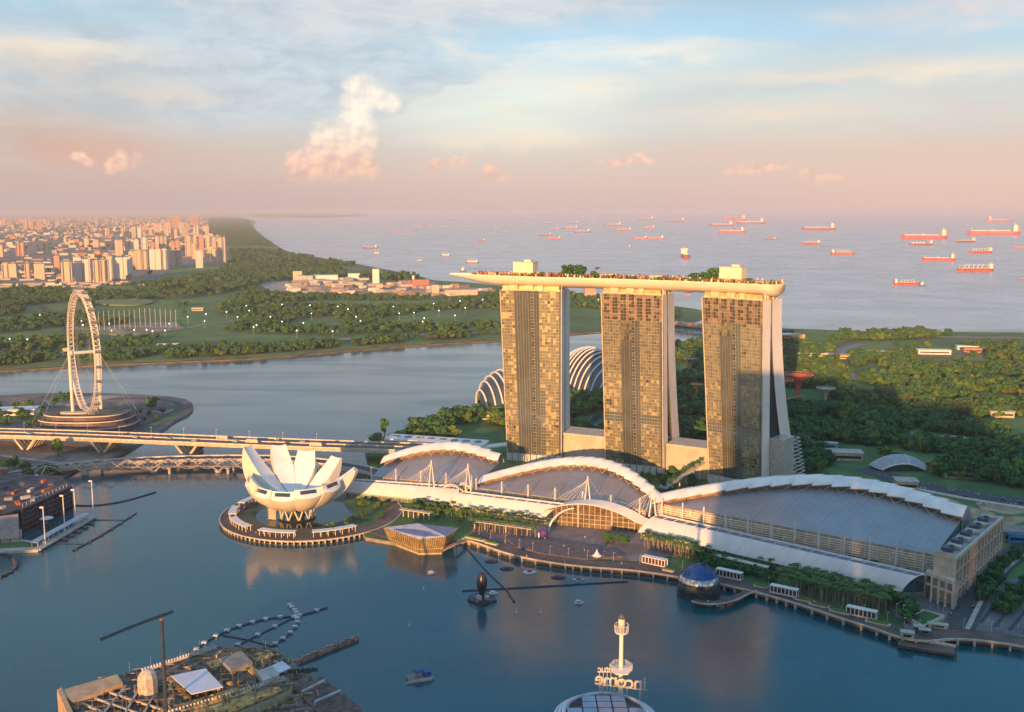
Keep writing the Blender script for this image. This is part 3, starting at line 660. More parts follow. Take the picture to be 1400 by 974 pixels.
# ---------------------------------------------------------------- halls with lens roofs
def hall(root, A, B, zf, depth0, depth1, zpk, zend0, zend1, nseg, zig=6, shell=26, peak=.5, back_extra=0, wallz=None, front_t=1.0):
    A = Vector(A[:2]); B = Vector(B[:2]); s = (B-A).normalized(); n = Vector((-s.y, s.x)); L = (B-A).length
    def zb(u):
        x = (u/peak if u < peak else 1-(u-peak)/(1-peak)); x = max(0, min(1, x))
        e = zend0 if u < peak else zend1
        return e+(zpk-e)*sin(x*pi/2)**.9
    def dep(u): return depth0+(depth1-depth0)*u+back_extra*sin(pi*u)
    def P(u, v):
        d = dep(u)*v; z = zf+(zb(u)-zf)*(v**.8)*1.0
        q = A+s*(L*u)+n*d; return Vector((q.x, q.y, z))
    b = MB(); b.grid(lambda u, v: P(u, v), 60, 10)
    for k in range(1, 40): # standing seams
        for j in range(8): b.bar(P(k/40, j/8)+Vector((0,0,.05)), P(k/40, (j+1)/8)+Vector((0,0,.05)), .16, .12)
    b.build('roof', roofgrey, root)
    # side skirts
    b = MB()
    for u in (0, 1):
        for j in range(9):
            p, q = P(u, j/9), P(u, (j+1)/9); b.quad((p.x,p.y,3), (q.x,q.y,3), q, p)
    for j in range(30):
        p, q = P(j/30, 1), P((j+1)/30, 1); b.quad((p.x,p.y,3), (q.x,q.y,3), q, p)
    b.build('wall', mat('gable_grey', (.34,.34,.37), .6), root)
    # overlapping white shells along the arched back edge
    for k in range(nseg):
        u0, u1 = k/nseg, (k+1.12)/nseg; u1 = min(u1, 1.02); um = (u0+u1)/2; b = MB(); zc = zb(min(1, um))
        def S(a, v):
            u = u0+(u1-u0)*a; uu = max(0, min(1, u)); base = A+s*(L*u)+n*(dep(uu)-9)
            lip = (-zig*(1-a)*0.5+zig*a*0.5)*(1-.45*um)
            x = lip+(shell-lip)*v; z = zb(uu)*.8+zc*.2+2.6+6.8*sin(pi*(.06+.94*v)*.95)-7*v**3+.5*a
            q = base+n*x; return (q.x, q.y, z)
        b.grid(S, 4, 11); S2 = S
        b.grid(lambda a, v: (S2(a, v)[0], S2(a, v)[1], S2(a, v)[2]-.7), 4, 11)
        for a in (0, 1):
            for j in range(10):
                p, q = S2(a, j/10), S2(a, (j+1)/10); b.quad(p, q, (q[0],q[1],q[2]-.7), (p[0],p[1],p[2]-.7))
        for j in range(3):
            p, q = S2(j/3, 0), S2((j+1)/3, 0); b.quad(p, q, (q[0],q[1],q[2]-.7), (p[0],p[1],p[2]-.7))
        b.build('roof_shell', shellm, root, smooth=True)
    if nseg == 15:
        b = MB()
        for j in range(10):
            p, q = S2(1, j/10), S2(1, (j+1)/10); b.quad(p, q, (q[0],q[1],zf-3), (p[0],p[1],zf-3))
        b.build('gable', mat('gable_grey', (.34,.34,.37), .6), root)
    b = MB()
    for k in range(nseg): # V trusses below the lip
        u = (k+.5)/nseg; p = P(u, .86); t1 = A+s*(L*(k+.1)/nseg)+n*(dep(u)-8); t2 = A+s*(L*(k+.9)/nseg)+n*(dep(u)-8)
        b.bar(p, (t1.x,t1.y,zb(u)+3), .3); b.bar(p, (t2.x,t2.y,zb(u)+3), .3)
    for j in range(40):
        u0, u1 = j/40, (j+1)/40; a = A+s*(L*u0)+n*(dep(u0)-2); c = A+s*(L*u1)+n*(dep(u1)-2)
        b.quad((a.x,a.y,zb(u0)-1), (c.x,c.y,zb(u1)-1), (c.x,c.y,zb(u1)+5), (a.x,a.y,zb(u0)+5), 1)
    b.build('truss', [cream, mat('fascia_brown', (.30,.22,.16), .7)], root)
    return dict(A=A, B=B, s=s, n=n, L=L, P=P, zb=zb, dep=dep)
def mast(root, p, h, spread, s, n, name='mast', legs=2, back=14):
    b = MB(); p = Vector(p); top = p+Vector((0,0,h))
    if legs == 2:
        for sg in (-1, 1): b.tube(p+Vector((s.x,s.y,0))*sg*spread, top, .7, .35, n=7)
    else: b.tube(p, top, .8, .5, n=7)
    b.build(name, white, root)
    b = MB()
    for k in (0, 2, 4):
        q = p+Vector((n.x,n.y,0))*back+Vector((s.x,s.y,0))*(k-2)*5; b.bar(top, q+Vector((0,0,1)), .12)
        q = p-Vector((n.x,n.y,0))*6+Vector((s.x,s.y,0))*(k-2)*3; b.bar(top, q+Vector((0,0,-1)), .12)
    b.build('stay_cables', steel, root)
louv = mat('louvre_cream', (.76,.72,.62), .6)
# hall one
r1 = thing('theatre_hall', 'lens-roofed hall furthest left, its white scalloped roof edge rising behind the flower museum', 'hall', tuple(G(570,665,3)), 'lens-roofed halls by the bay')
h1 = hall(r1, G(508,652,20), G(650,663,20), 20, 34, 78, 35, 24, 22, 11, shell=24, peak=.52, back_extra=6)
r2 = thing('casino_hall', 'lens-roofed hall in the middle, lit brown roof under a white arched edge', 'hall', tuple(G(770,690,3)), 'lens-roofed halls by the bay')
h2 = hall(r2, G(650,667,20), G(882,697,20), 20, 16, 42, 29, 19, 13, 16, shell=26, peak=.46, back_extra=58)
r3 = thing('expo_hall', 'largest lens-roofed hall on the right, broad shaded grey roof with white scalloped back edge', 'hall', tuple(G(1090,740,3)), 'lens-roofed halls by the bay')
h3 = hall(r3, G(899,688,30), G(1279,759,30), 30, 4, 84, 41, 28, 35, 15, shell=34, peak=.55, back_extra=52, zig=9)
for (r, h, nm, z0, hh, lo) in ((r1,h1,5,12,19,.02), (r2,h2,7,12,19,.02), (r3,h3,12,12,24,.03)):
    s3, n3 = h['s'], h['n']
    b = MB()
    A_, B_ = h['A']-n3*1.0, h['B']-n3*1.0
    for z in [z0+.6+1.9*k for k in range(int((h['P'](0,0).z-z0)/1.9))]:
        b.bar((*A_, z), (*B_, z), .5, .9)
    for k in range(int(h['L']/9)): x = A_+s3*(9*k+4); b.bar((*(x-n3*.2), 10), (*(x-n3*.2), h['P'](0,0).z), .5)
    b.build('louvre_screen', louv, r)
    b = MB(); b.quad((*(h['A']+n3*.5),3), (*(h['B']+n3*.5),3), (*(h['B']+n3*.5),h['P'](0,0).z-.2), (*(h['A']+n3*.5),h['P'](0,0).z-.2)); b.build('front_wall', mat('warm_recess', (.42,.34,.25), .7), r)
    b = MB(); td = 13 if h is h3 else 6; A2 = h['A']-n3*td; B2 = h['B']-n3*td
    b.prism([tuple(A2), tuple(B2), tuple(h['B']-n3*.8), tuple(h['A']-n3*.8)], 3.4, z0); b.bar((*A2,z0+.5),(*B2,z0+.5),.7,1.6); b.build('terrace', cream, r)
    for k in range(nm):
        x = h['A']+s3*(h['L']*(lo+(1-2*lo)*k/(nm-1)))-n3*5; mast(r, (x.x,x.y,z0), hh, 1.5, s3, n3, legs=1, back=4)
# big A-frame masts between the halls
for (px, pb, ptop, lab) in ((590,662,629,'tall white raking mast with stays before the left hall roof'), (640,668,634,'tall white raking mast with stays between the left and middle halls'), (803,686,651,'tall white A-shaped mast with stays at the front of the middle hall'), (892,702,664,'tall white A-shaped mast with stays between the middle hall and the largest hall')):
    p = G(px, pb+5, 20); zt = zat(p.x, p.y, ptop); r = thing('cable_mast', lab, 'mast', tuple(p), 'A-frame masts along the halls')
    mast(r, p, zt-20, 3.0, h2['s'], h2['n'], legs=2, back=14)
    b = MB()
    for k in range(6):
        q = Vector((p.x,p.y,16))-Vector((*h2['s'],0))*(8+6*k)+Vector((*h2['n'],0))*2; b.bar((p.x,p.y,zt-.5-.8*k), q, .2)
    b.build('raking_cable', white, r)
# ---------------------------------------------------------------- barrel canopies of the shopping arcade
def canopy(label, F0, F1, B0, B1, zf, zb, nrib, name='arcade_canopy', glass=.32, wallh=None):
    F0, F1, B0, B1 = [Vector(p[:2]) for p in (F0, F1, B0, B1)]
    r = thing(name, label, 'canopy', (F0.x,F0.y,3), 'barrel canopies of the shopping arcade')
    def P(u, v):
        a = F0.lerp(F1, u); c = B0.lerp(B1, u); x = 1-cos(v*pi/2*.94); x = v
        z = zf+(zb-zf)*sin(min(1, v*1.05)*pi/2)**.85; q = a.lerp(c, x); return Vector((q.x, q.y, z))
    b = MB(); b.grid(lambda u, v: P(u, v*(1-glass)), 2*nrib+1, 8); b.grid(lambda u, v: P(u, v*(1-glass))-Vector((0,0,.5)), 2*nrib+1, 8)
    b.bar(P(0,0)-Vector((0,0,.3)), P(1,0)-Vector((0,0,.3)), .5, .7)
    b.build('membrane', tent, r, smooth=False)
    b = MB(); b.grid(lambda u, v: P(u, (1-glass)+v*glass)-Vector((0,0,.1)), nrib+1, 4); b.build('skylight', mat('skylight_glass', (.10,.12,.19), .12, .1, spec=1), r)
    b = MB()
    for k in range(nrib+1):
        for j in range(10): b.bar(P(k/nrib, j/10)+Vector((0,0,.15)), P(k/nrib, (j+1)/10)+Vector((0,0,.15)), .35 if k not in (0,nrib) else .8, .35)
    b.bar(P(0,1)+Vector((0,0,.3)), P(1,1)+Vector((0,0,.3)), 1.2, 1.2); b.build('rib', white, r)
    b = MB(); a0 = F0.lerp(B0, .12); a1 = F1.lerp(B1, .12); c0, c1 = B0, B1
    b.prism([tuple(a0), tuple(a1), tuple(c1), tuple(c0)], 3.4, zf-.6); 
    b.build('arcade_wall', glassgn, r)
    b = MB()
    for k in range(nrib*2): x = a0.lerp(a1, k/(nrib*2)); b.bar((x.x,x.y-.15,3.4), (x.x,x.y-.15,zf-.3), .3)
    b.bar((*a0, 7.2), (*a1, 7.2), .9, .5); b.build('mullions', cream, r)
    # closed ends
    b = MB()
    for u in (0, 1):
        for j in range(8):
            p, q = P(u, .12+.88*j/8), P(u, .12+.88*(j+1)/8); b.quad((p.x,p.y,zf-.7), (q.x,q.y,zf-.7), q-Vector((0,0,.6)), p-Vector((0,0,.6)))
    b.build('end_glass', glassdk, r)
    return P
canopy('barrel canopy furthest left, curving behind the flower museum', G(470,672,9), G(628,688,9), G(488,655,21), G(626,664,21), 9, 20, 9)
canopy('pink-lit barrel canopy in front of the middle hall, left of the entrance arch', G(614,690,10), G(745,708,10), G(636,673,21), G(775,690,21), 10, 21, 9)
canopy('long shaded barrel canopy in front of the largest hall', G(873,727,10), G(1232,809,10), G(902,706,21), G(1264,788,21), 10, 22, 22)
# entrance arch canopy
re = thing('entrance_canopy', 'wide white arched entrance canopy over the glass hall between the arcades', 'canopy', tuple(G(800,720,3)))
E0, E1 = G(742,704,12), G(882,716,12); EB0, EB1 = G(775,688,20), G(893,705,18)
def EP(u, v):
    f = E0.lerp(E1, u); c_ = EB0.lerp(EB1, u); p = f.lerp(c_, v); a = sin(pi*min(1, u*1.0+.08)); return Vector((p.x, p.y, 12+13*max(0, a)**.8*(1-.25*v)+6*v*(1-.6*u)))
b = MB(); b.grid(EP, 22, 7); b.grid(lambda u, v: EP(u, v)-Vector((0,0,.9)), 22, 7)
for j in range(21): b.quad(EP(j/21,0), EP((j+1)/21,0), EP((j+1)/21,0)-Vector((0,0,.9)), EP(j/21,0)-Vector((0,0,.9)))
b.build('membrane', tent, re, smooth=True)
b = MB()
for j in range(26):
    a, c_ = EP(j/26,.12), EP((j+1)/26,.12); b.quad((a.x,a.y,3.2), (c_.x,c_.y,3.2), c_-Vector((0,0,1)), a-Vector((0,0,1)))
b.build('glass_front', mat('amber_glass', (.22,.16,.08), .2, .3, var=.25, scale=.15, spec=1), re)
b = MB()
for j in range(19):
    a = EP(j/18,.10); b.bar((a.x,a.y,3.2), a-Vector((0,0,1)), .45 if j % 6 else 1.3)
for z in (7, 11, 15): 
    a, c_ = EP(.12,.10), EP(.9,.10); b.bar((a.x,a.y,z), (c_.x,c_.y,z), .35)
b.build('glazing_frame', cream, re)
b = MB()
arc = [(lambda p: (p.x, p.y-1.5, p.z))(EP(.0+.2*0,.0))]
q0 = G(750,728,3.2)
b.path([(q0.x+22*(1-cos(t)), q0.y+8*(1-cos(t)), 3.2+19*sin(t)) for t in [pi/2*j/12 for j in range(13)]], .8, n=6); b.build('arch_rib', white, re)
for k, (pa, pb) in enumerate((((612,668),(690,674)),((700,664),(790,672)),((822,690),(875,700)))):  # small arched skylight frames
    pass
for k, (x0, x1, y) in enumerate(((600,636,668),(622,648,666),(815,872,692))):
    a, c_ = G(x0,y,18), G(x1,y+4,18); r = thing('arched_rib_skylight', ['outer small white ribbed arch between the left and middle canopies','inner small white ribbed arch between the left and middle canopies','low white ribbed arch right of the A-shaped mast'][k], 'skylight', tuple(a))
    for off_ in (0, 5):
        b = MB(); P = [Vector((a.lerp(c_, j/14).x, a.lerp(c_, j/14).y+off_, 16+6*sin(pi*j/14))) for j in range(15)]; b.path(P, .5, n=5); b.build('arch', white, r)
    b = MB()
    for j in range(1, 14): p = a.lerp(c_, j/14); z = 16+6*sin(pi*j/14); b.bar((p.x,p.y,z), (p.x,p.y+5,z), .3)
    b.build('rung', white, r)
# ---------------------------------------------------------------- end block of the largest hall
cA = G(1300,832,3)+Vector((*h3['n'],0))*7; cB = G(1366,766,3)+Vector((*h3['n'],0))*5; dn = (cB-cA).normalized(); dl = Vector((-dn.y, dn.x, 0)); 
zc = zat(cA.x, cA.y, 760)-2
re = thing('stone_end_block', 'cream stone block with tall columned bays at the right end of the largest hall', 'building', tuple(cA))
Wd = (cB-cA).length; off_in = 15
b = MB(); P = [cA+dl*1.5, cB+dl*1.5, cB+dl*off_in, cA+dl*off_in]; b.prism([tuple(p[:2]) for p in P], 3, zc); b.build('wall', [mat('bay_glass', (.20,.20,.20), .3, .1, var=.2, scale=.2, spec=.8), mat('roof_dark', (.16,.14,.13), .8)], re)
b = MB()
for k in range(15): p = cA.lerp(cB, k/14); b.box((p.x+dl.x*.8, p.y+dl.y*.8, (zc+3)/2), (1.8, 2.2, zc-3), atan2(dn.y, dn.x))
for z, h_ in ((12,1.5),(15,1.0),(zc-1,2.4),((zc+15)/2,.8)): b.bar(cA.lerp(cA,0)+dl*.8+Vector((0,0,z-3)), cB+dl*.8+Vector((0,0,z-3)), 1.6, h_)
b.bar(cA+dl*.8+Vector((0,0,zc-3)), cA+dl*(off_in+1)+Vector((0,0,zc-3)), 1.2, 2)
b.build('column_frame', cream, re)
b = MB(); b.box(tuple(cA+dl*8+dn*.4+Vector((0,0,zc/2))), (.9,14,zc-1), atan2(dn.y,dn.x)); b.build('corner_wall', cream, re)
for k in range(5):
    b = MB(); p = cA.lerp(cB, .12+.18*k)+dl*(10); b.box((p.x,p.y,zc+1.2),(7,7,2.4),atan2(dn.y,dn.x),0); b.box((p.x+3,p.y+1,zc+2.6),(3,3,1.6),atan2(dn.y,dn.x),0); b.build('roof_plant', mat('plant_dark', (.07,.08,.14), .5), re)
    b = MB(); p = cA.lerp(cB, .20+.18*k)+dl*(8); b.box((p.x,p.y,zc+.8),(6,9,1.6),atan2(dn.y,dn.x),0); b.build('roof_slab', concrete, re)
b = MB(); 
p0 = cA+dl*2-dn*1; st_ = -Vector((*h3['s'],0)); fr = Vector((*(-h3['n']),0))
base = G(1263,819,3); ce = G(1302,834,3); q = [base, ce, ce+Vector((*h3['n'],0))*6.5, base+Vector((*h3['n'],0))*8]
rf = thing('colonnade', 'open cream stone colonnade standing at the right end of the long canopy', 'colonnade', tuple(base))
zt = zat(base.x, base.y, 786)
for i in range(5):
    for j in (0, 1, 2):
        if 0 < i < 4 and j == 1: continue
        p = q[0]+(q[1]-q[0])*(i/4)+(q[3]-q[0])*(j/2); b = MB(); b.box((p.x,p.y,(zt+3)/2),(1.6,1.6,zt-3),atan2(h3['s'].y,h3['s'].x)); b.build('column', cream, rf)
b = MB(); b.prism([tuple(x[:2]) for x in q], zt, zt+2.4, 0); b.bar(q[0]+Vector((0,0,12)), q[1]+Vector((0,0,12)), 1.4, 1.6); b.bar(q[1]+Vector((0,0,12)), q[2]+Vector((0,0,12)), 1.4, 1.6); b.build('roof_beam', cream, rf)
# gable end: arched grey wall of the largest hall
# ---------------------------------------------------------------- flower museum
mc = Vector((G(407,706,3).x, G(407,706,3).y-2, 0))
mus = thing('flower_museum', 'white lotus-shaped museum of ten curved petals standing on the round island', 'museum', tuple(mc+Vector((0,0,3))))
pet_out = mat('petal_shell', (.68,.63,.56), .5, var=.05, scale=.05, bump=.05, bscale=.3); pet_in = mat('petal_inner', (.80,.79,.78), .45, var=.04, scale=.05)
ZB = 13.0
# azimuth, tip radius, tip height, tip half width, curl
PET = [(163,50,65,6.5,1.16),(124,42,61,7,1.05),(87,40,55,8,.98),(48,47,50,7,.90),(10,53,45,5.5,.84),(-26,40,34,12.5,.78),(-62,38,32,12,.76),(-97,36,30,12,.76),(-131,37,31,12,.78),(-160,42,38,11,.86)]
for i, (az, R, hz, hw, curl) in enumerate(PET):
    a = radians(az); er = Vector((cos(a), sin(a), 0)); et = Vector((-sin(a), cos(a), 0))
    top = hz-ZB; amax = curl*pi/2
    def spine(s):     # radius, height of the outer line
        t = s*amax; rr = 8+(R-8)*sin(t)/sin(min(amax, pi/2)); zz = ZB+top*(1-cos(t))/(1-cos(amax)); return rr, zz
    def width(s):
        rr, _ = spine(s); return min(rr*math.tan(pi/10)*.99, hw*(1+.95*(1-s)))
    tk = 13 if hz > 40 else 10
    def inner(s):
        if hz > 40: return 3+(R-4.5)*s**.92, 21.5+(hz-21.0)*s**1.45
        return 3+(R-5.0)*s, 21.5+(hz+6.5-21.5)*s**2.2
    N = 18; M_ = 8; out = MB(); inn = MB(); sd = MB()
    def O(s, v): rr, zz = spine(s); w_ = width(s); k = (2*v-1); return mc+er*(rr+2.6*(1-k*k)*s)+et*(w_*k)+Vector((0,0,zz-1.6*(1-k*k)))
    def I(s, v): rr, zz = inner(s); w_ = min(width(s), max(.6, rr*math.tan(pi/10)*1.05)); k = (2*v-1); return mc+er*rr+et*(w_*k)+Vector((0,0,zz-.8*(1-k*k)))
    out.grid(lambda u, v: O(v, u), M_, N)
    for j in range(N-1):
        for v in (0, 1): out.quad(O(j/(N-1),v), O((j+1)/(N-1),v), I((j+1)/(N-1),v), I(j/(N-1),v))
    o = out.build('petal', [pet_out], mus, smooth=False)
    for pl in o.data.polygons[:(M_-1)*(N-1)]: pl.use_smooth = True
    inn.grid(lambda u, v: I(v, u), M_, N)
    for k in range(M_-1): inn.quad(O(1,k/(M_-1)), O(1,(k+1)/(M_-1)), I(1,(k+1)/(M_-1)), I(1,k/(M_-1)))
    inn.build('petal_face', [pet_in], o, smooth=False)
    # dark rooflight set in the tip
    def TP(u, v): return O(1,u).lerp(I(1,u), v)
    if i >= 4:
        w_ = MB(); nrm = (TP(1,0)-TP(0,0)).cross(TP(0,1)-TP(0,0)).normalized()
        if nrm.z < 0: nrm = -nrm
        w_.quad(*[TP(u, v)+nrm*.25 for u, v in ((.2,.42),(.8,.42),(.8,.85),(.2,.85))]); w_.build('rooflight', glassdk, o)
b = MB(); b.lathe([(0.1,22.5),(10,22.8),(16,25)], mc, 24); b.build('oculus_bowl', pet_in, mus)
b = MB()
for k in range(10):
    a0, a1 = 2*pi*k/10, 2*pi*(k+.5)/10; a2 = 2*pi*(k+1)/10; r = 15
    p0 = mc+Vector((r*cos(a0), r*sin(a0), 3.2)); p1 = mc+Vector((r*cos(a1), r*sin(a1), 15)); p2 = mc+Vector((r*cos(a2), r*sin(a2), 3.2))
    b.tube(p0, p1, .7, n=6); b.tube(p2, p1, .7, n=6)
b.build('lattice_column', mat('lattice_cream', (.70,.62,.48), .5), mus)
b = MB(); b.lathe([(17,3.2),(17.5,4.4),(8,4.4)], mc, 28); b.lathe([(7,3.2),(6.5,14)], mc, 16); b.build('glass_core', glassdk, mus)
b = MB(); b.box((mc.x-21,mc.y-6,9),(6,6,13),.3); [b.box((mc.x-21,mc.y-9.1,4.5+2.6*k),(6.6,.8,.7),.3) for k in range(5)]; b.build('stair_tower', cream, mus)
# round the island: pergolas in arcs
pg = 0
for (a0, a1, lab) in ((148,168,'white pergola at the far left of the island'), (176,197,'broad white pergola on the left rim of the island'), (204,232,'white pergola on the front left rim of the island'),
                      (243,270,'white pergola on the front rim of the island'), (281,312,'long thin white pergola on the right front rim of the island')):
    rm = radians((a0+a1)/2); r = thing('pergola', lab, 'pergola', (IC.x+70*cos(rm), IC.y+70*sin(rm), 2.8), 'pergolas on the island')
    b = MB(); ringq(b, IC, 67, 74, 8.6, radians(a0), radians(a1), 8, 0, .6); b.build('roof', white, r)
    for k in range(7):
        b = MB()
        for rr in (68, 73): t = radians(a0+1+(a1-a0-2)*k/6); b.bar((IC.x+rr*cos(t), IC.y+rr*sin(t), 2.8), (IC.x+rr*cos(t), IC.y+rr*sin(t), 8.1), .6)
        b.build('post', cream, r)
# ---------------------------------------------------------------- crystal pavilion
cp = [G(530,720,3), G(575,752,3), G(612,752,3), G(626,735,3), G(600,716,3)]
cr = thing('crystal_pavilion', 'faceted golden glass pavilion with striped sloping roof standing in the water', 'pavilion', tuple(G(575,745,1)))
B0, B1, B2, B3, B4 = G(534,742,1), G(573,757,1), G(604,756,1), G(618,742,1), G(580,728,1)
T0, T1, T2, T3, T4 = G(525,722,16), G(574,738,15), G(610,734,18), G(626,722,19), G(572,716,15)
# fix heights so that walls lean outwards
b = MB()
for (a, c_, d, e) in ((B0,B1,T1,T0),(B1,B2,T2,T1),(B2,B3,T3,T2),(B3,B4,T4,T3),(B4,B0,T0,T4)): b.quad(a, c_, d, e)
b.build('glass_wall', mat('bronze_glass', (.42,.33,.16), .22, .35, var=.2, scale=.2, spec=1), cr)
b = MB()
for (a, c_, d, e, n_) in ((B0,B1,T1,T0,16),(B1,B2,T2,T1,11),(B2,B3,T3,T2,7)):
    for k in range(n_+1): b.bar(a.lerp(c_, k/n_)-Vector((0,.25,0)), e.lerp(d, k/n_)-Vector((0,.25,0)), .45)
    b.bar(a.lerp(e,.3)-Vector((0,.3,0)), c_.lerp(d,.3)-Vector((0,.3,0)), .4)
b.build('wall_frame', mat('gold_frame', (.60,.48,.26), .4, .2), cr)
b = MB(); b.add([T0, T1, T2, T4], [(0,1,2,3)]); b.add([T2, T3, T4], [(0,1,2)]); b.build('roof', mat('roof_blue', (.12,.14,.28), .4), cr)
b = MB()
for k in range(17): p = T0.lerp(T1, (k+.5)/17); q = T4.lerp(T2, (k+.5)/17); b.bar(p+Vector((0,0,.3)), q+Vector((0,0,.3)), 1.25, .35)
b.build('roof_rib', mat('roof_lilac', (.55,.56,.68), .45), cr)
b = MB(); b.prism([tuple(x[:2]) for x in (B0,B1,B2,B3,B4)], -.5, 3.2); b.build('plinth', cream, cr)
st = thing('landing_stair', 'small sunlit stair bridge rising from the pavilion to the promenade', 'stair', tuple(G(622,748,2)))
b = MB(); b.bar(G(605,752,4), G(622,744,6.5), 3.4, .8); b.bar(G(622,744,6.5), G(638,738,4), 3.4, .8); b.build('flight', mat('stair_terracotta', (.45,.25,.16), .7), st)
b = MB(); [b.bar(G(608+8*k,751-3.2*k,-1), G(608+8*k,751-3.2*k,4+(1.5 if k==2 else 0)), .7) for k in range(4)]; b.build('post', cream, st)
b = MB()
for z in (1.2,): b.bar(G(605,754,4+z), G(622,746,6.5+z), .2); b.bar(G(622,746,6.5+z), G(638,740,4+z), .2)
b.build('handrail', white, st)
# ---------------------------------------------------------------- glass sphere on the water
gs = G(955,812,0); R0 = 22.0
# size from the picture: 55 px wide
dist = sqrt(gs.x**2+gs.y**2+H*H); Rs = 27.5*dist/F*.99
so = thing('glass_sphere', 'dark blue glass dome with pale band floating off the promenade', 'dome building', (gs.x,gs.y,0))
cz = 7.0; b = MB()
prof = [(Rs*cos(t), cz+Rs*sin(t)) for t in [radians(-18+108*j/20) for j in range(21)]]
b.lathe([(max(.02, a), z) for a, z in prof[9:]], (gs.x,gs.y,0), 40); b.build('dome', mat('blue_glass', (.02,.08,.26), .07, .55, spec=1, var=.1), so, smooth=True)
b = MB(); b.lathe([(a, z) for a, z in prof[6:10]], (gs.x,gs.y,0), 40); b.build('pale_band', mat('silver_band', (.55,.56,.60), .18, .6, var=.25, scale=.3), so, smooth=True)
b = MB(); b.lathe([(a, z) for a, z in prof[:7]], (gs.x,gs.y,0), 40); b.build('lower_glass', mat('amber_low_glass', (.10,.10,.08), .12, .3, var=.3, scale=.3, spec=1), so, smooth=True)
b = MB()
for k in range(20):
    a = 2*pi*k/20; pts = [(gs.x+(r_+.12)*cos(a), gs.y+(r_+.12)*sin(a), z+.05) for r_, z in prof]
    b.path(pts, .13, n=4)
for j in (3, 6, 9, 12, 15): b.path([(gs.x+(prof[j][0]+.12)*cos(t), gs.y+(prof[j][0]+.12)*sin(t), prof[j][1]) for t in [2*pi*i/40 for i in range(40)]], .13, n=4, closed=True)
b.build('glazing_bar', mat('bar_blue', (.05,.09,.2), .3, .3), so)
b = MB(); b.lathe([(Rs-2,-1),(Rs+.5,-1),(Rs+.5,3.2),(Rs-2,3.2)], (gs.x,gs.y,0), 40); b.build('plinth', dark, so)
wk = thing('curved_walkway', 'curved jetty on pale piles joining the glass dome to the promenade', 'walkway', tuple(G(1000,818,0)))
b = MB(); wc = Vector((gs.x,gs.y)); 
pts = [G(948,822,3.4), G(965,826,3.4), G(985,825,3.4), G(1003,820,3.4), G(1018,812,3.4), G(1030,808,3.4)]
q = ribbon([p for p in pts], 7, 4.0, timber, None, it=1, th=.7); q.build('deck', timber, wk)
b = ribbon([p for p in pts], .6, 5.0, timber, None, it=1, off=-3.6, th=1.0); b.build('railing', cream, wk)
for k, p in enumerate([G(968,828,0), G(981,829,0), G(992,826,0), G(1005,821,0), G(1016,815,0)]):
    b = MB(); b.tube((p.x,p.y,-1), (p.x,p.y,3.6), .75, n=8); b.build('pile', white, wk)
# ---------------------------------------------------------------- glass-roofed conservatories behind the towers
def conserv(label, c, R1, R2, hz, az, tilt):
    r = thing('conservatory', label, 'conservatory', (c.x,c.y,3)); A = radians(az); ex = Vector((cos(A), sin(A), 0)); ey = Vector((-sin(A), cos(A), 0))
    def P(u, v, k=1.0):
        a = pi*v; x = R1*(2*u-1); w = sqrt(max(0, 1-(2*u-1)**2)); y = -R2*w*cos(a); z = hz*w*sin(a)**.9*(1+.35*(2*u-1)*tilt)
        return Vector((c.x, c.y, 3))+ex*x*k+ey*(y*k+z*.25)+Vector((0,0,z*k))
    b = MB(); b.grid(lambda u, v: P(.01+.98*u, v), 28, 16); b.build('glass_shell', mat('conservatory_glass', (.05,.075,.095), .15, .2, spec=1, var=.2, scale=.02), r, smooth=True)
    for k in range(14):
        u = .05+.90*k/13; b = MB(); b.path([P(u, j/18, 1.03) for j in range(19)], 1.35, n=5); b.build('arch_rib', white, r)
conserv('ribbed glass conservatory peeping out left of the left tower', G(700,553,3)+Vector((10,0,0)), 62, 44, 50, 25, -.2)
conserv('tall ribbed glass conservatory seen between the left and middle towers', G(792,530,3)+Vector((8,0,0)), 62, 42, 60, -55, -.2)
# shell-roofed greenhouse on the right
c3 = G(1228,640,3); gh = thing('shell_pavilion', 'low grey gridshell pavilion with arched ends among the garden trees', 'pavilion', tuple(c3))
b = MB(); w1_ = G(1268,640,3).x-G(1190,640,3).x
def GP(u, v):
    x = (u-.5)*w1_*(1-.25*abs(2*v-1)**2); y = (v-.5)*30; z = 3+15*sin(pi*(.04+.92*u))**.8*(.55+.45*sin(pi*v)); return (c3.x+x, c3.y+y, z)
b.grid(GP, 26, 12); b.build('shell', mat('gridshell', (.38,.39,.42), .4, .3, var=.15, scale=.5), gh, smooth=True)
b = MB(); b.path([GP(j/20, 0) for j in range(21)], .8, n=6); b.path([GP(.62+.0*j, j/10) for j in range(11)], .5, n=5); b.build('rim', white, gh)
b = MB(); [b.quad(GP(j/20,.04), GP((j+1)/20,.04), (GP((j+1)/20,.04)[0],GP((j+1)/20,.04)[1],3), (GP(j/20,.04)[0],GP(j/20,.04)[1],3)) for j in range(20)]; b.build('end_glazing', glassdk, gh)
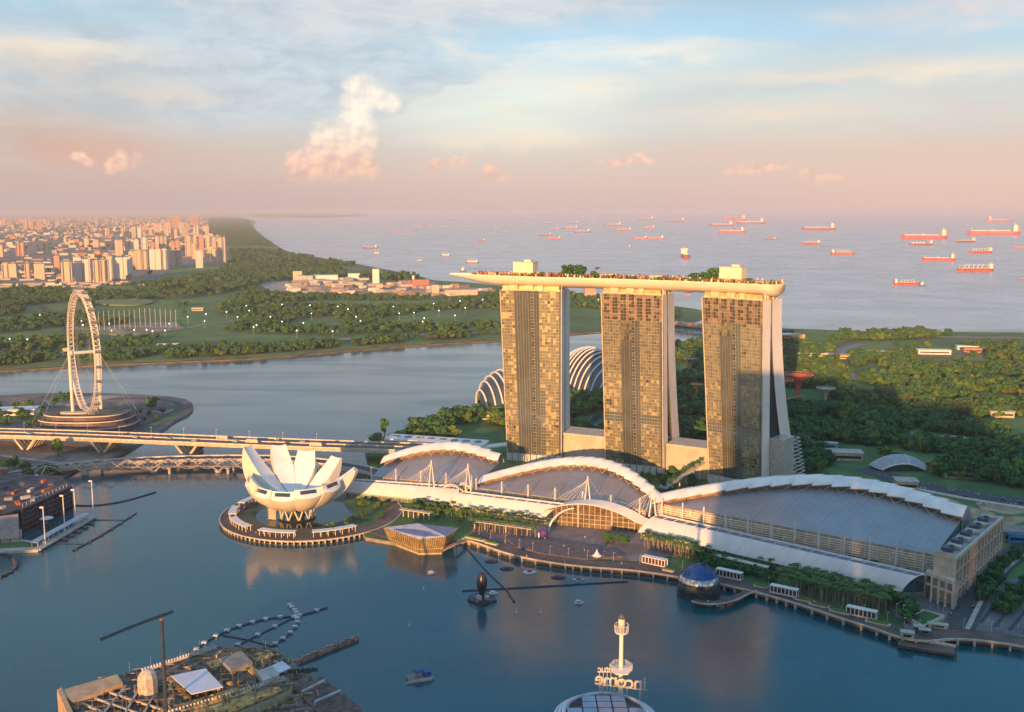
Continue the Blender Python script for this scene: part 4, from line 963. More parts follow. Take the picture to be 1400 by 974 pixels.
# supertrees
def supertree(px, py, h, rad, lab, m_):
    c = G(px, py, 3); r = thing('steel_garden_tree', lab, 'garden tower', tuple(c), 'steel garden trees behind the towers')
    b = MB(); b.lathe([(rad*.16,0),(rad*.13,h*.45),(rad*.2,h*.7),(rad*.5,h*.92),(rad*.62,h)], c, 16); b.build('trunk', m_, r)
    for k in range(18):
        a = 2*pi*k/18; b = MB(); b.path([(c.x+q*cos(a), c.y+q*sin(a), 3+z) for q, z in ((rad*.15,h*.6),(rad*.3,h*.8),(rad*.62,h*.97),(rad,h*1.02))], .45, n=4); b.build('branch', m_, r)
    b = MB(); b.path([(c.x+rad*cos(t), c.y+rad*sin(t), 3+h*1.02) for t in [2*pi*i/24 for i in range(24)]], .5, n=5, closed=True); b.path([(c.x+rad*.7*cos(t), c.y+rad*.7*sin(t), 3+h*.98) for t in [2*pi*i/24 for i in range(24)]], .4, n=5, closed=True); b.build('ring', m_, r)
red = mat('tree_red', (.50,.13,.08), .6, var=.15); pur = mat('tree_mauve', (.34,.22,.26), .6)
supertree(1090,552,42,22,'tall red steel garden tree right of the right tower', red)
supertree(1066,556,38,18,'red steel garden tree half hidden by the right tower', red)
supertree(952,550,26,9,'red and yellow steel garden tree left of the right tower', mat('tree_amber', (.55,.28,.10), .6))
supertree(1128,556,26,13,'small pale steel garden tree among the wood right of the red ones', mat('tree_pale', (.42,.42,.40), .6))
supertree(944,508,22,12,'mauve steel garden tree seen between the middle and right towers', pur)
rr = thing('sky_bridge', 'red curved walkway hung between the steel garden trees', 'walkway', tuple(G(1070,545,25)))
b = MB(); P = [G(1046,541,24), G(1062,546,24), G(1080,546,24), G(1100,541,24)]; ribbon(P, 3, 25, red, None, it=2, th=.8).build('deck', red, rr)
b = MB(); [b.bar((p.x,p.y,25), (p.x,p.y,27), .3) for p in subdiv([x[:2] for x in P], 1) for p in [Vector((p.x,p.y,0))]]; b.build('rail', red, rr)
# ---------------------------------------------------------------- observation wheel
fc = G(120,575,5); vx = Vector((fc.x, fc.y, 0)).normalized(); FD = 1378.0
fc = vx*FD; WZ = 99.0; WR = 79.0
va = atan2(fc.x, fc.y); pa = va-radians(11.5); pd = Vector((sin(pa), cos(pa), 0)); axd = Vector((cos(pa), -sin(pa), 0))
hub = Vector((fc.x, fc.y, WZ)); fw = thing('observation_wheel', 'giant white observation wheel with lit rim above a round terminal', 'ferris wheel', (fc.x,fc.y,18))
wm = mat('wheel_white', (.70,.66,.60), .45, var=.04)
def RP(t, r, o): return hub+pd*(r*cos(t))+Vector((0,0,r*sin(t)))+axd*o
for o_, r_ in ((-3.2, WR), (3.2, WR), (-3.2, WR-5.5), (3.2, WR-5.5)):
    b = MB(); b.path([RP(2*pi*i/72, r_, o_) for i in range(72)], .5, n=6, closed=True); b.build('rim', wm, fw)
b = MB()
for i in range(84):
    t = 2*pi*i/84; t2 = 2*pi*(i+1)/84
    b.bar(RP(t,WR,-3.2), RP(t,WR,3.2), .6); b.bar(RP(t,WR-5.5,-3.2), RP(t,WR-5.5,3.2), .45); b.bar(RP(t,WR,-3.2), RP(t2,WR-5.5,-3.2), .4); b.bar(RP(t,WR,3.2), RP(t2,WR-5.5,3.2), .4)
    b.bar(RP(t,WR,-3.2), RP(t2,WR,3.2), .4)
b.build('rim_truss', wm, fw)
for i in range(28):
    t = 2*pi*i/28+.1; c_ = RP(t, WR+3.2, 0); b = MB(); b.tube(c_-axd*3.6, c_+axd*3.6, 1.9, n=10); b.build('capsule', mat('capsule_glass', (.22,.24,.26), .15, .2, spec=1), fw)
for i in range(28):
    b = MB(); t = 2*pi*i/28
    for o_ in (-8, 8): b.bar(hub+axd*o_, RP(t+(.05 if o_ > 0 else -.05), WR-5.5, o_*.35), .05)
    b.build('spoke_cable', steel, fw)
b = MB(); b.tube(hub-axd*17, hub+axd*17, 2.0, n=14); b.tube(hub-axd*18, hub-axd*14, 3.2, n=14); b.tube(hub+axd*14, hub+axd*18, 3.2, n=14); b.build('spindle', wm, fw)
for sg in (-1, 1):
    b = MB(); p = hub+axd*17*sg; b.tube((p.x,p.y,16), (p.x,p.y,WZ+2), 2.1, n=12); b.build('support_column', wm, fw)
    b = MB(); [b.bar(p, (p.x+axd.x*sg*q+pd.x*w_, p.y+axd.y*sg*q+pd.y*w_, 4), .16) for q, w_ in ((48,24),(48,-24))]; b.build('stay_cable', steel, fw)
# terminal of stacked rounded floors
tb = thing('wheel_terminal', 'low round terminal building with stacked white edged floors under the wheel', 'terminal', (fc.x,fc.y,3))
def oval(rx, ry, n=40, rot=0.0, cx=0, cy=0, p=2.6):
    out = []
    for i in range(n):
        t = 2*pi*i/n; x = rx*abs(cos(t))**(2/p)*(1 if cos(t) > 0 else -1); y = ry*abs(sin(t))**(2/p)*(1 if sin(t) > 0 else -1)
        out.append((fc.x+cx+x*cos(rot)-y*sin(rot), fc.y+cy+x*sin(rot)+y*cos(rot)))
    return out
for z0_, z1_, rx, ry in ((3,9,64,48),(10,16,58,42),(17,22,52,35)):
    b = MB(); b.prism(oval(rx-2, ry-2), z0_, z1_); b.build('storey', mat('terminal_wall', (.12,.09,.10), .5, var=.3, scale=.1), tb)
    b = MB(); b.prism(oval(rx, ry), z1_, z1_+1, 1, 0, bottom=True); b.build('white_band', [white, mat('terrace_floor', (.10,.10,.08), .9, var=.3, scale=.1)], tb)
b = MB(); b.prism(oval(33,16), 23.02, 23.5); b.build('roof_garden', mat('roof_green', (.16,.17,.08), .9, var=.2, scale=.1), tb)
b = MB(); b.prism(oval(18,6,cx=-10,cy=-14), 23.02, 25); b.build('boarding_platform', cream, tb)
for k, (px, py, w_, d_, h_, m_, lab) in enumerate([(18,566,60,26,7,white,'white-roofed pit building left of the wheel terminal'), (92//1,487,12,12,14,mat('amber_box', (.75,.40,.12), .6),'small amber block on the far bank behind the wheel'),
                       (45,492,46,12,7,cream,'low pale shed on the far bank left of the wheel'), (230,476,40,14,8,cream,'pale building on the far bank right of the wheel'), (270,425,30,14,7,cream,'low pale clubhouse among the golf greens')]):
    p = G(px, py, 3); r = thing('low_building', lab, 'building', tuple(p)); b = MB(); b.box((p.x,p.y,3+h_/2),(w_,d_,h_),.2); b.build('wall', m_, r)
    b = MB(); b.box((p.x,p.y,3+h_+.4),(w_+2,d_+2,.8),.2); b.build('roof', white, r)
    b = MB(); b.box((p.x,p.y-d_/2*.98,3+h_*.55),(w_*.9,d_*.1,h_*.3),.2); b.build('window_band', black, r)
# ---------------------------------------------------------------- expressway bridge
def bridge_path(px, z): return [Vector(G(x, y, z)[:2]) for x, y in px]
BZ = 19.0
EW = bridge_path([(-120,589),(0,591),(100,594),(200,598),(300,602),(400,606),(500,609.5),(600,613)], BZ)
EWs = subdiv(EW, 2)
eb = thing('expressway_bridge', 'wide concrete expressway viaduct with V-shaped piers crossing behind the museum', 'bridge', tuple(Vector((*EW[3],BZ))))
ribbon(EWs, 36, BZ-.3, concrete, None, it=0, th=3.2).build('girder', mat('girder_concrete', (.52,.44,.34), .8, var=.1), eb)
ribbon(EWs, 14.4, BZ, asphalt, None, it=0, off=8.4, th=.25).build('far_carriageway', asphalt, eb)
ribbon(EWs, 14.4, BZ, asphalt, None, it=0, off=-8.4, th=.25).build('near_carriageway', asphalt, eb)
for o_, nm in ((17.4,'far_parapet'), (-17.4,'near_parapet'), (0,'median_barrier')):
    ribbon(EWs, .8, BZ+1.1, cream, None, it=0, off=o_, th=1.5).build(nm, mat('parapet_concrete', (.62,.55,.46), .75), eb)
for o_ in (4.8, 8.4, 12.0, -4.8, -8.4, -12.0):
    ribbon(EWs, .22, BZ+.012, line, None, it=0, off=o_).build('lane_line', line, eb)
EL = [0]; 
for a, c_ in zip(EWs, EWs[1:]): EL.append(EL[-1]+(c_-a).length)
def onway(L):
    i = next((k for k in range(len(EL)-1) if EL[k+1] >= L), len(EL)-2); u = (L-EL[i])/(EL[i+1]-EL[i]); d = (EWs[i+1]-EWs[i]).normalized(); return EWs[i].lerp(EWs[i+1], u), d
for (px, py) in ((45,618),(150,622),(264,620)):
    p0 = G(px, py, 0); # nearest point on path
    L_ = min([x*2 for x in range(int(EL[-1]/2))], key=lambda L: abs(onway(L)[0].x/onway(L)[0].y-p0.x/p0.y)); p, d = onway(L_); n_ = Vector((-d.y, d.x)); r = MB()
    for k in range(5):
        q = p+n_*(-14+7*k)
        for sg in (-1, 1): r.bar((*(q+d*sg*2.5),2), (*(q+d*sg*13),BZ-3.4), 2.0, 2.4)
    r.build('pier', cream, eb)
    r = MB(); q = p; r.box((q.x,q.y,.8),(9,38,2.6),atan2(d.y,d.x)); r.build('pile_cap', concrete, eb)
# lower road bridge and helix footbridge
LB = bridge_path([(-60,662),(20,648),(60,640),(120,633),(200,628),(330,625),(420,628),(500,640),(530,652)], 9)
lb = thing('road_bridge', 'low curved road bridge in front of the expressway', 'bridge', tuple(Vector((*LB[4],9))))
ribbon(LB, 18, 8.8, concrete, None, it=2, th=1.8).build('girder', concrete, lb); ribbon(LB, 13, 9.0, asphalt, None, it=2, th=.15).build('roadway', asphalt, lb)
for o_ in (8.6, -8.6): ribbon(LB, .5, 10.1, white, None, it=2, off=o_, th=1.4).build('parapet', mat('parapet_concrete', (.6,.55,.5), .7), lb)
for (px, py) in ((140,647),(232,648),(312,648),(320,643)):
    p = G(px, py, 0); b = MB(); b.tube((p.x,p.y,-1),(p.x,p.y,7.2),1.6,n=8); b.tube((p.x,p.y,4.5),(p.x,p.y,7.2),1.6,3.2,n=8); b.build('pier', concrete, lb)
HB = subdiv(bridge_path([(52,650),(68,645),(92,641),(120,640),(160,638),(210,637),(260,636),(330,636),(400,640),(470,652)], 8), 3)
hx = thing('helix_footbridge', 'steel double-helix footbridge curving low over the water', 'footbridge', tuple(Vector((*HB[len(HB)//2],8))))
HL = [0]
for a, c_ in zip(HB, HB[1:]): HL.append(HL[-1]+(c_-a).length)
def onhx(L):
    i = next((k for k in range(len(HL)-1) if HL[k+1] >= L), len(HL)-2); u = (L-HL[i])/(HL[i+1]-HL[i]); d = (HB[min(i+2,len(HB)-1)]-HB[max(0,i-1)]).normalized(); return HB[i].lerp(HB[i+1], min(1,u)), d
ribbon(HB, 6, 7.4, darkcon, None, it=0, th=.6).build('deck', mat('helix_deck', (.28,.22,.20), .6), hx)
hm = mat('helix_steel', (.62,.50,.40), .35, .4)
for ph in range(2):
    for sgn, rad in ((1, 5.2), (-1, 4.2)):
        b = MB(); pts = []
        for k in range(int(HL[-1]/1.6)):
            L_ = k*1.6; p, d = onhx(L_); n_ = Vector((-d.y, d.x)); a = sgn*(L_*2*pi/42)+ph*pi; pts.append((*(p+n_*rad*cos(a)), 9.6+rad*sin(a)))
        b.path(pts, .48, n=5); b.build('helix_tube', hm, hx)
b = MB()
for k in range(int(HL[-1]/5)):
    p, d = onhx(k*5); n_ = Vector((-d.y, d.x)); b.path([(*(p+n_*4.6*cos(t)), 9.6+4.6*sin(t)) for t in [pi*j/6 for j in range(7)]], .13, n=4)
b.build('hoop', hm, hx)
for (px, py) in ((117,654),(212,656),(300,657)):
    p0 = G(px, py, 0); L_ = min([x*2 for x in range(int(HL[-1]/2))], key=lambda L: abs(onhx(L)[0].x/onhx(L)[0].y-p0.x/p0.y)); p, d = onhx(L_); n_ = Vector((-d.y, d.x)); b = MB()
    for sg in (-1, 1):
        for s2 in (-1, 1): b.tube((p.x,p.y,1.5), (*(p+d*sg*7+n_*s2*2.5),7), .5, n=6)
    b.lathe([(0.1,2.8),(4.2,2.2),(3.4,.4),(.6,-1)], (p.x,p.y,0), 12); b.build('pier', mat('pier_pale', (.6,.56,.52), .5), hx)
# ---------------------------------------------------------------- trees
def leafmat(name, c, c2):
    m = bpy.data.materials.new(name); m.use_nodes = True; t = m.node_tree; k = NT(t); b = t.nodes['Principled BSDF']
    oi = t.nodes.new('ShaderNodeObjectInfo'); tc = t.nodes.new('ShaderNodeTexCoord'); n = k.noise(tc.outputs['Object'], .35, 3, .6)
    f = k.m('ADD', k.m('MULTIPLY', oi.outputs['Random'], .65), k.m('MULTIPLY', k.smooth(n, .3, .7), .45), clamp=True)
    k.l.new(k.mix(f, c, c2), b.inputs['Base Color']); b.inputs['Roughness'].default_value = .7; b.inputs['Specular IOR Level'].default_value = .25
    return m
leaf1 = leafmat('leaves', (.024,.095,.036), (.07,.165,.045)); leaf2 = leafmat('leaves_light', (.07,.15,.025), (.15,.22,.04)); leaf3 = leafmat('leaves_brown', (.05,.085,.03), (.09,.11,.04)); palmleaf = leafmat('palm_leaves', (.035,.09,.02), (.10,.17,.04))
bark = mat('bark', (.13,.10,.075), .9, var=.2)
def crown_bm(seed, R_=5.5, hz=1.0, z0=5.5, n=780, lobes=13, leaf=.84):
    rg = random.Random(seed); b = MB(); Ls = []
    for i in range(lobes):
        a = rg.uniform(0, 2*pi); r = R_*rg.uniform(.0,.74); Ls.append((r*cos(a), r*sin(a), z0+R_*hz*rg.uniform(-.3,.62), R_*rg.uniform(.24,.48)))
    for i in range(n):
        x, y, z, r = Ls[rg.randrange(lobes)]
        d = Vector((rg.gauss(0,1), rg.gauss(0,1), rg.gauss(.15,.85))).normalized(); p = Vector((x, y, z))+Vector((d.x*r, d.y*r, d.z*r*.8))*rg.uniform(.72,1.06)
        nrm = (d+Vector((rg.uniform(-.7,.7), rg.uniform(-.7,.7), rg.uniform(-.2,.9)))).normalized(); a = nrm.cross(Vector((rg.random(), rg.random(), .3))).normalized(); c_ = nrm.cross(a); s_ = leaf*rg.uniform(.6,1.25)
        b.add([p+a*s_+c_*s_*.3, p+c_*s_*.9, p-a*s_*.9, p-c_*s_, p+a*s_*.5-c_*s_*.6], [(0,1,2,3,4)])
    return b
def tree_proto(label, seed, lm, **kw):
    r = thing('broadleaf_tree', label, 'tree', (0,0,0)); b = MB(); b.tube((0,0,-.5),(0.1,0,3.4),.42,.30,n=7)
    rg = random.Random(seed)
    for k in range(5): a = 2*pi*k/5+rg.random(); b.tube((.1,0,2.6+.2*k),(2.6*cos(a),2.6*sin(a),5.8+rg.random()),.2,.07,n=5)
    b.build('trunk', bark, r); cb = crown_bm(seed, **kw); cr_ = cb.build('crown', lm, r); return r, cr_
protos = []
for i, (lm, kw) in enumerate([(leaf1, {}), (leaf1, dict(R_=6.2, hz=.7)), (leaf2, dict(R_=5.0)), (leaf3, dict(R_=5.2, hz=1.2)), (leaf1, dict(R_=4.6, hz=1.3, z0=6.5))]):
    protos.append(tree_proto('broadleaf tree', 30+i, lm, **kw))
TP_ = [Placer(p[0]) for p in protos]
# palm
palm = thing('palm_tree', 'palm', 'palm', (0,0,0)); b = MB(); b.tube((0,0,-.4),(.15,0,4),.26,.2,n=6,cap=False); b.tube((.15,0,4),(.1,.1,8.6),.2,.14,n=6,cap=False); b.build('trunk', mat('palm_bark', (.30,.24,.18), .9), palm)
b = MB(); rg = random.Random(3)
for k in range(18):
    a = 2*pi*k/18+rg.uniform(-.15,.15); up = rg.uniform(.1,1.3); L_ = rg.uniform(2.6,3.3); pts = []
    for j in range(6):
        q = j/5; pts.append(Vector((L_*q*cos(a)*cos(up*.4), L_*q*sin(a)*cos(up*.4), 8.6+L_*(sin(up)*q*.9-.75*q*q))))
    for j in range(5):
        w0 = .5*sin(pi*(.12+.85*j/5)); w1_ = .5*sin(pi*(.12+.85*(j+1)/5)); t = Vector((-sin(a), cos(a), 0))
        b.quad(pts[j], pts[j+1], pts[j+1]+t*w1_-Vector((0,0,w1_*.6)), pts[j]+t*w0-Vector((0,0,w0*.6))); b.quad(pts[j], pts[j+1], pts[j+1]-t*w1_-Vector((0,0,w1_*.6)), pts[j]-t*w0-Vector((0,0,w0*.6)))
b.build('crown', palmleaf, palm)
PALM = Placer(palm)
def inpoly(x, y, P):
    c_ = False; j = len(P)-1
    for i in range(len(P)):
        if (P[i][1] > y) != (P[j][1] > y) and x < (P[j][0]-P[i][0])*(y-P[i][1])/(P[j][1]-P[i][1])+P[i][0]: c_ = not c_
        j = i
    return c_
def scatter(P, n, rg, holes=(), jit=None):
    xs = [p[0] for p in P]; ys = [p[1] for p in P]; out = []; tries = 0
    while len(out) < n and tries < n*40:
        tries += 1; x, y = rg.uniform(min(xs), max(xs)), rg.uniform(min(ys), max(ys))
        if not inpoly(x, y, P) or any(inpoly(x, y, h) for h in holes): continue
        if jit and mnoise.noise(Vector((x*jit, y*jit, 0))) < -.12: continue
        out.append((x, y))
    return out
def pxy(lst, z=3): return [tuple(G(a, b_, z)[:2]) for a, b_ in lst]
holes = [pxy(h) for h in ([(1180,470),(1150,478),(1138,490),(1150,505),(1168,520),(1185,518),(1165,500),(1160,488),(1200,474)], [(1225,480),(1290,476),(1350,480),(1350,492),(1260,497)], [(1366,570),(1500,570),(1500,614),(1384,612)],
          [(1295,456),(1420,456),(1420,476),(1325,474)], [(1180,638),(1200,636),(1500,690),(1500,712),(1180,670)], [(1190,628),(1270,628),(1270,650),(1190,650)], [(1080,449),(1125,451),(1150,460),(1120,476),(1082,470)],
          [(800,592),(800,568),(832,562),(832,590)], [(1060,560),(1060,532),(1130,532),(1130,560)], [(1140,470),(1400,455),(1400,466),(1140,484)], [(660,556),(730,556),(730,530),(660,530)], [(770,534),(835,534),(835,505),(770,505)],
          [(510,622),(510,604),(700,604),(700,640)], [(1080,650),(1180,640),(1180,690),(1080,690)])]
# tower footprints and halls
for T in TW:
    c_ = T['c']+T['n']*30; holes.append([tuple((c_+T['s']*a+T['n']*d)[:2]) for a, d in ((-48,-36),(50,-36),(50,50),(-48,50))])
rg = random.Random(11)
garden = pxy([(540,600),(600,574),(650,560),(700,540),(760,528),(800,508),(835,486),(925,475),(965,466),(1085,458),(1200,456),(1500,456),(1700,560),(1600,720),(1420,700),(1250,652),(1090,650),(1000,610),(900,600),(700,608)])
pts = scatter(garden, 9500, rg, holes, .012)
pts.sort(key=lambda p: p[1]*1.0+abs(p[0]-300)*.1)
near, farp = pts[:110], pts[110:]
for i, (x, y) in enumerate(near):
    k = rg.choice([0,0,1,1,2,3,4]); TP_[k]((x, y, 3), rg.random()*6, rg.uniform(.65,1.6), ['dark green tree in the garden wood behind the towers and halls','broad dark green tree in the garden wood behind the towers and halls','yellow-green tree in the garden wood behind the towers and halls','brownish tree in the garden wood behind the towers and halls','tall dark tree in the garden wood behind the towers and halls'][k], 'trees of the garden wood, near rows %s' % ['dark','broad','yellow green','brownish','tall'][k])
def gn_forest(name, pts, src, label, z, smin, smax, seed):
    me = bpy.data.meshes.new(name); me.from_pydata([(x, y, z) for x, y in pts], [], []); o = bpy.data.objects.new(name, me); COL.objects.link(o)
    tag(o, label, 'trees', kind='stuff')
    ng = bpy.data.node_groups.new(name, 'GeometryNodeTree'); ng.interface.new_socket('Geometry', in_out='INPUT', socket_type='NodeSocketGeometry'); ng.interface.new_socket('Geometry', in_out='OUTPUT', socket_type='NodeSocketGeometry')
    N = ng.nodes; L = ng.links; i_ = N.new('NodeGroupInput'); o_ = N.new('NodeGroupOutput'); oi = N.new('GeometryNodeObjectInfo'); oi.transform_space = 'ORIGINAL'; oi.inputs['Object'].default_value = src; oi.inputs['As Instance'].default_value = True
    ip = N.new('GeometryNodeInstanceOnPoints'); rv = N.new('FunctionNodeRandomValue'); rv.data_type = 'FLOAT_VECTOR'; rv.inputs[0].default_value = (0,0,0); rv.inputs[1].default_value = (.1,.1,6.28); rv.inputs['Seed'].default_value = seed
    rs = N.new('FunctionNodeRandomValue'); rs.data_type = 'FLOAT'; rs.inputs[2].default_value = smin; rs.inputs[3].default_value = smax; rs.inputs['Seed'].default_value = seed+1
    L.new(i_.outputs[0], ip.inputs['Points']); L.new(oi.outputs['Geometry'], ip.inputs['Instance']); L.new(rv.outputs[0], ip.inputs['Rotation']); L.new(rs.outputs[1], ip.inputs['Scale']); L.new(ip.outputs[0], o_.inputs[0])
    md = o.modifiers.new('scatter', 'NODES'); md.node_group = ng; return o
cr = [p[1] for p in protos]
def forest(name, pts, label, z, smin, smax, mixw=(5,5,4,2,3)):
    ch = [[] for _ in cr]
    for i, p in enumerate(pts):
        w = mnoise.noise(Vector((p[0]*.006, p[1]*.006, 3.0)))
        k = rg.choices(range(5), [mixw[0]+3*max(0,-w), mixw[1], mixw[2]*(1+3*max(0,w)), mixw[3]*(1+3*max(0,w-.1)), mixw[4]])[0]; ch[k].append(p)
    kinds = ['dark round','broad dark','yellow-green','brownish','tall dark']
    for k in range(5):
        if ch[k]: gn_forest(name, ch[k], cr[k], kinds[k]+' trees of '+label, z, smin, smax, k*7+1)
forest('woodland', farp, 'the garden wood stretching to the right behind the towers', 2.0, .6, 1.75)
rg2 = random.Random(5)
east = pxy([(-300,500),(0,498),(120,492),(300,484),(450,473),(600,462),(700,456),(780,450),(900,446),(925,444),(925,424),(800,406),(700,396),(640,390),(592,387),(560,384),(480,372),(390,352),(330,358),(300,372),(200,388),(100,395),(-300,400)])
eholes = [pxy(h) for h in ([(-300,494),(0,490),(260,479),(480,467),(700,458),(700,450),(480,459),(260,471),(0,483),(-300,486)], [(130,470),(125,450),(230,434),(300,430),(345,438),(300,456),(230,462)], [(350,384),(480,380),(600,386),(700,396),(640,410),(520,407),(400,404),(350,400)],
          [(520,436),(600,424),(690,424),(690,440),(620,446),(520,446)], [(400,450),(400,438),(470,438),(470,450)], [(225,424),(300,412),(300,426),(240,432)], [(128,440),(128,412),(240,412),(240,440)])]
p_ = scatter(east, 9000, rg2, eholes, .0035)
forest('woodland', p_, 'the golf course and far bank beyond the reservoir', 2.2, .9, 1.7, (6,6,2,1.5,4))
strip = pxy([(-200,503),(0,501),(120,494),(300,487),(370,483),(450,476),(600,464),(690,460),(690,455),(450,470),(300,481),(0,494),(-200,496)])
forest('shore_trees', scatter(strip, 700, rg2, (), .01), 'the belt along the far reservoir bank', 2.2, .9, 1.6, (6,6,3,2,3))
coast = pxy([(180,402),(260,388),(300,374),(318,358),(312,340),(300,320),(300,304),(330,304),(345,312),(356,324),(378,340),(395,349),(430,354),(470,361),(520,370),(575,382),(560,386),(480,382),(430,380),(390,384),(350,392),(300,404),(240,410)])
forest('coast_woodland', scatter(coast, 7500, rg2, (), .001), 'the coastal park along the sea shore', 2.2, 1.3, 2.6, (8,6,1,2,5))
forest('coast_woodland', scatter(pxy([(285,322),(285,299),(330,299),(341,303),(340,310),(348,322),(318,330)]), 5200, rg2), 'the far end of the coastal park', 2.2, 2.2, 3.6, (8,6,.5,.5,5))
cityp = pxy([(-200,296.8),(300,296.6),(300,345),(240,352),(200,385),(100,392),(-200,395)])
forest('city_trees', scatter(cityp, 7000, rg2, (), .0009), 'the streets between the far housing blocks', 2.2, 1.3, 2.8, (8,6,1,1,5))
fl = pxy([(-100,560),(0,556),(60,560),(60,583),(0,583),(-100,583)]); forest('roadside_trees', scatter(fl, 60, rg2), 'the roadside left of the wheel terminal', 2.6, .7, 1.1)
# single trees one can point to
def tree(px, py, k, s_, lab, rz=0, sc3=None): p = G(px, py, 3); return TP_[k](tuple(p), rz or rg.random()*6, sc3 or s_, lab)
tree(80,624,2,1.9,'large yellow-lit tree standing before the left end of the expressway bridge', sc3=(1.5,1.5,2.0))
tree(207,560,0,1.6,'dark tree on the peninsula right of the wheel terminal'); tree(212,557,4,1.3,'smaller dark tree behind the one right of the wheel terminal')
tree(526,604,4,1.0,'tall slender tree by the water where the expressway ends', sc3=(1.1,1.1,2.5)); tree(512,609,1,1.5,'low round tree left of the tall slender tree'); tree(545,606,0,1.3,'low round tree right of the tall slender tree')
tree(905,660,3,1.0,'orange-brown tree at the foot of the right tower'); tree(920,652,1,1.1,'green tree on the ramp left of the right tower')
for i, (x, y) in enumerate([(40,560),(30,570),(60,576),(75,556),(90,550),(98,545),(84,548),(40,655),(60,652),(72,650),(20,640),(10,644),(35,648)]):
    tree(x, y, i % 2, 1.2, 'dark round tree on the left bank near the bridge ends and terminal')['group'] = 'trees on the left bank'
for i, (x, y) in enumerate([(182,575),(196,578),(204,570),(214,575),(190,568),(222,566)]): tree(x, y, 3, .8, 'thin tree along the road right of the wheel terminal')['group'] = 'trees by the peninsula road'
for i in range(34):
    t = rg.random(); p = G(700,655,3).lerp(G(960,668,3), t); q = Vector((p.x+rg.uniform(-4,8), p.y+rg.uniform(-2,26), 3)); TP_[rg.choice([0,1,2])](tuple(q), rg.random()*6, rg.uniform(.7,1.0), 'garden tree between the hall roofs and the tower feet', 'trees at the tower feet')
# promenade rows
def row(px0, px1, n, jx, jy, s0, s1, lab, grp, palmf=1.0, k_=(0,2)):
    A, B = G(*px0, 3.5), G(*px1, 3.5)
    for i in range(n):
        p = A.lerp(B, (i+.5)/n)+Vector((rg.uniform(-jx,jx), rg.uniform(-jy,jy), 0))
        if rg.random() < palmf: PALM(tuple(p), rg.random()*6, rg.uniform(s0, s1), lab[0], grp[0])
        else: TP_[rg.choice(k_)](tuple(p), rg.random()*6, rg.uniform(.55,.8), lab[1], grp[1])
lab = ('palm in the palm rows left of the plaza, behind the crystal pavilion', 'small leafy tree among the palms left of the plaza'); grp = ('palms left of the plaza', 'small trees left of the plaza')
row((560,706),(735,730),26,2,2,1.1,1.4,lab,grp,.75); row((560,700),(735,722),24,2,2,1.1,1.4,lab,grp,.7); row((640,724),(735,736),16,1,1.5,1.1,1.3,lab,grp,.9); row((570,694),(620,700),10,3,3,1,1.3,lab,grp,.2)
lab = ('palm in the row between the plaza and the dome', 'small tree between the plaza and the dome'); grp = ('palms between plaza and dome', 'small trees between plaza and dome')
row((878,748),(948,764),16,1,1.5,1.1,1.35,lab,grp,1); row((884,744),(954,760),16,1,1.5,1.1,1.35,lab,grp,1); row((822,740),(858,745),9,2,2,.8,1.0,lab,grp,0,(0,4))
lab = ('palm in the row behind the dome', 'leafy tree in the belt behind the dome'); grp = ('palms behind the dome', 'trees behind the dome')
row((950,768),(1070,797),26,3,4,1,1.3,lab,grp,.15,(0,1,4)); row((955,760),(1060,786),18,3,3,1,1.3,lab,grp,.1,(0,1,4))
lab = ('palm in the dense palm grove in front of the long shaded canopy', 'leafy tree in the palm grove in front of the long shaded canopy'); grp = ('palm grove before the long canopy', 'trees in the palm grove')
for j in range(4): row((1072+3*j,806-5*j),(1212+3*j,841-5*j),24,1.5,1,1.15,1.4,lab,grp,.95,(1,))
for i, (x, y, k, s_) in enumerate([(1212,826,1,1.0),(1222,830,0,1.1),(1240,838,0,1.15),(1246,845,0,1.1),(1238,850,1,.9)]): tree(x, y, k, s_, 'dense dark tree below the right end of the long canopy')['group'] = 'trees under the canopy end'
for i in range(26):
    p = G(1316,820,3).lerp(G(1385,752,3), i/26)+Vector((rg.uniform(2,14), rg.uniform(-5,3), 0)); TP_[rg.choice([0,1])](tuple(p), rg.random()*6, rg.uniform(.6,.9), 'street tree along the side road by the stone end block', 'street trees beside the end block')
for i in range(26):
    p = G(1345,842,3).lerp(G(1420,772,3), i/26)+Vector((rg.uniform(6,26), rg.uniform(-4,6), 0)); TP_[rg.choice([0,1,4])](tuple(p), rg.random()*6, rg.uniform(.7,1.1), 'tree across the side road at the right edge', 'trees at the right edge')
for (h, n_) in ((h1,12),(h2,14),(h3,40)):
    for i in range(n_):
        p = h['A']+h['s']*(h['L']*(i+.5)/n_)-h['n']*rg.uniform(3,9); TP_[rg.choice([0,1])]((p.x,p.y,(20 if h is not h3 else 12)-8.2 if h is not h3 else 11.6), rg.random()*6, rg.uniform(.42,.68), 'small shrubby tree on the terrace below the hall roofs', 'terrace trees').name = 'terrace_tree'  # small copies of the broadleaf trees, standing as terrace trees
for i in range(22):
    a = radians(rg.uniform(-75,60)); r_ = rg.uniform(46,68); TP_[rg.choice([0,2])]((IC.x+r_*cos(a), IC.y+r_*sin(a), 2.9), rg.random()*6, rg.uniform(.35,.7), 'small tree in the garden at the foot of the museum', 'trees on the island')
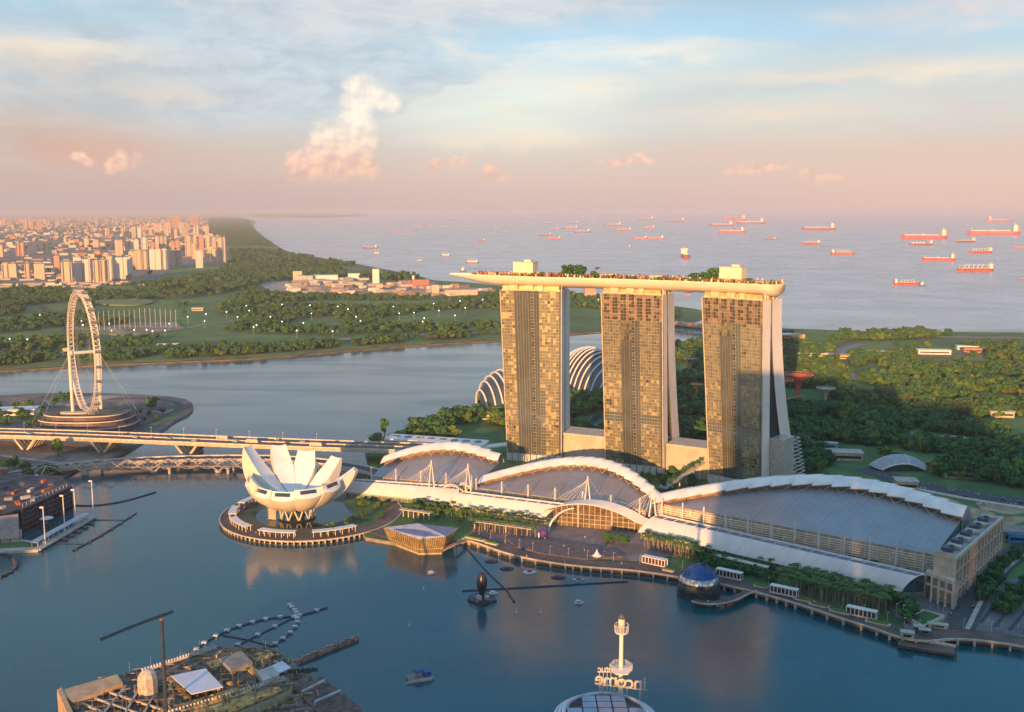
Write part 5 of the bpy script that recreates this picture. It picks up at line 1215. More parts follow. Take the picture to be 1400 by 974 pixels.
# trees on the roof park
for i, (px, k, s_) in enumerate([(768,2,.55),(777,0,.85),(785,1,.95),(793,0,.85),(799,4,.7),(811,1,.55),(816,3,.85),(738,1,.4),(945,1,.6),(952,1,.65),(960,0,.62),(967,4,.5),(974,0,.9),(981,2,.8),(1024,1,.4)]):
    t = min(range(400), key=lambda q: abs(park(q/400)[0].x/park(q/400)[0].y-(G(px,380,203).x/G(px,380,203).y)))/400; p, n, d = park(t); x = p+n*2
    (PALM if i in (2,4,6,9,13) else TP_[k])((x.x,x.y,DZ+(0 if i > 10 or i < 8 else 0)-1.5), rg.random()*6, s_*1.6, ['lone light tree at the left of the roof park grove','dark tree in the roof park grove between the left and middle towers'][min(i,1)] if i < 5 else 'dark tree on the roof park deck', 'trees on the roof park')
# ---------------------------------------------------------------- far housing
def facmat(name, c, dk):
    m = bpy.data.materials.new(name); m.use_nodes = True; t = m.node_tree; k = NT(t); b = t.nodes['Principled BSDF']; tc = t.nodes.new('ShaderNodeTexCoord'); sp = t.nodes.new('ShaderNodeSeparateXYZ'); k.l.new(tc.outputs['Object'], sp.inputs[0])
    fz = k.m('FRACT', k.m('DIVIDE', sp.outputs[2], 3.1)); fx = k.m('FRACT', k.m('DIVIDE', k.m('ADD', sp.outputs[0], sp.outputs[1]), 6.5))
    w = k.m('MULTIPLY', k.m('GREATER_THAN', fz, .45), k.m('GREATER_THAN', fx, .42)); k.l.new(k.mix(k.m('MULTIPLY', w, .8), c, dk), b.inputs['Base Color']); b.inputs['Roughness'].default_value = .7; return m
fm_ = [facmat('facade_cream', (.62,.52,.40), (.20,.17,.15)), facmat('facade_white', (.66,.63,.60), (.25,.26,.28)), facmat('facade_terracotta', (.55,.30,.20), (.22,.13,.10)), facmat('facade_pink', (.60,.44,.36), (.25,.19,.17))]
roofs = mat('flat_roof', (.35,.30,.27), .8)
HD = [(3,26,361,381,0),(34,43,360,382,3),(47,63,361,382,0),(-6,6,336,351,3),(22,35,333,350,2),(75,84,349,376,2),(84,101,357,387,0),(102,128,353,385,1),(128,148,355,387,0),(148,156,352,384,1),(159,183,351,381,1),(176,200,343,367,0),
 (186,204,343,368,0),(205,232,341,368,1),(233,250,341,366,0),(158,170,329,349,3),(171,192,328,348,1),(204,213,332,343,2),(212,230,323,342,0),(232,247,330,342,2),(193,203,324,342,1),(253,264,322,350,3),(264,271,322,352,0),(272,280,322,352,2),(281,289,323,346,0),
 (290,297,324,355,3),(298,305,324,357,0),(305,310,325,358,1),(267,279,342,366,1),(288,297,341,362,0),(262,269,333,354,0),(210,219,305,318,3),(234,246,295,313,2),(259,273,296,309,2),(224,235,304,319,3),(245,254,304,319,0),(250,258,312,323,0),(264,273,309,323,1),
 (277,287,309,322,0),(144,151,312,325,3),(166,173,311,324,0),(180,187,311,325,0),(188,194,312,325,1),(115,123,326,338,0),(32,39,300,314,2),(40,46,302,313,3),(50,58,302,315,2),(0,8,302,309,3),(130,135,300,308,3),(157,162,300,307,2),(178,184,301,308,3),(186,191,300,307,2),(16,20,308,314,0),
 (108,114,332,341,3),(127,136,329,338,3),(128,140,345,354,2),(100,110,349,357,3),(140,150,347,356,3),(60,70,301,308,3),(75,82,302,308,0),(86,90,300,307,3),(196,202,306,316,0),(203,209,312,322,3),(218,223,308,318,0),(238,243,314,326,3),(254,260,306,316,3),(226,232,312,323,0),(184,190,328,340,3),(288,293,338,358,1)]
ordn = lambda i: '%d%s' % (i, 'th' if 10 < i % 100 < 14 else {1:'st',2:'nd',3:'rd'}.get(i % 10, 'th'))
cn = ['cream','white','terracotta','pinkish']
for i, (x0, x1, yt, yb, k) in enumerate(HD):
    A, B = G(x0, yb, 4), G(x1, yb, 4); c_ = (A+B)/2; w_ = (B-A).length; zt_ = zat(c_.x, c_.y, yt); lab_ = ''
    where = 'leftmost' if x0 < 30 else 'left' if x0 < 100 else 'middle' if x0 < 200 else 'right'
    r = thing('apartment_block', '%s apartment block in the far housing, %s, %s from the left' % (cn[k], 'front row' if yb > 360 else 'second row' if yb > 338 else 'back rows', ordn(sorted(q[0] for q in HD).index(x0)+1)), 'apartment block', (c_.x, c_.y, 2), 'far housing blocks')
    an = radians(rg.uniform(4,18)); wx = w_*.86; wy = max(14, w_*.45); b = MB(); nst = max(1, int(w_/26)); 
    for j in range(nst):
        ox = -wx/2+wx*(j+.5)/nst; dy_ = rg.uniform(-4,4); ca, sa = cos(an), sin(an); hh = zt_*(1-rg.uniform(0,.06)); b.box((c_.x+ox*ca-dy_*sa, c_.y+ox*sa+dy_*ca, 2+hh/2), (wx/nst*.93, wy, hh), an)
    b.build('wall', fm_[k], r); b = MB()
    for j in range(nst):
        ox = -wx/2+wx*(j+.5)/nst; ca, sa = cos(an), sin(an); b.box((c_.x+ox*ca, c_.y+ox*sa, 2+zt_+2.2), (wx/nst*.6, wy*.6, 5), an)
        for q in (-.32,.3): b.box((c_.x+(ox+q*wx/nst)*ca+ (wy/2+.6)*sa, c_.y+(ox+q*wx/nst)*sa-(wy/2+.6)*ca, 2+zt_*.48), (2.6, 2.4, zt_*.95), an)
    b.build('roof', roofs, r)
b = MB(); rg3 = random.Random(9)
for (x, y) in scatter(pxy([(-200,296.4),(300,296.4),(300,330),(300,350),(200,362),(60,374),(-200,382)]), 8000, rg3):
    h_ = rg3.choice([6,8,10,12,16,25]) * rg3.uniform(.8,1.4)*(1.6 if rg3.random() < .06 else 1); b.box((x,y,2+h_/2),(rg3.uniform(14,60),rg3.uniform(12,26),h_), rg3.uniform(-.2,.5), rg3.choice([0,1,2,3,4,4]))
for (x, y) in scatter(pxy([(-200,395),(-200,372),(60,370),(200,388),(180,400),(100,404)]), 160, rg3):
    b.box((x,y,6),(rg3.uniform(20,70),rg3.uniform(12,30),rg3.uniform(6,12)), rg3.uniform(-.2,.5), rg3.choice([0,1,3,4]))
o = b.build('low_rise_city', [fm_[0], fm_[1], mat('tile_roof', (.42,.20,.12), .8), fm_[3], mat('grey_roofs', (.34,.31,.30), .8)]); tag(o, 'dense mass of low houses and roofs of the far city', 'houses', kind='stuff')
o = MB(); [o.box((p[0], p[1], 2+4), (rg3.uniform(20,60), 20, 8+rg3.random()*8), rg3.random(), rg3.choice([0,1,2])) for p in scatter(pxy([(392,402),(400,384),(480,380),(600,388),(690,398),(620,406),(520,405)]), 90, rg3)]
tag(o.build('site_sheds', [mat('shed_white', (.62,.56,.50), .7), mat('shed_tan', (.40,.27,.20), .7), mat('shed_grey', (.34,.32,.32), .7)]), 'scattered sheds and stacks on the construction ground by the sea', 'sheds', kind='stuff')
for (px, pb, pt, w_, m_, lab) in [(514,389,369,9,white,'tall white silo block on the far construction ground'),(519,397,390,8,cream,'small cream block on the far construction ground'),(595,402,391,9,cream,'white and red striped block near the far shore'),(407,383,372,12,cream,'pale factory with tanks on its roof'),(445,383,377,34,white,'long white factory on the far construction ground'),
                                (418,384,378,20,mat('pale_blue', (.35,.45,.55), .6),'long blue-roofed shed on the far construction ground'),(484,382,375,16,white,'white warehouse left of the silo block'),(565,386,378,3,white,'thin white chimney by the far shore'),(630,403,397,44,concrete,'broad grey shed near the far shore left of the towers'),
                                (806,409,392,14,mat('brick_pink', (.55,.36,.30), .7),'pinkish block seen under the roof park between the left and middle towers'),(575,392,384,22,mat('site_red', (.52,.17,.12), .7),'low red shed by the far shore')]:
    p = G(px, pb, 3); q = G(px+w_, pb, 3); zt_ = zat(p.x, p.y, pt); W_ = (q-p).length; r = thing('industrial_building', lab, 'building', tuple(p)); b = MB(); b.box((p.x,p.y,3+zt_/2),(W_,W_*.5+6,zt_),.15); b.build('wall', m_, r); b = MB(); b.box((p.x,p.y,3.4+zt_),(W_+2,W_*.5+8,1),.15); b.build('roof', roofs, r)
# other low buildings in the gardens
for (px, py, w_, d_, h_, m_, lab) in [(1200,487,70,24,9,cream,'long cream building by the garden road'),(1164,490,80,26,6,mat('amber_roof', (.60,.42,.22), .7),'sunlit amber-roofed depot by the garden road'),(1276,484,60,20,8,white,'white-roofed shed on the dry grass'),(1335,482,50,18,8,mat('shed_brick', (.50,.22,.15), .7),'red-walled shed near the right edge'),(1380,486,44,18,8,mat('shed_brick', (.5,.2,.15), .7),'small red shed at the right edge'),
                                      (1322,478,40,16,7,white,'white shed left of the red-walled sheds'),(1385,498,50,14,5,concrete,'low grey building under the trees at the right edge'),(1100,478,80,16,6,white,'long white roof by the water near the right tower top'),(1112,487,60,14,6,cream,'second long pale roof below the white one'),
                                      (1152,628,40,18,9,concrete,'grey building among the garden trees right of the right tower'),(1171,629,12,10,8,white,'small white kiosk beside the grey garden building'),(1368,570,30,14,8,concrete,'grey building in the wood near the right edge'),(1300,604,30,10,5,concrete,'long low grey roof in the wood'),(1238,667,20,16,8,concrete,'pale cone-roofed kiosk beside the boulevard'),
                                      (1330,653,60,14,6,mat('olive_roof', (.22,.26,.20), .8),'long olive-roofed shelter behind the boulevard trees'),(1108,612,60,8,6,mat('blue_roof', (.30,.42,.50), .5),'blue-roofed covered walk right of the right tower'),(672,573,40,14,6,concrete,'low grey roof in the trees left of the left tower'),(1400,740,30,16,8,mat('blue_tarp', (.06,.30,.65), .5),'bright blue-roofed stall at the right edge'),(1385,738,20,18,9,darkcon,'dark shed beside the blue-roofed stall')]:
    p = G(px, py, 3); r = thing('low_building', lab, 'building', tuple(p)); b = MB(); b.box((p.x,p.y,3+h_/2),(w_,d_,h_),-.15); b.build('wall', m_, r); b = MB(); b.box((p.x,p.y,3.4+h_),(w_+2,d_+2,.8),-.15); b.build('roof', m_, r); b = MB(); b.box((p.x,p.y,3+h_*.5),(w_*.9,d_+.5,h_*.3),-.15); b.build('window_band', black, r)
br = thing('tidal_barrage', 'orange-lit low barrage building across the channel seen between the towers', 'barrage', tuple(G(945,444,2))); b = MB(); b.bar(G(905,440,5), G(985,449,5), 26, 8); b.build('wall', cream, br)
b = MB(); [b.box(tuple(G(908+9*k,440+1.05*k,12)), (20,26,6)) for k in range(8)]; b.build('gate_house', mat('barrage_orange', (.62,.36,.22), .7), br)
br = thing('pump_house', 'low terracotta building on the shore right of the right tower', 'building', tuple(G(1078,459,3))); b = MB(); b.box(tuple(G(1078,459,7)), (60,40,8), .1); b.build('wall', mat('barrage_orange', (.6,.3,.2), .7), br); b = MB(); b.box(tuple(G(1074,457,13)), (30,20,3), .1); b.build('roof', white, br)
# terminal box behind hall one (station entrance with skylights)
sb = thing('bridge_approach_building', 'long dark-fronted building with pale roof and round skylights behind the left hall', 'building', tuple(G(530,615,3)))
a, c_ = G(527,616,3), G(660,626,3); b = MB(); b.prism([tuple(x[:2]) for x in (a, c_, c_+Vector((6,22,0)), a+Vector((6,22,0)))], 3, 15); b.build('wall', mat('dark_front', (.05,.045,.05), .4), sb)
b = MB(); b.prism([tuple(x[:2]) for x in (a+Vector((-1,-2,0)), c_+Vector((1,-2,0)), c_+Vector((7,24,0)), a+Vector((5,24,0)))], 15.02, 17.6, bottom=True); b.build('roof', white, sb)
for k in range(8):
    p = a.lerp(c_, (k+.6)/8.3)+Vector((4,12,0)); b = MB(); b.lathe([(4.6,17.62),(4.4,18.2),(.1,18.4)], (p.x,p.y,0), 14); b.build('skylight', darkcon, sb)
b = MB(); [b.bar((*(a.lerp(c_, k/24)+Vector((0,-.3,0)))[:2],3), (*(a.lerp(c_, k/24)+Vector((0,-.3,0)))[:2],15), .35) for k in range(25)]; b.build('mullion', steel, sb)
br = thing('covered_link', 'pale flat roof linking the skylit building to the left tower', 'canopy', tuple(G(675,615,12))); b = MB(); b.bar(G(655,612,14), G(700,607,14), 14, 1.4); b.build('roof', white, br); b = MB(); [b.bar(G(658+14*k,612-1.6*k,3), G(658+14*k,612-1.6*k,13), .8) for k in range(3)]; b.build('post', steel, br)
for k in range(4):
    pass
# ramp right of middle tower
rp = thing('planted_ramp', 'white-columned planted ramp rising between the middle and right towers', 'ramp', tuple(G(950,655,3))); A_, B_ = G(905,668,6), G(962,630,22); b = MB(); b.bar(A_, B_, 9, 1.6); b.build('deck', concrete, rp)
for k in range(6): p = A_.lerp(B_, (k+.5)/6); b = MB(); b.bar((p.x,p.y,3),(p.x,p.y,p.z-.8), 1.2); b.build('column', white, rp)
for k in range(9): p = A_.lerp(B_, (k+.5)/9); TP_[k % 2]((p.x,p.y,p.z+.2), k, .55, 'small tree growing on the planted ramp', 'trees on the ramp')
# driving range
dr = thing('driving_range', 'round driving range with tall net poles on the golf course', 'driving range', tuple(G(185,440,3)))
b = MB(); c_ = G(190,418,3); P = [G(170+40*cos(t), 414+5*sin(t), 3) for t in [2*pi*j/30 for j in range(30)]]; b.prism([tuple(p[:2]) for p in P], 3, 7.5); b.build('green', mat('range_green', (.15,.20,.08), .9, var=.15), dr)
b = MB(); b.prism(pxy([(130,447),(240,441),(252,450),(180,461),(134,456)]), 2.6, 5); b.build('tee_deck', mat('range_tan', (.25,.23,.15), .9, var=.3, scale=.02), dr)
for k in range(16):
    px = 136+7.0*k; p = G(px, 449-2*sin(k/16*pi)+ (4 if k < 8 else 1), 3); b = MB(); b.bar(p, p+Vector((0,0,46)), .55); b.build('net_pole', steel, dr)
lamp_m = bpy.data.materials.new('lit_lamp'); lamp_m.use_nodes = True; lb_ = lamp_m.node_tree.nodes['Principled BSDF']; lb_.inputs['Emission Color'].default_value = (.75,.95,1,1); lb_.inputs['Emission Strength'].default_value = 4
fl_ = thing('floodlight', 'lit white floodlight on a pole among the golf greens', 'floodlight', (0,0,0), 'floodlights on the golf course'); b = MB(); b.tube((0,0,0),(0,0,20),.5,.3,n=5); b.build('pole', steel, fl_); b = MB(); b.box((0,0,20.5),(3.2,2,1.8)); b.build('lamp', lamp_m, fl_)
FL = Placer(fl_)
for (px, py) in [(14,475),(38,476),(55,440),(112,449),(114,455),(150,453),(153,463),(184,462),(201,462),(209,464),(226,463),(232,453),(257,443),(280,449),(282,439),(310,436),(325,443),(337,427),(341,434),(347,458),(351,455),(370,443),(386,450),(386,425),(406,463),(415,452),(424,426),(426,438),(455,464),(462,428),(476,432),(487,443),(493,449),(538,428),(546,438),(566,437),(580,445),(593,424),(600,434),(622,441),(629,420),(636,430),(660,418),(578,450),(818,418)]:
    FL(tuple(G(px, py, 3)), rg.random(), (.5,.5,.85))
# ---------------------------------------------------------------- ships
redh = mat('hull_red', (.48,.09,.08), .55, var=.15, scale=.05); darkh = mat('hull_maroon', (.28,.07,.09), .55, var=.15); greyh = mat('hull_slate', (.10,.12,.16), .5); shipw = mat('ship_white', (.82,.74,.60), .5); deckr = mat('deck_red', (.42,.12,.09), .7); cargo = [mat('cargo_red', (.55,.13,.08), .6), mat('cargo_blue', (.12,.2,.38), .6), mat('cargo_cream', (.7,.6,.45), .6)]
def hullmesh(L, B_, D, m0, m1, r, keel=0.0):
    b = MB(); secs = []
    for i in range(15):
        u = i/14; x = L*(u-.5); w = B_/2*min(1, (u*9)**.5 if u < .12 else 1)*min(1, ((1-u)*7)**.55 if u > .86 else 1); w = max(w, .15); sh = D*(1+.22*max(0, (.14-u)/.14)+.1*max(0, (u-.9)/.1)); secs.append((x, w, sh))
    for i in range(14):
        (x0, w0, h0), (x1, w1_, h1_) = secs[i], secs[i+1]
        for sg in (-1, 1): b.quad((x0,sg*w0*.9,-1),(x1,sg*w1_*.9,-1),(x1,sg*w1_,D*.45),(x0,sg*w0,D*.45),0); b.quad((x0,sg*w0,D*.45),(x1,sg*w1_,D*.45),(x1,sg*w1_,h1_),(x0,sg*w0,h0),1)
        b.quad((x0,-w0,h0),(x1,-w1_,h1_),(x1,w1_,h1_),(x0,w0,h0),2)
    x0, w0, h0 = secs[0]; b.quad((x0,-w0,-1),(x0,w0,-1),(x0,w0,h0),(x0,-w0,h0),0); x0, w0, h0 = secs[-1]; b.quad((x0,-w0*.9,-1),(x0,w0*.9,-1),(x0,w0,h0),(x0,-w0,h0),0)
    return b.build('hull', [m0, m1, deckr], r)
def house(r, L, B_, D, hs=1.0):
    x = L*.40; b = MB(); h_ = D*1.5*hs; b.box((x,0,D+h_/2),(L*.085,B_*.9,h_)); b.box((x-L*.005,0,D+h_+D*.12),(L*.06,B_*1.08,D*.3)); b.build('bridge_house', shipw, r)
    b = MB(); b.box((x+L*.065,0,D+h_*.55),(L*.035,B_*.35,h_*1.1)); b.build('funnel', redh, r); b = MB(); b.bar((x,0,D+h_),(x,0,D+h_*1.5), L*.006+.6); b.bar((-L*.42,0,D),(-L*.42,0,D+h_*.7), L*.005+.5); b.build('mast', shipw, r)
def ship(kind, m0, m1):
    L, B_, D = 200.0, 32.0, 13.0; r = thing({'tanker':'tanker_ship','bulk':'bulk_carrier','container':'container_ship','gas':'gas_carrier','tug':'tugboat','barge':'work_barge'}[kind], '', 'ship', (0,0,0)); 
    if kind == 'tug':
        L, B_, D = 200.0, 60, 34; hullmesh(L, B_, D, m0, m1, r); b = MB(); b.box((-10,0,D+24),(80,40,48)); b.box((-10,0,D+60),(44,30,26)); b.build('bridge_house', shipw, r); b = MB(); b.bar((10,0,D+70),(10,0,D+120),5); b.build('mast', shipw, r); return r
    hullmesh(L, B_, D, m0, m1, r)
    if kind == 'barge':
        b = MB(); b.box((0,0,D+8),(140,22,16)); b.box((60,0,D+20),(16,16,24)); b.build('bridge_house', shipw, r); b = MB()
        for x in (-70,-30,10): b.bar((x,0,D),(x,0,D+44),3); b.bar((x,0,D+40),(x+22,0,D+56),2)
        b.build('crane', shipw, r); return r
    house(r, L, B_, D, 1.15 if kind == 'container' else 1.0)
    if kind == 'tanker':
        b = MB(); b.bar((-80,0,D+2.5),(62,0,D+2.5),2.4); [b.bar((x,-9,D+2),(x,9,D+2),1.5) for x in (-60,-30,-5,20,45)]; b.bar((-5,0,D+2),(-5,0,D+12),1.3); b.box((-5,0,D+3),(14,20,4)); b.build('deck_pipes', shipw, r)
    if kind == 'bulk':
        b = MB(); [b.box((x,0,D+1.8),(17,19,3.6)) for x in (-70,-46,-22,2,26,50)]; b.build('hatch', mat('hatch_cream', (.6,.42,.3), .6), r)
        b = MB()
        for x in (-58,-34,-10,14,38): b.bar((x,0,D),(x,0,D+18),3); b.bar((x,0,D+17),(x+16,0,D+20),1.6)
        b.build('crane', shipw, r)
    if kind == 'container':
        b = MB(); q = random.Random(4)
        for k in range(17):
            for j in range(4): b.box((-84+9.0*k,-11+7.4*j,D+1+q.randint(2,6)*1.4),(8.2,7,q.randint(3,7)*2.4), 0, q.randrange(3))
        b.build('container_stack', cargo, r)
    if kind == 'gas':
        b = MB(); [b.lathe([(12*cos(a), D+1+11*sin(a)) for a in [pi/2*j/6 for j in range(7)]], (x,0,0), 14) for x in (-62,-34,-6,22)]; b.build('tank_dome', shipw, r)
    return r
SP = {}
for kd, m0, m1 in (('tanker','r','r'),('tanker','m','m'),('bulk','r','m'),('container','r','r'),('gas','m','m'),('tug','g','g'),('barge','g','m'), ('tanker','g','m')):
    mm = {'r': redh, 'm': darkh, 'g': greyh}; SP[kd+m0+m1] = Placer(ship(kd, mm[m0], mm[m1]))
# centre x, waterline y, length px, kind, heading (0 = bow left), label
SH = [(923,303.5,26,'tankermm',0,'dark tanker left of the big stacked ship near the horizon'),(1003,302,34,'containerrr',0,'dim pink container ship stacked high, near the horizon behind two tankers'),(986,309.5,33,'tankermm',0,'dark tanker in front of the stacked ship, above the bright red one'),(1026,306.5,38,'tankermm',0,'dim red tanker just right of the stacked ship'),
 (1000,318.5,36,'tankerrr',0,'bright red tanker in the ship cluster above the right tower'),(1053,327.5,15,'tankermm',0,'small dark ship alone right of the cluster above the right tower'),(1119,315,45,'tankermm',0,'long dim tanker with a lit stern house, left of the right edge group'),(1160,294.5,13,'tugrg' if 0 else 'tankermm',.3,'tiny ship nearest the horizon at right, alone'),(1181,309,9,'tankermm',0,'tiny ship below the lone horizon ship'),
 (1108,334.5,28,'bulkrm',0,'red cargo ship below the long dim tanker'),(1152,348,32,'bulkrm',pi,'red and cream crane ship left of the central right open water'),(1263.5,327,62,'tankerrr',0,'very long red tanker with pale deck, upper left of the right group'),(1259,335.5,33,'gasmm',0,'dark ship with pale deck tanks just below the very long tanker'),(1283,356.5,44,'tankerrr',0,'red-brown tanker with tall stern house at the centre of the right group'),
 (1320,331.5,30,'tankermm',0,'thin dark ship between the two longest tankers'),(1366,304,39,'tankerrr',pi,'faint pink tanker at the top of the right group, bow to the right'),(1358,321.5,67,'tankerrr',0,'longest faint red tanker, near the right edge'),(1397,317.5,16,'tankerrr',0,'faint red ship cut by the right edge, behind the longest tanker'),(1340,346.5,37,'bulkrm',0,'red bulk ship with a row of deck cranes, right of centre in the right group'),
 (1395,340,22,'tankerrr',0,'red ship cut by the right edge below the longest tanker'),(1333,371.5,52,'bulkrm',0,'large red ship with a raised crane, lowest big ship near the right edge'),(1239,389.5,36,'bulkrm',pi,'bright red and white ship nearest to the towers at right'),(1261,391.5,9,'tuggg',0,'dark tug at the stern of the bright red and white ship'),(1399,382.5,13,'bulkrm',0,'small orange ship cut by the right edge'),
 (937,352.5,14,'tankerrr',1.35,'ship seen end-on above the roof park between middle and right towers'),(883,300.5,22,'tankermm',0,'far dark ship above the middle tower'),(875,327,19,'tankerrr',0,'red ship with small white house, left of a touching pair'),(896,327.5,24,'tankerrr',0,'red ship with lit stern house, right of a touching pair'),(852,316.5,23,'bulkrm',0,'red cargo ship above the touching pair'),
 (838,309,24,'tankermm',0,'dim ship upper left of the touching pair'),(887,312.5,17,'bulkrm',0,'low pale ship above the touching pair, at right'),(857,299.5,8,'tankermm',.5,'small lit ship near the horizon above the middle tower'),(796,318,22,'tankermm',0,'dark ship with pale house above the roof park grove'),(780,313,20,'bulkrm',0,'pinkish ship in a tight cluster above the roof park'),(783,306,16,'tankermm',0,'upper ship of the tight cluster above the roof park'),
 (757,327.5,20,'tankerrr',0,'bright red ship, lower of a pair above the left tower'),(745.5,322,17,'tankermm',0,'dark red ship, upper of a pair above the left tower'),(757.5,314.5,13,'tankermm',0,'small ship above the pair over the left tower'),(714.5,305.5,9,'tankerrr',.8,'small pinkish ship near the horizon above the left tower'),(698.5,307.5,9,'tankermm',0,'small ship left of the pinkish ship near the horizon'),(728,300.5,8,'tankerrr',.9,'tiny bright ship near the horizon above the left tower'),
 (657.5,330,13,'tankerrr',.6,'bright red ship alone left of the roof park plant room'),(667,320,7,'tankerrr',.5,'small red ship touching the lone bright red one'),(646,360,18,'bargegm',0,'pale work barge close above the roof park tip'),(609.5,350.5,14,'bargegm',0,'pale work barge, second from the roof park tip'),(573.5,357.5,9,'bargegm',.3,'small work barge, third from the roof park tip'),(515,347.5,10,'bargegm',0,'pale work barge furthest left'),
 (506,339.8,22,'tankermm',0,'low dark barge above the leftmost work barge'),(739,301.5,6,'tankermm',0,'tiny ship right of the left tower near the horizon'),(808,302,13,'tankermm',0,'thin dark ship near the horizon above the roof park grove'),(819,296,10,'tankermm',0,'tiny lit ship on the horizon above the grove'),(861,338,4,'tuggg',0,'tiny dark boat on open water above the middle tower'),(938,405,11,'bulkrm',0,'ship seen through the gap between middle and right towers, lower one'),(941,400.5,13,'tankermm',0,'ship seen through the gap between middle and right towers, upper one'),
 (633,371.5,9,'tuggg',0,'dark work boat at the tip of the roof park')]
tiny = [(686,295),(667,292),(681,312),(603,311.5),(614,312),(553,316),(541,318.5),(556,321.5),(588,308),(634,311.5),(645,312),(530,313),(618,291),(650,301),(580,301),(662,303),(693,293),(702,297),(741,294),(757,293),(768,297),(790,299),(831,301),(640,306),(625,305),(598,304),(565,305),(612,300),(632,297),(545,300),(675,300),(656,307),(570,311),(522,306),(508,299),(560,296),(590,294),(720,294.5),(748,306),(915,303.5),(845,302),(690,317),(1075,300),(1214,297)]
for i, (x, y) in enumerate(sorted(tiny)): SH.append((x, y, 6.0+1.3*((i*7) % 6)*.8, 'tankermm' if i % 3 else 'tankerrr', 0 if i % 4 else pi, 'tiny far ship near the horizon, %d%s from the left among the small faint ones' % (i+1, 'st' if (i+1) in (1,21,31,41) else 'nd' if (i+1) in (2,22,32,42) else 'rd' if (i+1) in (3,23,33,43) else 'th')))
for (x, y, lp, kd, hd, lab_) in SH:
    if kd == 'tankermm' and 'dark' in lab_: kd = 'tankergm'
    p = G(x, y, 0); depth = p.y*cos(TH)+H*sin(TH); s_ = lp*depth/F/200.0
    if hd in (.3,.5,.6,.8,.9): s_ *= 1.1
    if hd == 1.35: s_ = 150/200*(depth/F)/3.2*1.2
    SP[kd]((p.x, p.y, 0), hd+rg.uniform(-.32,.22), (s_, s_, s_*1.15), lab_, 'ships at anchor off the coast')
# ---------------------------------------------------------------- vehicles on the bridge
def carproto(name, cat, L, W_, h_, m_, lab):
    r = thing(name, lab, cat, (0,0,0)); b = MB(); b.prism([(-L/2,-W_/2),(L/2-.3,-W_/2),(L/2,-W_/2+.3),(L/2,W_/2-.3),(L/2-.3,W_/2),(-L/2,W_/2)], .35, h_*.55, bottom=True); b.build('body', m_, r)
    b = MB(); x0, x1 = (-L*.38, L*.2) if cat == 'car' else (-L*.49, L*.46); z0_, z1_ = h_*.55, h_
    b.add([(x0,-W_*.45,z0_),(x1,-W_*.45,z0_),(x1,W_*.45,z0_),(x0,W_*.45,z0_),(x0+.4,-W_*.38,z1_),(x1-.6,-W_*.38,z1_),(x1-.6,W_*.38,z1_),(x0+.4,W_*.38,z1_)], [(4,5,6,7),(0,1,5,4),(1,2,6,5),(2,3,7,6),(3,0,4,7)]); b.build('cabin', glassdk if cat == 'car' else m_, r)
    for x in (-L*.3, L*.3):
        for y in (-W_/2, W_/2): b = MB(); b.tube((x,y-.1,.34),(x,y+.1,.34),.34,n=10); b.build('wheel', black, r)
    return Placer(r)
CP_ = [carproto('passenger_car','car',4.6,1.8,1.5,mat('car_white',(.7,.68,.66),.3,coat=.5),''), carproto('passenger_car','car',4.6,1.8,1.5,mat('car_dark',(.05,.05,.06),.3,coat=.5),''), carproto('city_bus','bus',11.5,2.5,3.2,mat('bus_cream',(.58,.50,.38),.4),''), carproto('passenger_car','car',4.6,1.8,1.5,mat('car_red',(.5,.08,.06),.3),'')]
cars = [(28,0,-4.5,'white car on the near carriageway at the left edge'),(92,1,6,'dark car on the far carriageway near the left end'),(178,0,-6.5,'pale car on the near carriageway above the V pier'),(197,1,-10,'dark car following the pale car above the V pier'),(222,0,-3.2,'white car just right of the V pier'),(262,0,-10,'white car between the two V piers'),(292,2,6.3,'orange-lit bus in the far lanes right of the second pier'),(280,1,10,'dark car beside the bus'),(316,0,-6.5,'white car ahead of the bus'),
        (340,2,-6.5,'orange-lit bus above the museum petals'),(365,0,10,'small pale car right of the museum bus'),(388,1,-3,'dark car above the museum'),(404,0,6,'pale car above the right petals'),(430,2,-10,'orange truck-like bus right of the museum'),(446,1,10,'dark car near the right end of the bridge'),(472,0,-6,'white car near the right end of the bridge'),(60,3,-10,'red car near the left end of the bridge'),(150,3,10,'red car in the far lanes behind the wheel terminal'),(242,1,3.5,'dark car beside the median between the piers'),(490,1,3.5,'dark car by the median at the right end')]
for (px, k, o_, lab_) in cars:
    L_ = min([x*2 for x in range(int(EL[-1]/2))], key=lambda L: abs(onway(L)[0].x/onway(L)[0].y*F+700-px)); p, d = onway(L_); n_ = Vector((-d.y, d.x)); q = p+n_*o_; CP_[k]((q.x,q.y,BZ+.02), atan2(d.y,d.x)+(pi if o_ > 0 else 0), 1.25, lab_, 'vehicles on the expressway bridge')
for i, (px, py) in enumerate([(1236,664),(1252,662),(1262,668),(1284,673),(1300,671),(1320,679),(1335,676),(1372,684),(1385,690),(1396,688),(1345,690),(1218,660)]):
    p = G(px, py, 3.3); CP_[i % 2](tuple(p), -.6, 1.1, 'car on the boulevard behind the largest hall', 'cars on the boulevard')
for i, (px, py) in enumerate([(1380,768),(1385,764),(1362,786),(1330,830)]): CP_[(0,0,3,1)[i]](tuple(G(px, py, 3.7)), 1.0, 1.1, ['white car on the side road, far','white car on the side road, second','red car on the side road','dark car near the forecourt'][i])
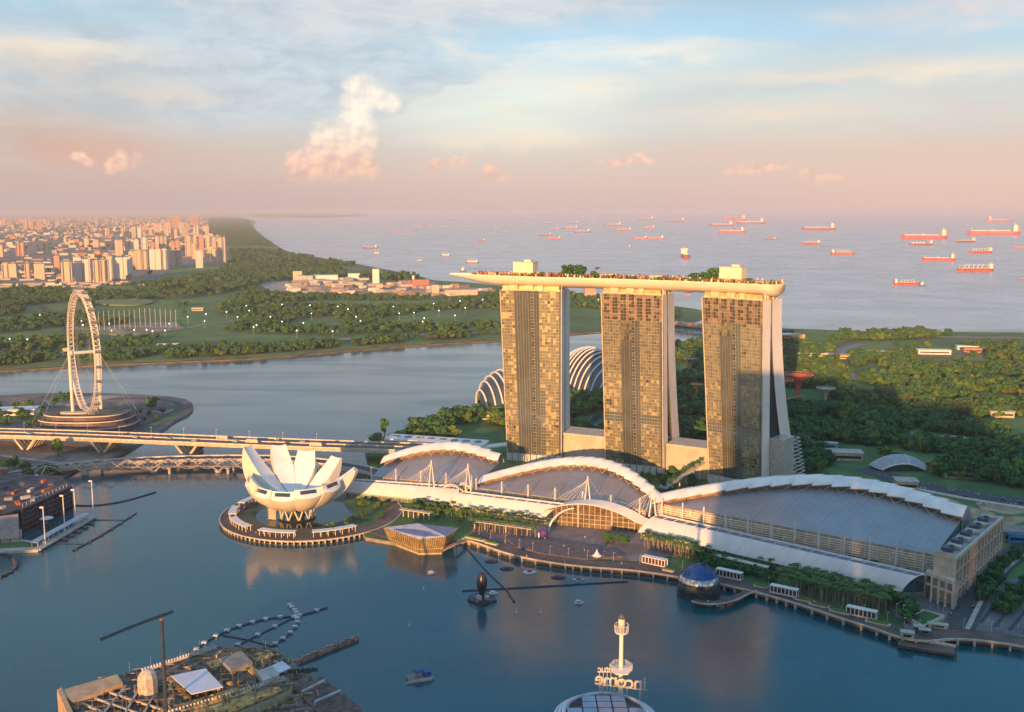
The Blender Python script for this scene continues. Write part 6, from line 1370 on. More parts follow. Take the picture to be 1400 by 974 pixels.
# ---------------------------------------------------------------- promenade pavilions
sh = thing('waterside_shelter', '', 'shelter', (0,0,0)); b = MB(); b.box((0,0,5.6),(20,5,.5)); b.box((0,0,.5),(20,5,.6)); b.build('roof', white, sh)
for k in range(8):
    b = MB(); [b.box((-9.7+19.4*k/7, y, 3.1), (.55,.4,4.8)) for y in (-2.3,2.3)]; b.build('post', white, sh)
b = MB(); b.box((0,.4,3.0),(19,3.2,4.2)); b.build('glass_room', mat('shelter_glass', (.10,.05,.04), .2, spec=1), sh)
SHP = Placer(sh)
for (px, py, lab_) in [(895,772,'white-framed shelter on the promenade between plaza and dome'),(997,790,'white-framed shelter just right of the dome'),(1072,813,'white-framed shelter on the promenade before the palm grove, left'),(1178,843,'white-framed shelter on the promenade at the right end of the palm grove')]:
    p = G(px, py, 4.3); SHP(tuple(p), radians(-34), 1.0, lab_, 'white-framed shelters on the promenade')
plant = [(650,738,20),(672,744,12),(914,781,9),(940,786,10),(1040,803,10),(1100,822,14),(1120,829,14),(1148,838,14),(1200,853,16)]
for i, (px, py, w_) in enumerate(plant):
    p = G(px, py, 4.3); r = thing('planter', 'low cream planter with shrubs on the promenade, %s' % ['in the sunlit left corner','right of the sunlit corner','right of the first shelter','next to the dome','right of the shelter by the dome','below the palm grove, left','below the palm grove, middle','below the palm grove, right','next to the last shelter'][i], 'planter', tuple(p), 'promenade planters')
    b = MB(); b.box((p.x,p.y,4.9),(w_,3.4,1.1),-.6); b.build('trough', cream, r); b = MB(); [b.box((p.x+(j-2)*w_/6*.82,p.y-(j-2)*w_/6*.56,5.8),(w_/6,2.4,.9+.3*(j%2)),-.6+.2*j) for j in range(5)]; b.build('shrub', leaf2, r)
tp = G(816,761,5.3); r = thing('peaked_tent', 'small white peaked tent on the event steps', 'tent', tuple(tp)); b = MB(); b.lathe([(.1,6),(.7,4.2),(2.2,2.0),(4.2,.5)], tp, 8); b.build('canopy', white, r); b = MB(); [b.bar(tp+Vector((5*cos(a),5*sin(a),0)), tp+Vector((5*cos(a),5*sin(a),1.2)), .2) for a in (0,1.57,3.14,4.7)]; b.build('pole', steel, r)
p = G(743,735,3.5); r = thing('inflatable_figure', 'round purple inflatable stall at the left edge of the plaza', 'inflatable', tuple(p)); b = MB(); b.lathe([(.1,8),(2.6,7),(3.6,4.5),(3.2,1.5),(2.2,0)], p, 14); b.build('body', mat('purple', (.10,.04,.24), .6), r, smooth=True); b = MB(); b.box((p.x-4,p.y-1,2.2+3.5),(1.2,1.2,4.4)); b.build('banner', white, r)
# planted canopies near the museum neck
for (x0,y0,x1,y1,lab_) in [(548,706,590,712,'low cream terrace canopy on posts behind the crystal pavilion'),(642,722,728,734,'sunlit terrace canopy on posts among the palms'),(975,770,1050,788,'grey walkway roof on posts behind the dome')]:
    a, c_ = G(x0,y0,3.5), G(x1,y1,3.5); r = thing('walkway_canopy', lab_, 'canopy', tuple(a)); b = MB(); b.bar(a+Vector((0,0,7)), c_+Vector((0,0,7)), 5, .7); b.build('roof', cream, r)
    for k in range(6): q = a.lerp(c_, (k+.5)/6); b = MB(); b.bar(q, q+Vector((0,0,6.6)), .8); b.build('post', cream, r)
# floating jetty at lower right
r = thing('floating_jetty', 'dark floating jetty moored off the corner of the promenade', 'jetty', tuple(G(1265,888,1))); A_, B_ = G(1228,880,1), G(1305,893,1); b = MB(); b.bar(A_+Vector((0,0,.6)), B_+Vector((0,0,.6)), 12, 1.8); b.build('deck', timber, r); b = MB(); b.bar(A_+Vector((3,5,2.2)), B_+Vector((3,5,2.2)), 1.6, 1.4); b.build('kerb', cream, r)
for k in range(9): q = A_.lerp(B_, k/8)+Vector((-2,-6.5,0)); b = MB(); b.tube((q.x,q.y,-1),(q.x,q.y,2.6),.35,n=6); b.build('pile', dark, r)
for (px, py, w_, d_, h_, m_, lab_) in [(1240,872,8,5,4,concrete,'small grey ticket cabin by the floating jetty'),(1256,862,6,4,3,mat('cabin_green', (.08,.30,.20), .6),'green kiosk behind the floating jetty'),(1282,858,12,4,2.4,cream,'low cream wall box by the jetty'),(1264,866,7,4,2.6,mat('cabin_blue', (.10,.16,.26), .6),'dark blue cabin by the jetty')]:
    p = G(px, py, 4.3); r = thing('kiosk', lab_, 'kiosk', tuple(p)); b = MB(); b.box((p.x,p.y,4.3+h_/2),(w_,d_,h_),-.3); b.build('wall', m_, r); b = MB(); b.box((p.x,p.y,4.5+h_),(w_+.8,d_+.8,.35),-.3); b.build('roof', concrete, r); b = MB(); b.box((p.x,p.y-.0,4.3+h_*.55),(w_*.6,d_+.1,h_*.4),-.3); b.build('window', black, r)
r = thing('raised_planter', 'square cream-walled sunken planter on the forecourt', 'planter', tuple(G(1262,846,3.5))); P = [G(1240,848,3.5),G(1262,838,3.5),G(1290,846,3.5),G(1262,860,3.5)]; b = MB()
for i in range(4): b.bar(P[i]+Vector((0,0,1.2)), P[(i+1)%4]+Vector((0,0,1.2)), 1.2, 2.4)
b.build('wall', cream, r); b = MB(); b.prism([tuple(x[:2]) for x in P], 3.6, 5.0); b.build('shrub', leaf1, r)
# lamp posts
lp = thing('lamp_post', '', 'lamp post', (0,0,0)); b = MB(); b.tube((0,0,0),(0,0,9),.16,.1,n=6); b.build('pole', steel, lp); b = MB(); b.box((.5,0,9.1),(1.4,.4,.2)); b.build('lamp', white, lp); LP = Placer(lp)
for i in range(26):
    u = .03+.94*i/26; k = int(u*(len(PS)-1)); d = (PS[min(k+1,len(PS)-1)]-PS[k]).normalized(); n_ = Vector((-d.y,d.x)); q = PS[k].lerp(PS[min(k+1,len(PS)-1)], u*(len(PS)-1)-k)+n_*12; LP((q.x,q.y,4.2), 0, .8, 'slim lamp post along the back of the promenade', 'promenade lamp posts')
for i, (px, py) in enumerate([(1225,845),(1234,847),(1272,832),(1282,834),(1290,836)]): LP(tuple(G(px,py,3.5)), 0, 1.1, 'slim pale post on the forecourt by the colonnade', 'forecourt posts')
for i in range(16):
    L_ = EL[-1]*(i+.5)/16; p, d = onway(L_); LP((p.x,p.y,BZ+.9), atan2(d.y,d.x), 1.2, 'lamp post on the expressway median', 'expressway lamp posts')
# people: one continuous small figure, shared
def person_mesh():
    me = bpy.data.meshes.new('person'); V = [(0,0,.95),(0,0,1.2),(0,0,1.42),(0,0,1.53),(0,0.02,1.68),(.1,.05,.88),(.12,.12,.48),(.12,.02,.06),(-.1,-.05,.88),(-.12,-.06,.48),(-.12,-.18,.06),(.2,0,1.4),(.26,.05,1.12),(.24,.14,.88),(-.2,0,1.4),(-.26,0,1.12),(-.24,.08,.88)]
    E_ = [(0,1),(1,2),(2,3),(3,4),(0,5),(5,6),(6,7),(0,8),(8,9),(9,10),(2,11),(11,12),(12,13),(2,14),(14,15),(15,16)]; R_l = [.15,.14,.15,.055,.10,.10,.07,.05,.10,.07,.05,.065,.05,.04,.065,.05,.04]
    me.from_pydata(V, E_, []); o = bpy.data.objects.new('person', me); COL.objects.link(o); md = o.modifiers.new('skin', 'SKIN')
    for i, sv in enumerate(me.skin_vertices[0].data): sv.radius = (R_l[i],)*2; sv.use_root = i == 0
    bpy.context.view_layer.update(); dg = bpy.context.evaluated_depsgraph_get(); m2 = bpy.data.meshes.new_from_object(o.evaluated_get(dg)); bpy.data.objects.remove(o); return m2
pmesh = person_mesh(); pmesh.name = 'person'
pms = []
for nm, c_ in (('white_shirt',(.7,.68,.65)),('dark_clothes',(.05,.05,.07)),('red_shirt',(.5,.1,.08))):
    m2 = pmesh.copy(); m2.materials.clear(); m2.materials.append(mat(nm, c_, .8)); pms.append(m2)
spots = [(700,745),(712,748),(724,752),(736,744),(748,750),(760,744),(771,748),(784,752),(790,746),(799,754),(808,750),(826,756),(745,738),(765,734),(780,730),(800,736),(815,742),(832,748),(690,742),(668,744),(655,741),(720,762),(745,766),(772,770),(850,772),(880,768),(905,775),(935,782),(1010,800),(1045,806),(1090,820),(1130,834),(1160,845),(1300,840),(1322,848),(1338,856),(1352,850),(1366,858),(1378,862),(1392,858),(1310,834),(1330,838),(1240,858),(1225,862),(560,742),(480,734),(440,742),(400,742),(350,730),(322,716)]
for i, (px, py) in enumerate(spots):
    z = 5.2 if (700 < px < 840 and 744 < py < 758) else 4.2 if py > 760 else 3.5; p = G(px, py, z); k = i % 3; o = bpy.data.objects.new('person', pms[k]); COL.objects.link(o); o.location = p; o.rotation_euler = (0,0,rg.random()*6); o.scale = (1.15,)*3
    tag(o, 'distant person in %s walking on the waterfront' % ['a white shirt','dark clothes','a red shirt'][k], 'person', 'people on the waterfront in %s' % ['white','dark clothes','red'][k])
# ---------------------------------------------------------------- on the water
flm = mat('float_dark', (.02,.03,.06), .5)
def boom(lab_, pts, r_=.7, floats=0, fm2=white, z=.3, it=2, name='floating_boom'):
    r = thing(name, lab_, 'boom', tuple(G(*pts[0], 0))); b = MB(); P = subdiv([G(*p, z)[:2] for p in pts], it); b.path([(p.x,p.y,z) for p in P], r_, n=6); b.build('pipe', flm, r)
    if floats:
        L_ = 0; last = -9; k = 0
        for a, c_ in zip(P, P[1:]):
            seg = (c_-a).length; m_ = max(1, int(seg/3))
            for j in range(m_):
                L_ += seg/m_; q = a.lerp(c_, j/m_)
                if L_-last > floats: last = L_; k += 1; b = MB(); b.box((q.x,q.y,.9),(3.2,2.2,1.4)); b.build('float', fm2, r)
    return r
boom('long straight dark boom drifting alone at the left of the bay', [(138,874),(180,856),(236,836)], .9)
pale = mat('float_pale', (.55,.55,.62), .6)
boom('curved boom strung with pale floats arching behind the rooftop site', [(264,912),(262,895),(280,878),(320,858),(370,845),(405,843)], .7, 9, pale)
boom('right curved boom with pale floats closing the loop', [(405,843),(408,852),(396,868),(372,884)], .7, 5, pale); boom('short boom with floats pointing up from the junction', [(396,828),(404,836),(406,843)], .7, 4, pale); boom('short boom running right from the junction', [(406,843),(425,838),(447,831)], .8, 12, pale)
boom('straight cross boom from the junction to the rooftop site', [(405,843),(350,870),(310,890)], .6, 14, pale); boom('thin reddish cross boom inside the loop', [(305,869),(340,875),(372,884)], .5)
boom('long thin boom from the crystal pavilion out to the dark sculpture', [(636,747),(665,782),(692,806)], .6); boom('short end of the crossing boom beyond the junction', [(692,806),(703,823)], .8); boom('long boom running right towards the dome', [(632,808),(690,805),(760,801),(858,795)], .7)
boom('dark curved boom trailing from the helix bridge to the stadium', [(90,691),(130,692),(170,686),(213,673)], .8); boom('slanting dark boom right of the stadium jetty', [(100,753),(140,732),(186,702)], .8, 16, flm); boom('thin boom joining the jetty to the slanting boom, upper', [(128,711),(170,711)], .4); boom('thin boom joining the jetty to the slanting boom, lower', [(76,743),(120,744)], .4)
boom('scalloped dark boom at the far left edge of the bay', [(0,790),(18,782),(24,770),(12,760),(0,758)], .9, 5, flm)
def boat(px, py, L_, lab_, hm, cm, rz=0, name='motor_boat'):
    p = G(px, py, 0); r = thing(name, lab_, 'boat', tuple(p)); W_ = L_*.34; b = MB(); ca, sa = cos(rz), sin(rz)
    def T(x, y, z): return (p.x+x*ca-y*sa, p.y+x*sa+y*ca, z)
    hull_ = [(-L_/2,-W_/2),(L_*.2,-W_/2),(L_/2,0),(L_*.2,W_/2),(-L_/2,W_/2)]; b.prism([T(x,y,0)[:2] for x, y in hull_], -.4, L_*.13); b.build('hull', hm, r)
    b = MB(); b.prism([T(x,y,0)[:2] for x, y in ((-L_*.3,-W_*.38),(L_*.12,-W_*.38),(L_*.2,0),(L_*.12,W_*.38),(-L_*.3,W_*.38))], L_*.13, L_*.30); b.build('cabin', cm, r); b = MB(); b.prism([T(x,y,0)[:2] for x, y in ((-L_*.36,-W_*.42),(L_*.1,-W_*.42),(L_*.1,W_*.42),(-L_*.36,W_*.42))], L_*.305, L_*.34); b.build('roof', white, r); return r
boat(590,785,7.5,'small orange-lit boat below the crystal pavilion', cream, white, .6); boat(675,812,6.5,'small white boat beside the dark sculpture', white, white, .2); boat(792,825,6.5,'small white boat on the open bay left of the lighthouse', white, darkcon, 0); 
for (px, py, lab_) in [(672,768,'small dark floating platform near the boom, left'),(693,778,'dark floating platform below the promenade, left'),(724,783,'pale-rimmed floating platform below the promenade'),(763,790,'dark blue floating platform below the promenade, right'),(791,794,'pale triangular float below the promenade')]:
    p = G(px, py, 0); r = thing('floating_platform', lab_, 'float', tuple(p)); b = MB(); P = [(p.x+4.5*cos(t)*(1.2),p.y+3.5*sin(t)) for t in [2*pi*k/6 for k in range(6 if px != 791 else 3)] ] if px != 791 else [(p.x-5,p.y+2),(p.x+5,p.y+2),(p.x,p.y-3)]; b.prism(P, -.2, .8); b.build('deck', pale if px in (724,791) else flm, r); b = MB(); b.lathe([(2.2,.8),(1.8,1.5),(.1,1.7)], (p.x,p.y,0), 8); b.build('cover', dark, r)
for i, (px, py) in enumerate([(706,838),(739,838),(579,806),(560,856)]): p = G(px,py,0); r = thing('buoy', 'tiny pale buoy on the open bay, %s' % ['left of the pair','right of the pair','below the crystal pavilion','left of centre'][i], 'buoy', tuple(p)); b = MB(); b.lathe([(.6,-.3),(.7,.3),(.3,.9),(.12,2.6)], p, 8); b.build('body', white, r); b = MB(); b.box((p.x,p.y,2.8),(.5,.5,.5)); b.build('topmark', cream, r)
# dark floating sculpture
p = G(659,822,0); r = thing('bottle_sculpture', 'dark bottle-shaped sculpture standing on a square dark raft', 'sculpture', tuple(p)); b = MB(); b.box((p.x,p.y,.7),(15,15,1.6),.7); b.build('raft', flm, r); b = MB()
for k in range(4): a = .7+pi/2*k; q = (p.x+9*cos(a+.785), p.y+9*sin(a+.785)); b.bar((q[0],q[1],1.5),(q[0],q[1],4),.4); q2 = (p.x+9*cos(a+2.355), p.y+9*sin(a+2.355)); b.bar((q[0],q[1],3.6),(q2[0],q2[1],3.6),.4)
b.build('rail', dark, r); b = MB(); b.lathe([(1.3,1.5),(1.5,4),(3.0,8),(3.9,13),(3.6,17),(2.4,20),(1.7,21.5),(.1,22)], p, 16); b.build('body', mat('sculpt_dark', (.03,.035,.05), .3, .3), r, smooth=True); b = MB(); b.box((p.x-2,p.y-3,3.4),(3.2,2.6,3.4),.7); b.box((p.x+3.4,p.y-1,3),(2.6,2.6,2.6),.7); b.build('plinth_box', pale, r)
# blue roofed raft
p = G(574,928,0); r = thing('work_raft', 'blue-canopied work raft low on the open bay', 'raft', tuple(p)); b = MB(); b.box((p.x,p.y,.5),(15,9,1.3),.35); b.build('deck', darkcon, r); b = MB(); b.box((p.x,p.y-4.6,.6),(15.4,.5,1.5),.35); b.build('fender', cream, r); b = MB(); b.lathe([(3.4,4.2),(3,5.2),(.1,6.2)], (p.x-1,p.y+.6,0), 4); b.box((p.x+4,p.y+2,2.5),(4.5,4,3),.35); b.build('canopy', mat('raft_blue', (.04,.10,.34), .6), r); b = MB(); [b.bar((p.x-1+x,p.y+.6+y,1),(p.x-1+x,p.y+.6+y,4.3),.3) for x in (-2.2,2.2) for y in (-2.2,2.2)]; b.build('post', cream, r)
# ---------------------------------------------------------------- stadium side, lower left
pf = thing('floating_stage', 'dark open-framed multi-level grandstand platform at the left edge of the bay', 'platform', tuple(G(50,720,1)))
P = [G(-60,716,22), G(0,704,22), G(30,697,22), G(97,666,22), G(80,652,22), G(20,650,22), G(-60,662,22)]; b = MB(); b.prism([tuple(x[:2]) for x in P], 20.8, 22, bottom=True); b.build('deck', mat('stage_deck', (.09,.07,.075), .8, var=.4, scale=.1), pf)
b = MB(); b.prism([tuple((x+Vector((-3,9,0)))[:2]) for x in P], 1, 20.6); b.build('undercroft_shade', black, pf)  # solid black fill stands in for the shade under the open deck
e0, e1 = G(30,697,22), G(97,666,22)
for i in range(13):
    q = e0.lerp(e1, i/12); b = MB(); b.bar((q.x,q.y,0),(q.x,q.y,22.4), 1.2 if i in (0,12) else .7); b.build('frame_post', dark, pf)
for z in (5, 9, 13, 17, 22.4):
    b = MB(); b.bar((e0.x,e0.y,z),(e1.x,e1.y,z), 1.0, 1.2 if z > 20 else .5); b.build('edge_beam', mat('beam_navy', (.09,.08,.13), .5), pf)
for i, z in enumerate((9, 13, 17)):
    b = MB(); dd = Vector((-2,5,0))*(1+.2*i); b.bar((e0.x+dd.x,e0.y+dd.y,z),(e1.x+dd.x,e1.y+dd.y,z), 5, .3); b.build('terrace_floor', darkcon, pf)
b = MB(); qa, qb = e0.lerp(e1,.05)+Vector((-4,5,0)), e0.lerp(e1,.95)+Vector((-4,5,0)); [b.bar((*qa.lerp(qb, k/12)[:2],22),(*qa.lerp(qb, k/12)[:2],25), .3) for k in range(13)]; b.bar((qa.x,qa.y,24.8),(qb.x,qb.y,24.8), .3); b.build('guard_rail', steel, pf)
r = thing('banner_wall', 'large pale blank hoarding at the left edge below the platform', 'hoarding', tuple(G(14,735,3))); a, c_ = G(-40,745,4), G(27,736,4); b = MB(); b.bar((a.x,a.y,15),(c_.x,c_.y,15),.8,20); b.build('panel', mat('hoarding_lilac', (.42,.40,.45), .7), r); b = MB(); [b.bar((*a.lerp(c_, k/5)[:2],2),(*a.lerp(c_, k/5)[:2],25.6),.6) for k in range(6)]; b.build('frame', dark, r)
r = thing('low_terrace', 'cream walled terrace below the pale hoarding', 'terrace', tuple(G(14,745,2))); b = MB(); b.prism(gp([(-60,744),(28,738),(30,730),(-60,736)], 2), .5, 6); b.build('wall', cream, r); b = MB(); b.prism(gp([(-60,758),(52,752),(60,742),(30,738),(-60,746)], 2), -.5, 2.2); b.build('lawn_bank', concrete, r); b = MB(); b.prism(gp([(-60,753),(48,748),(52,743),(30,741),(-60,747)], 2), 2.2, 2.5); b.build('lawn', lawn, r)
jt = thing('covered_jetty', 'long jetty with a pale blue-grey roof slanting up beside the dark platform', 'jetty', tuple(G(80,725,2))); a, c_ = G(45,742,6.5), G(118,702,6.5); b = MB(); b.bar(a+Vector((0,0,0)), c_, 6.5, .6); b.build('roof', mat('jetty_roof', (.45,.48,.56), .5), jt)
for k in range(11): q = a.lerp(c_, (k+.3)/10.6); b = MB(); [b.bar((q.x+x,q.y+x*.2,1),(q.x+x,q.y+x*.2,6.3),.4) for x in (-2.2,2.2)]; b.build('post', white, jt)
b = MB(); b.bar(G(50,752,1.6), G(128,706,1.6), 7, 1.4); b.build('deck', concrete, jt)
b = MB(); [b.bar(G(84+9*k,736-5.4*k,1), G(92+9*k,738-5.4*k,1), 2.5, .8) for k in range(5)]; b.build('finger_pontoon', dark, jt)
for i, (px, pb, pt) in enumerate([(53,678,650),(62,744,694),(89,728,678),(104,718,670),(128,706,658)]):
    p = G(px, pb, 2); r = thing('light_mast', 'tall pale lighting mast by the covered jetty, %s from the left' % ['first','second','third','fourth','fifth'][i], 'mast', tuple(p), 'lighting masts by the covered jetty'); zt_ = zat(p.x, p.y, pt); b = MB(); b.tube(p, (p.x,p.y,zt_), .55, .4, n=7); b.build('pole', white, r); b = MB(); b.box((p.x-1,p.y,zt_),(3,1.4,1.2)); b.build('lamp_head', white, r)
r = thing('umbrella_canopy', 'pale round canopy on the dark water beside the platform', 'canopy', tuple(G(64,716,3))); p = G(64,716,3); b = MB(); b.lathe([(.1,7),(3,6.2),(6,5)], p, 12); b.build('canopy', white, r); b = MB(); b.tube(p, p+Vector((0,0,6)), .4, n=6); b.build('pole', steel, r)
rg4 = random.Random(21)
for i in range(14):
    px, py = [(8,668),(20,675),(30,664),(42,672),(52,666),(60,660),(12,684),(35,682),(70,664),(24,690),(46,684),(4,696),(14,676),(64,672)][i]; p = G(px, py, 22.1); r = thing('equipment_container', ['navy','rust red','grey','white'][i % 4]+' container or stage crate on the dark platform at the left edge', 'container', tuple(p), '%s crates on the platform' % ['navy','rust red','grey','white'][i % 4]); w_ = rg4.uniform(4,9); b = MB(); b.box((p.x,p.y,23.4),(w_,3.2,2.6),rg4.random()*3); b.build('box', [mat('crate_navy',(.05,.05,.14),.6),mat('crate_rust',(.42,.12,.07),.7),mat('crate_grey',(.25,.25,.27),.7),mat('crate_white',(.5,.48,.48),.7)][i % 4], r)
r = thing('brick_hut', 'small rust-red block by the road at the far left', 'hut', tuple(G(6,655,3))); p = G(6,655,3); b = MB(); b.box((p.x,p.y,8),(7,7,12),.2); b.build('wall', mat('rust_wall', (.32,.12,.08), .8), r); b = MB(); b.box((p.x,p.y,14.2),(8,8,.6),.2); b.build('roof', darkcon, r)
# flat covers on the foreshore
# ---------------------------------------------------------------- rooftop building, lower left
ZR = 30.0
rb = thing('rooftop_site', 'cluttered rooftop with golden timber decks and pale canopies in the lower left foreground', 'building', tuple(G(280,960,ZR-28)))
Cn = [G(78,948,ZR), G(300,884,ZR), G(370,886,ZR), G(468,948,ZR), G(520,1000,ZR), G(120,1060,ZR)]
b = MB(); b.prism([tuple(x[:2]) for x in Cn], 0, ZR, 1, 0); b.build('wall', [mat('sunlit_stone', (.48,.36,.24), .7, var=.1), mat('roof_clutter', (.17,.14,.12), .9, var=.4, scale=.3)], rb)
def RQ(name, pts, z0_, z1_, m_): b = MB(); b.prism([tuple(G(x, y, ZR+z1_)[:2]) for x, y in pts], ZR+z0_, ZR+z1_, 0, 1 if isinstance(m_, list) else 0); return b.build(name, m_, rb)
gold = mat('golden_timber', (.60,.34,.10), .6, var=.3, scale=.4)
RQ('upper_storey', [(226,948),(240,922),(290,897),(345,884),(372,900),(400,935),(395,944),(300,985),(240,985)], 0, 5, [mat('storey_roof', (.16,.12,.09), .9, var=.4, scale=.4), mat('pale_green_wall', (.34,.35,.24), .8, var=.12, scale=.3)])
RQ('court_shade', [(112,962),(172,938),(196,944),(228,972),(200,1000),(130,990)], .2, .4, black)  # flat black sheet on the roof, stands in for the shade of a pit
for (x0,y0,x1,y1) in ((112,962,200,1000),(130,955,215,985),(150,947,226,972),(172,938,130,990),(190,942,160,996),(208,955,185,998)):
    b = MB(); b.bar(G(x0,y0,ZR+1.2), G(x1,y1,ZR+1.2), .9, 1.0); b.build('court_beam', concrete, rb)
for k in range(7):
    b = MB(); p_, q_ = G(240+k*22, 990-k*7, ZR+5), G(236+k*22, 940-k*8, ZR+5); b.bar(p_+Vector((0,0,.8)), q_+Vector((0,0,.8)), .8, .9, 0); b.build('roof_joist', mat('joist_brown', (.24,.15,.08), .8), rb)
RQ('stair_block', [(300,900),(330,890),(345,905),(316,916)], 5, 9, darkcon); RQ('machine_room', [(350,918),(372,910),(382,922),(360,931)], 5, 8.2, concrete)
RQ('end_parapet', [(80,945),(160,922),(168,934),(100,960)], 0, 3, mat('stone_orange_lit', (.55,.36,.20), .7)); RQ('parapet_wall', [(78,943),(84,940),(100,974),(94,980)], 0, 3.2, mat('stone_orange_lit', (.55,.36,.20), .7))  # orange of the evening sun put into the stone colour
canw = mat('canopy_shaded', (.60,.62,.72), .6, var=.04)  # white canopies, the lilac tint of shade put into the colour
RQ('large_canopy', [(234,924),(281,914),(305,939),(262,949)], 8.6, 9.1, canw); RQ('small_canopy', [(369,911),(386,904),(398,913),(382,920)], 7.6, 8, canw); RQ('tiny_canopy', [(366,909),(377,903),(382,906),(370,912)], 3, 3.3, canw)
for pl in ([(238,965),(340,935),(345,946),(250,974)], [(282,906),(318,894),(324,902),(290,914)], [(342,896),(366,888),(374,895),(350,904)], [(318,900),(326,898),(374,930),(362,934)], [(250,976),(380,938),(386,944),(300,980)], [(228,926),(234,924),(262,952),(254,956)]): RQ('timber_deck', pl, 5.1, 6.0, gold)
UP_ = [tuple(G(x, y, ZR+5)[:2]) for x, y in [(226,948),(240,922),(290,897),(345,884),(372,900),(400,935),(395,944),(300,985),(240,985)]]
b = MB(); rg5 = random.Random(8); 
def rin(): 
    while True:
        x, y = rg5.uniform(100,440), rg5.uniform(890,1000)
        g_ = G(x, y, ZR)
        if inpoly(g_.x, g_.y, [tuple(q[:2]) for q in Cn]): return g_
for i in range(240):
    p = rin(); a = rg5.choice([.28,.28,.28,-1.25,-1.25])+rg5.uniform(-.05,.05); L_ = rg5.uniform(2,9); z = ZR+rg5.uniform(.3,2.4)+(5 if inpoly(p.x, p.y, UP_) else 0); b.bar((p.x-L_/2*cos(a),p.y-L_/2*sin(a),z),(p.x+L_/2*cos(a),p.y+L_/2*sin(a),z), rg5.uniform(.15,.6), rg5.uniform(.2,.8), rg5.choice([0,0,1,2]))
for i in range(150): p = rin(); b.box((p.x,p.y,ZR+.8+(5 if inpoly(p.x, p.y, UP_) else 0)),(rg5.uniform(.6,2.6),rg5.uniform(.6,2),rg5.uniform(.8,2.4)), rg5.random()*3, rg5.choice([0,1,2,3]))
for i in range(60): p = rin(); b.bar((p.x,p.y,ZR),(p.x,p.y,ZR+rg5.uniform(6,10)), .12, .12, 2)
tag(b.build('rooftop_clutter', [gold, mat('clutter_brown', (.16,.10,.06), .8), mat('clutter_grey', (.26,.25,.24), .7), mat('clutter_green', (.05,.13,.09), .7)]), 'pipes, planks and machines heaped over the foreground rooftop', 'clutter', kind='stuff')
b = MB(); 
for (s0, s1, n_) in (((195,918),(296,885),26), ((232,986),(392,938),34)):
    a, c_ = G(*s0,ZR+1.5), G(*s1,ZR+1.5); a.z = c_.z = ZR+(5.4 if n_ == 34 else 1.5); b.bar(a, c_, .8, 1.2)
    for k in range(n_): q = a.lerp(c_, k/n_); b.box((q.x,q.y,q.z+1.1),(.8,.8,1.2))
b.build('battlement', mat('white_rail', (.55,.54,.55), .6), rb)
b = MB(); a, c_ = G(262,985,ZR-1), G(391,943,ZR-1); b.quad((a.x,a.y-.4,2),(c_.x,c_.y-.4,2),(c_.x,c_.y-.4,ZR),(a.x,a.y-.4,ZR)); b.build('front_wall', mat('pale_green_wall', (.30,.32,.22), .8, var=.1), rb)
for k, (x0,y0,x1,y1) in enumerate(((413,946,444,930),(430,960,466,944))):
    b = MB(); a, c_ = G(x0,y0,ZR+3), G(x1,y1,ZR+3); b.bar(a, c_, .9, .9); b.bar(a-Vector((0,0,5)), a, .6); b.bar(c_-Vector((0,0,5)), c_, .6); b.build('gantry', mat('gantry_blue', (.40,.46,.52), .5), rb)
RQ('side_roof', [(400,940),(440,925),(470,948),(500,974),(440,980)], .2, 1.0, mat('side_brown', (.13,.09,.075), .8, var=.3, scale=.4))
b = MB(); a, c_ = G(396,920,ZR), G(432,918,ZR); [b.box((a.lerp(c_, k/5).x, a.lerp(c_, k/5).y, ZR+1.2),(2.2,2,2.4),.3*k) for k in range(6)]; b.build('green_machine', mat('machine_green', (.03,.14,.10), .5), rb)
p = G(203,950,ZR); r = thing('white_tank', 'faceted off-white domed tank on the foreground rooftop', 'tank', tuple(p)); b = MB(); b.lathe([(4.9,-2),(5.1,6),(4.9,9.5),(3.8,12.2),(2.0,13.6),(.1,14)], p, 9); b.build('shell', mat('tank_white', (.50,.46,.40), .6, var=.15, scale=.4), r); b = MB(); b.bar(p+Vector((4.4,0,0)), p+Vector((4.4,0,8)), .5); [b.bar(p+Vector((3.6,-1,z)), p+Vector((5,-1,z)), .2) for z in range(0,8)]; b.build('ladder', mat('ladder_brown', (.25,.15,.08), .7), r)
p = G(228,985,ZR); zt_ = zat(p.x, p.y, 848); r = thing('crane_mast', 'tall thin dark mast with a red tip rising from the foreground rooftop', 'mast', tuple(p)); b = MB(); b.tube(p, (p.x,p.y,zt_), 1.0, .8, n=8); b.build('pole', mat('mast_navy', (.04,.06,.09), .4), r); b = MB(); b.box((p.x,p.y,zt_+.4),(1.2,1.2,.9)); b.build('beacon', redh, r); b = MB(); b.bar((p.x,p.y,zt_-8),(p.x+1.8,p.y,zt_-8),.4); b.bar((p.x,p.y,ZR+10),(p.x-6,p.y,ZR),.4); b.bar((p.x,p.y,ZR+10),(p.x+7,p.y,ZR),.4); b.build('bracket', dark, r)
r = thing('long_pontoon', 'long thin rusty pontoon pointing out from the foreground rooftop', 'pontoon', tuple(G(440,890,1))); a, c_ = G(398,908,1), G(487,873,1); b = MB(); b.bar(a, c_, 6, 1.6); b.build('deck', mat('rusty_deck', (.26,.15,.12), .8, var=.3, scale=.3), r); b = MB(); [b.box((*(a.lerp(c_, (k+.5)/40)+Vector((rg5.uniform(-1.5,1.5),rg5.uniform(-1.5,1.5),0)))[:2],2.4),(1.3,1.1,rg5.uniform(.6,1.6)),rg5.random()*3) for k in range(40)]; b.build('deck_gear', mat('gear_pale', (.42,.33,.29), .8, var=.3), r)
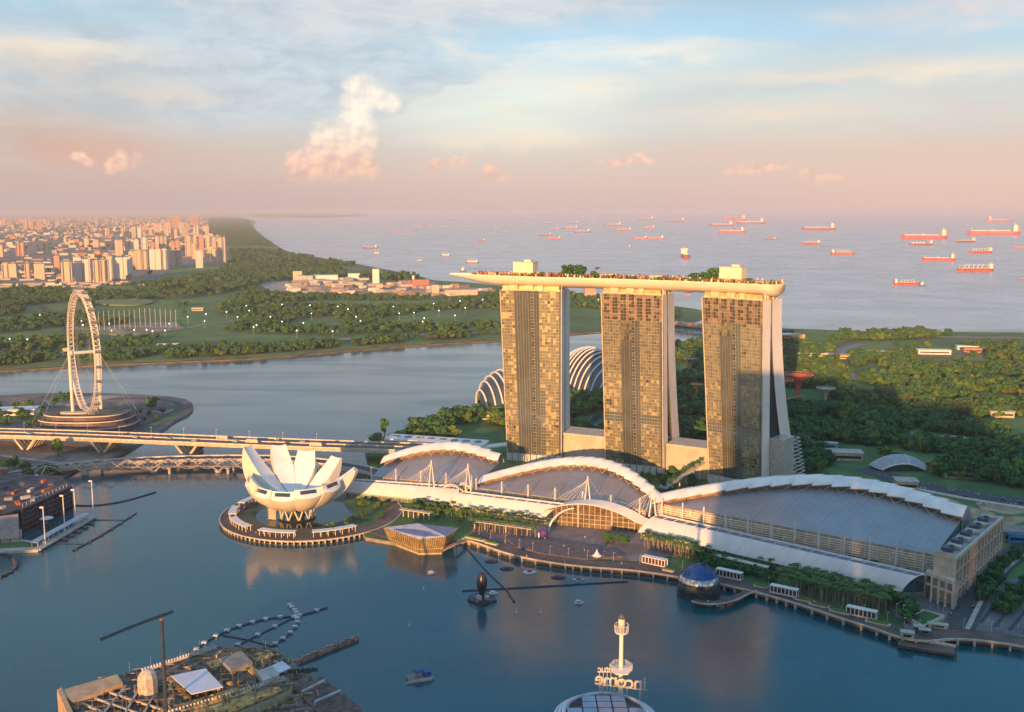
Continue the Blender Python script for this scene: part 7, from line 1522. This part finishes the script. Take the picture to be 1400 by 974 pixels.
# ---------------------------------------------------------------- lighthouse tower and round roof, bottom centre
ZL = 42.0; pc = G(828,973,ZL); Rr_ = (G(897,973,ZL).x-pc.x)
rt = thing('round_glass_roof', 'round pale-rimmed glass roof at the bottom edge beneath the lighthouse', 'building', (pc.x,pc.y,0))
b = MB(); b.lathe([(Rr_-1,2),(Rr_-1,ZL-2)], (pc.x,pc.y,0), 48); b.build('wall', mat('round_wall', (.30,.32,.36), .5), rt)
for k in range(3): b = MB(); b.lathe([(Rr_-5.2+2*k,ZL-.6-1.2*k),(Rr_-4.3+2*k,ZL+.2-1.2*k),(Rr_-3.2+2*k,ZL-.5-1.2*k),(Rr_-3.2+2*k,ZL-1.4-1.2*k)], (pc.x,pc.y,0), 56); b.build('rim_ring', mat('rim_blue_white', (.62,.68,.78), .4), rt)
b = MB(); b.lathe([(Rr_-5.3,ZL-1),(.1,ZL-1)], (pc.x,pc.y,0), 48); b.build('roof_floor', mat('roof_dark_floor', (.10,.08,.09), .7, var=.3), rt)
for i in range(-3,4):
    for j in range(-3,4):
        x, y = pc.x+i*7.2, pc.y+j*6.2
        if (x-pc.x)**2+(y-pc.y)**2 < (Rr_-9.5)**2 and j < 3: b = MB(); b.box((x,y,ZL+.2),(6.5,5.5,.4)); b.build('roof_panel', mat('panel_blue_grey', (.30,.36,.46), .25, .1, var=.1, scale=.1), rt)
b = MB(); 
for k in range(70): t = 2*pi*k/70; b.bar((pc.x+(Rr_-6)*cos(t),pc.y+(Rr_-6)*sin(t),ZL-1),(pc.x+(Rr_-6)*cos(t),pc.y+(Rr_-6)*sin(t),ZL+1),.25)
b.path([(pc.x+(Rr_-6)*cos(t),pc.y+(Rr_-6)*sin(t),ZL+1) for t in [2*pi*k/48 for k in range(48)]], .2, n=4, closed=True); b.build('railing', mat('rail_pale', (.55,.53,.52), .6), rt)
lx, ly = pc.x+(849-828)/F*(pc.y+60)*1.0, pc.y+Rr_-6.5
lh = G(848,944,ZL); lx, ly = lh.x, min(lh.y, pc.y+Rr_-4)
lt = thing('lighthouse', 'slim white lighthouse tower with two railed platforms above the round roof', 'lighthouse', (lx,ly,ZL-1)); zz = lambda py: zat(lx, ly, py)
b = MB(); b.lathe([(1.25,ZL-1),(1.05,zz(917)),(1.0,zz(862))], (lx,ly,0), 14); b.build('shaft', mat('lighthouse_white', (.82,.76,.68), .5, var=.05), lt, smooth=True)
b = MB(); za, zb_ = zz(917), zz(906); b.lathe([(1,za-.5),(5.6,za),(5.8,za+.7),(1,za+.7)], (lx,ly,0), 6); b.build('lower_platform', white, lt); b = MB()
P = [(lx+5.6*cos(2*pi*k/6), ly+5.6*sin(2*pi*k/6)) for k in range(6)]
for k in range(6): 
    q, q2 = P[k], P[(k+1)%6]; [b.bar((*q,za+.7+h_),(*q2,za+.7+h_),.12) for h_ in (.9,1.8,2.7)]
    for j in range(6): x = Vector(q).lerp(Vector(q2), j/6); b.bar((*x,za+.7),(*x,za+3.4),.12)
b.build('lower_railing', white, lt)
b = MB(); zc_ = zz(865); b.lathe([(1,zc_-1),(3.3,zc_),(3.4,zc_+.6),(1,zc_+.6)], (lx,ly,0), 12); b.build('upper_platform', white, lt); b = MB(); b.lathe([(2.0,zc_+.6),(2.0,zc_+3.2)], (lx,ly,0), 12); b.build('gallery_room', mat('gallery_grey', (.35,.35,.36), .5), lt)
b = MB(); [b.bar((lx+3.3*cos(2*pi*k/14),ly+3.3*sin(2*pi*k/14),zc_+.6),(lx+3.5*cos(2*pi*k/14),ly+3.5*sin(2*pi*k/14),zc_+4),.15) for k in range(14)]; b.path([(lx+3.5*cos(2*pi*k/14),ly+3.5*sin(2*pi*k/14),zc_+4) for k in range(14)], .15, n=4, closed=True); b.build('upper_railing', white, lt)
b = MB(); b.lathe([(1.6,zc_+3.2),(1.6,zz(846))], (lx,ly,0), 14); b.build('lantern_base', mat('lantern_cream', (.80,.72,.55), .5), lt); b = MB(); b.lathe([(1.35,zz(846)),(1.35,zz(843.5)),(1.6,zz(843.5)),(1.2,zz(841.5)),(.1,zz(840.5))], (lx,ly,0), 12); b.build('lantern', mat('lantern_glass', (.10,.11,.12), .2, spec=1), lt)
# letters seen from behind
def letters(txt, px0, px1, py0, py1, zref, size, label, name):
    r = thing(name, label, 'sign', tuple(G(px0, py0, zref)))
    n_ = len(txt); lm_ = mat('letter_cream', (.62,.55,.45), .6)
    ws = [{'i':.5,'m':1.55,'t':.65,'c':.9}.get(c_, 1.0) for c_ in txt]
    for i, ch in enumerate(txt):
        u = (sum(ws[:i])+ws[i]/2)/sum(ws); a = G(px1+(px0-px1)*u, py1+(py0-py1)*u, zref)
        cu = bpy.data.curves.new('letter', 'FONT'); cu.body = ch; cu.size = size; cu.extrude = .3; cu.align_x = 'CENTER'; cu.offset = .07; o = bpy.data.objects.new('letter', cu); COL.objects.link(o)
        dg = bpy.context.evaluated_depsgraph_get(); me = bpy.data.meshes.new_from_object(o.evaluated_get(dg)); bpy.data.objects.remove(o); me.materials.clear(); me.materials.append(lm_)
        o = bpy.data.objects.new('letter', me); COL.objects.link(o); o.parent = r; o.location = a-Vector(r['_o']); o.rotation_euler = (pi/2, 0, pi+radians(12*(u-.5)))
    b = MB(); A_, B_ = G(px0, py0, zref), G(px1, py1, zref); b.bar(A_, B_, .3, .35)
    for k in range(4): q = A_.lerp(B_, (k+.5)/4); b.bar((q.x,q.y,ZL-1), (q.x,q.y,q.z), .22)
    b.build('support', steel, r)
letters('income', 813, 884, 935, 944, ZL+4.6, 9.5, 'large cream letters on posts over the round roof, read from behind', 'rooftop_letters')
letters('ntuc', 817, 838, 919, 919, ZL+11.4, 4.8, 'small cream letters above the large ones, read from behind', 'small_rooftop_letters')
# ---------------------------------------------------------------- office towers behind and beside the viewpoint: they throw the evening shadows
def uv2(u, d): return (u*cos(SUN_AZ)-d*sin(SUN_AZ), -u*sin(SUN_AZ)-d*cos(SUN_AZ))
offm = mat('office_wall', (.30,.28,.26), .5, .1, var=.2, scale=.05); 
U = lambda x, y: x*cos(SUN_AZ)-y*sin(SUN_AZ)
uT3 = U(*[ (TW[2]['c']+TW[2]['s']*6)[i] for i in (0,1)])
sky_ = [(uT3, uT3+46, 60, 282), (uT3+46.5, -35, 130, 262), (-34, 33, 28, 272), (34, 114, 120, 276), (115, 203, 160, 262), (204, 333, 190, 240), (335, 480, 230, 225), (485, 700, 260, 220),
        (uT3-60, uT3-2, 260, 156), (uT3-130, uT3-61, 250, 154), (uT3-200, uT3-131, 300, 160), (-700, -610, 330, 175), (-820, -705, 320, 205), (-980, -825, 340, 190), (-1200,-985,340,170)]
for i, (u0, u1, d, h_) in enumerate(sky_):
    x, y = uv2((u0+u1)/2, d+20); r = thing('office_tower', 'city office tower beside or behind the viewpoint, out of the picture', 'office tower', (x,y,0), 'office towers out of the picture'); b = MB(); b.box((x,y,h_/2),(u1-u0,36,h_),-SUN_AZ); b.build('wall', offm, r)
    b = MB(); [b.box((x,y,z),(u1-u0+.6,36.6,1.5),-SUN_AZ) for z in range(8,int(h_)-2,8)]; b.build('window_band', glassdk, r)
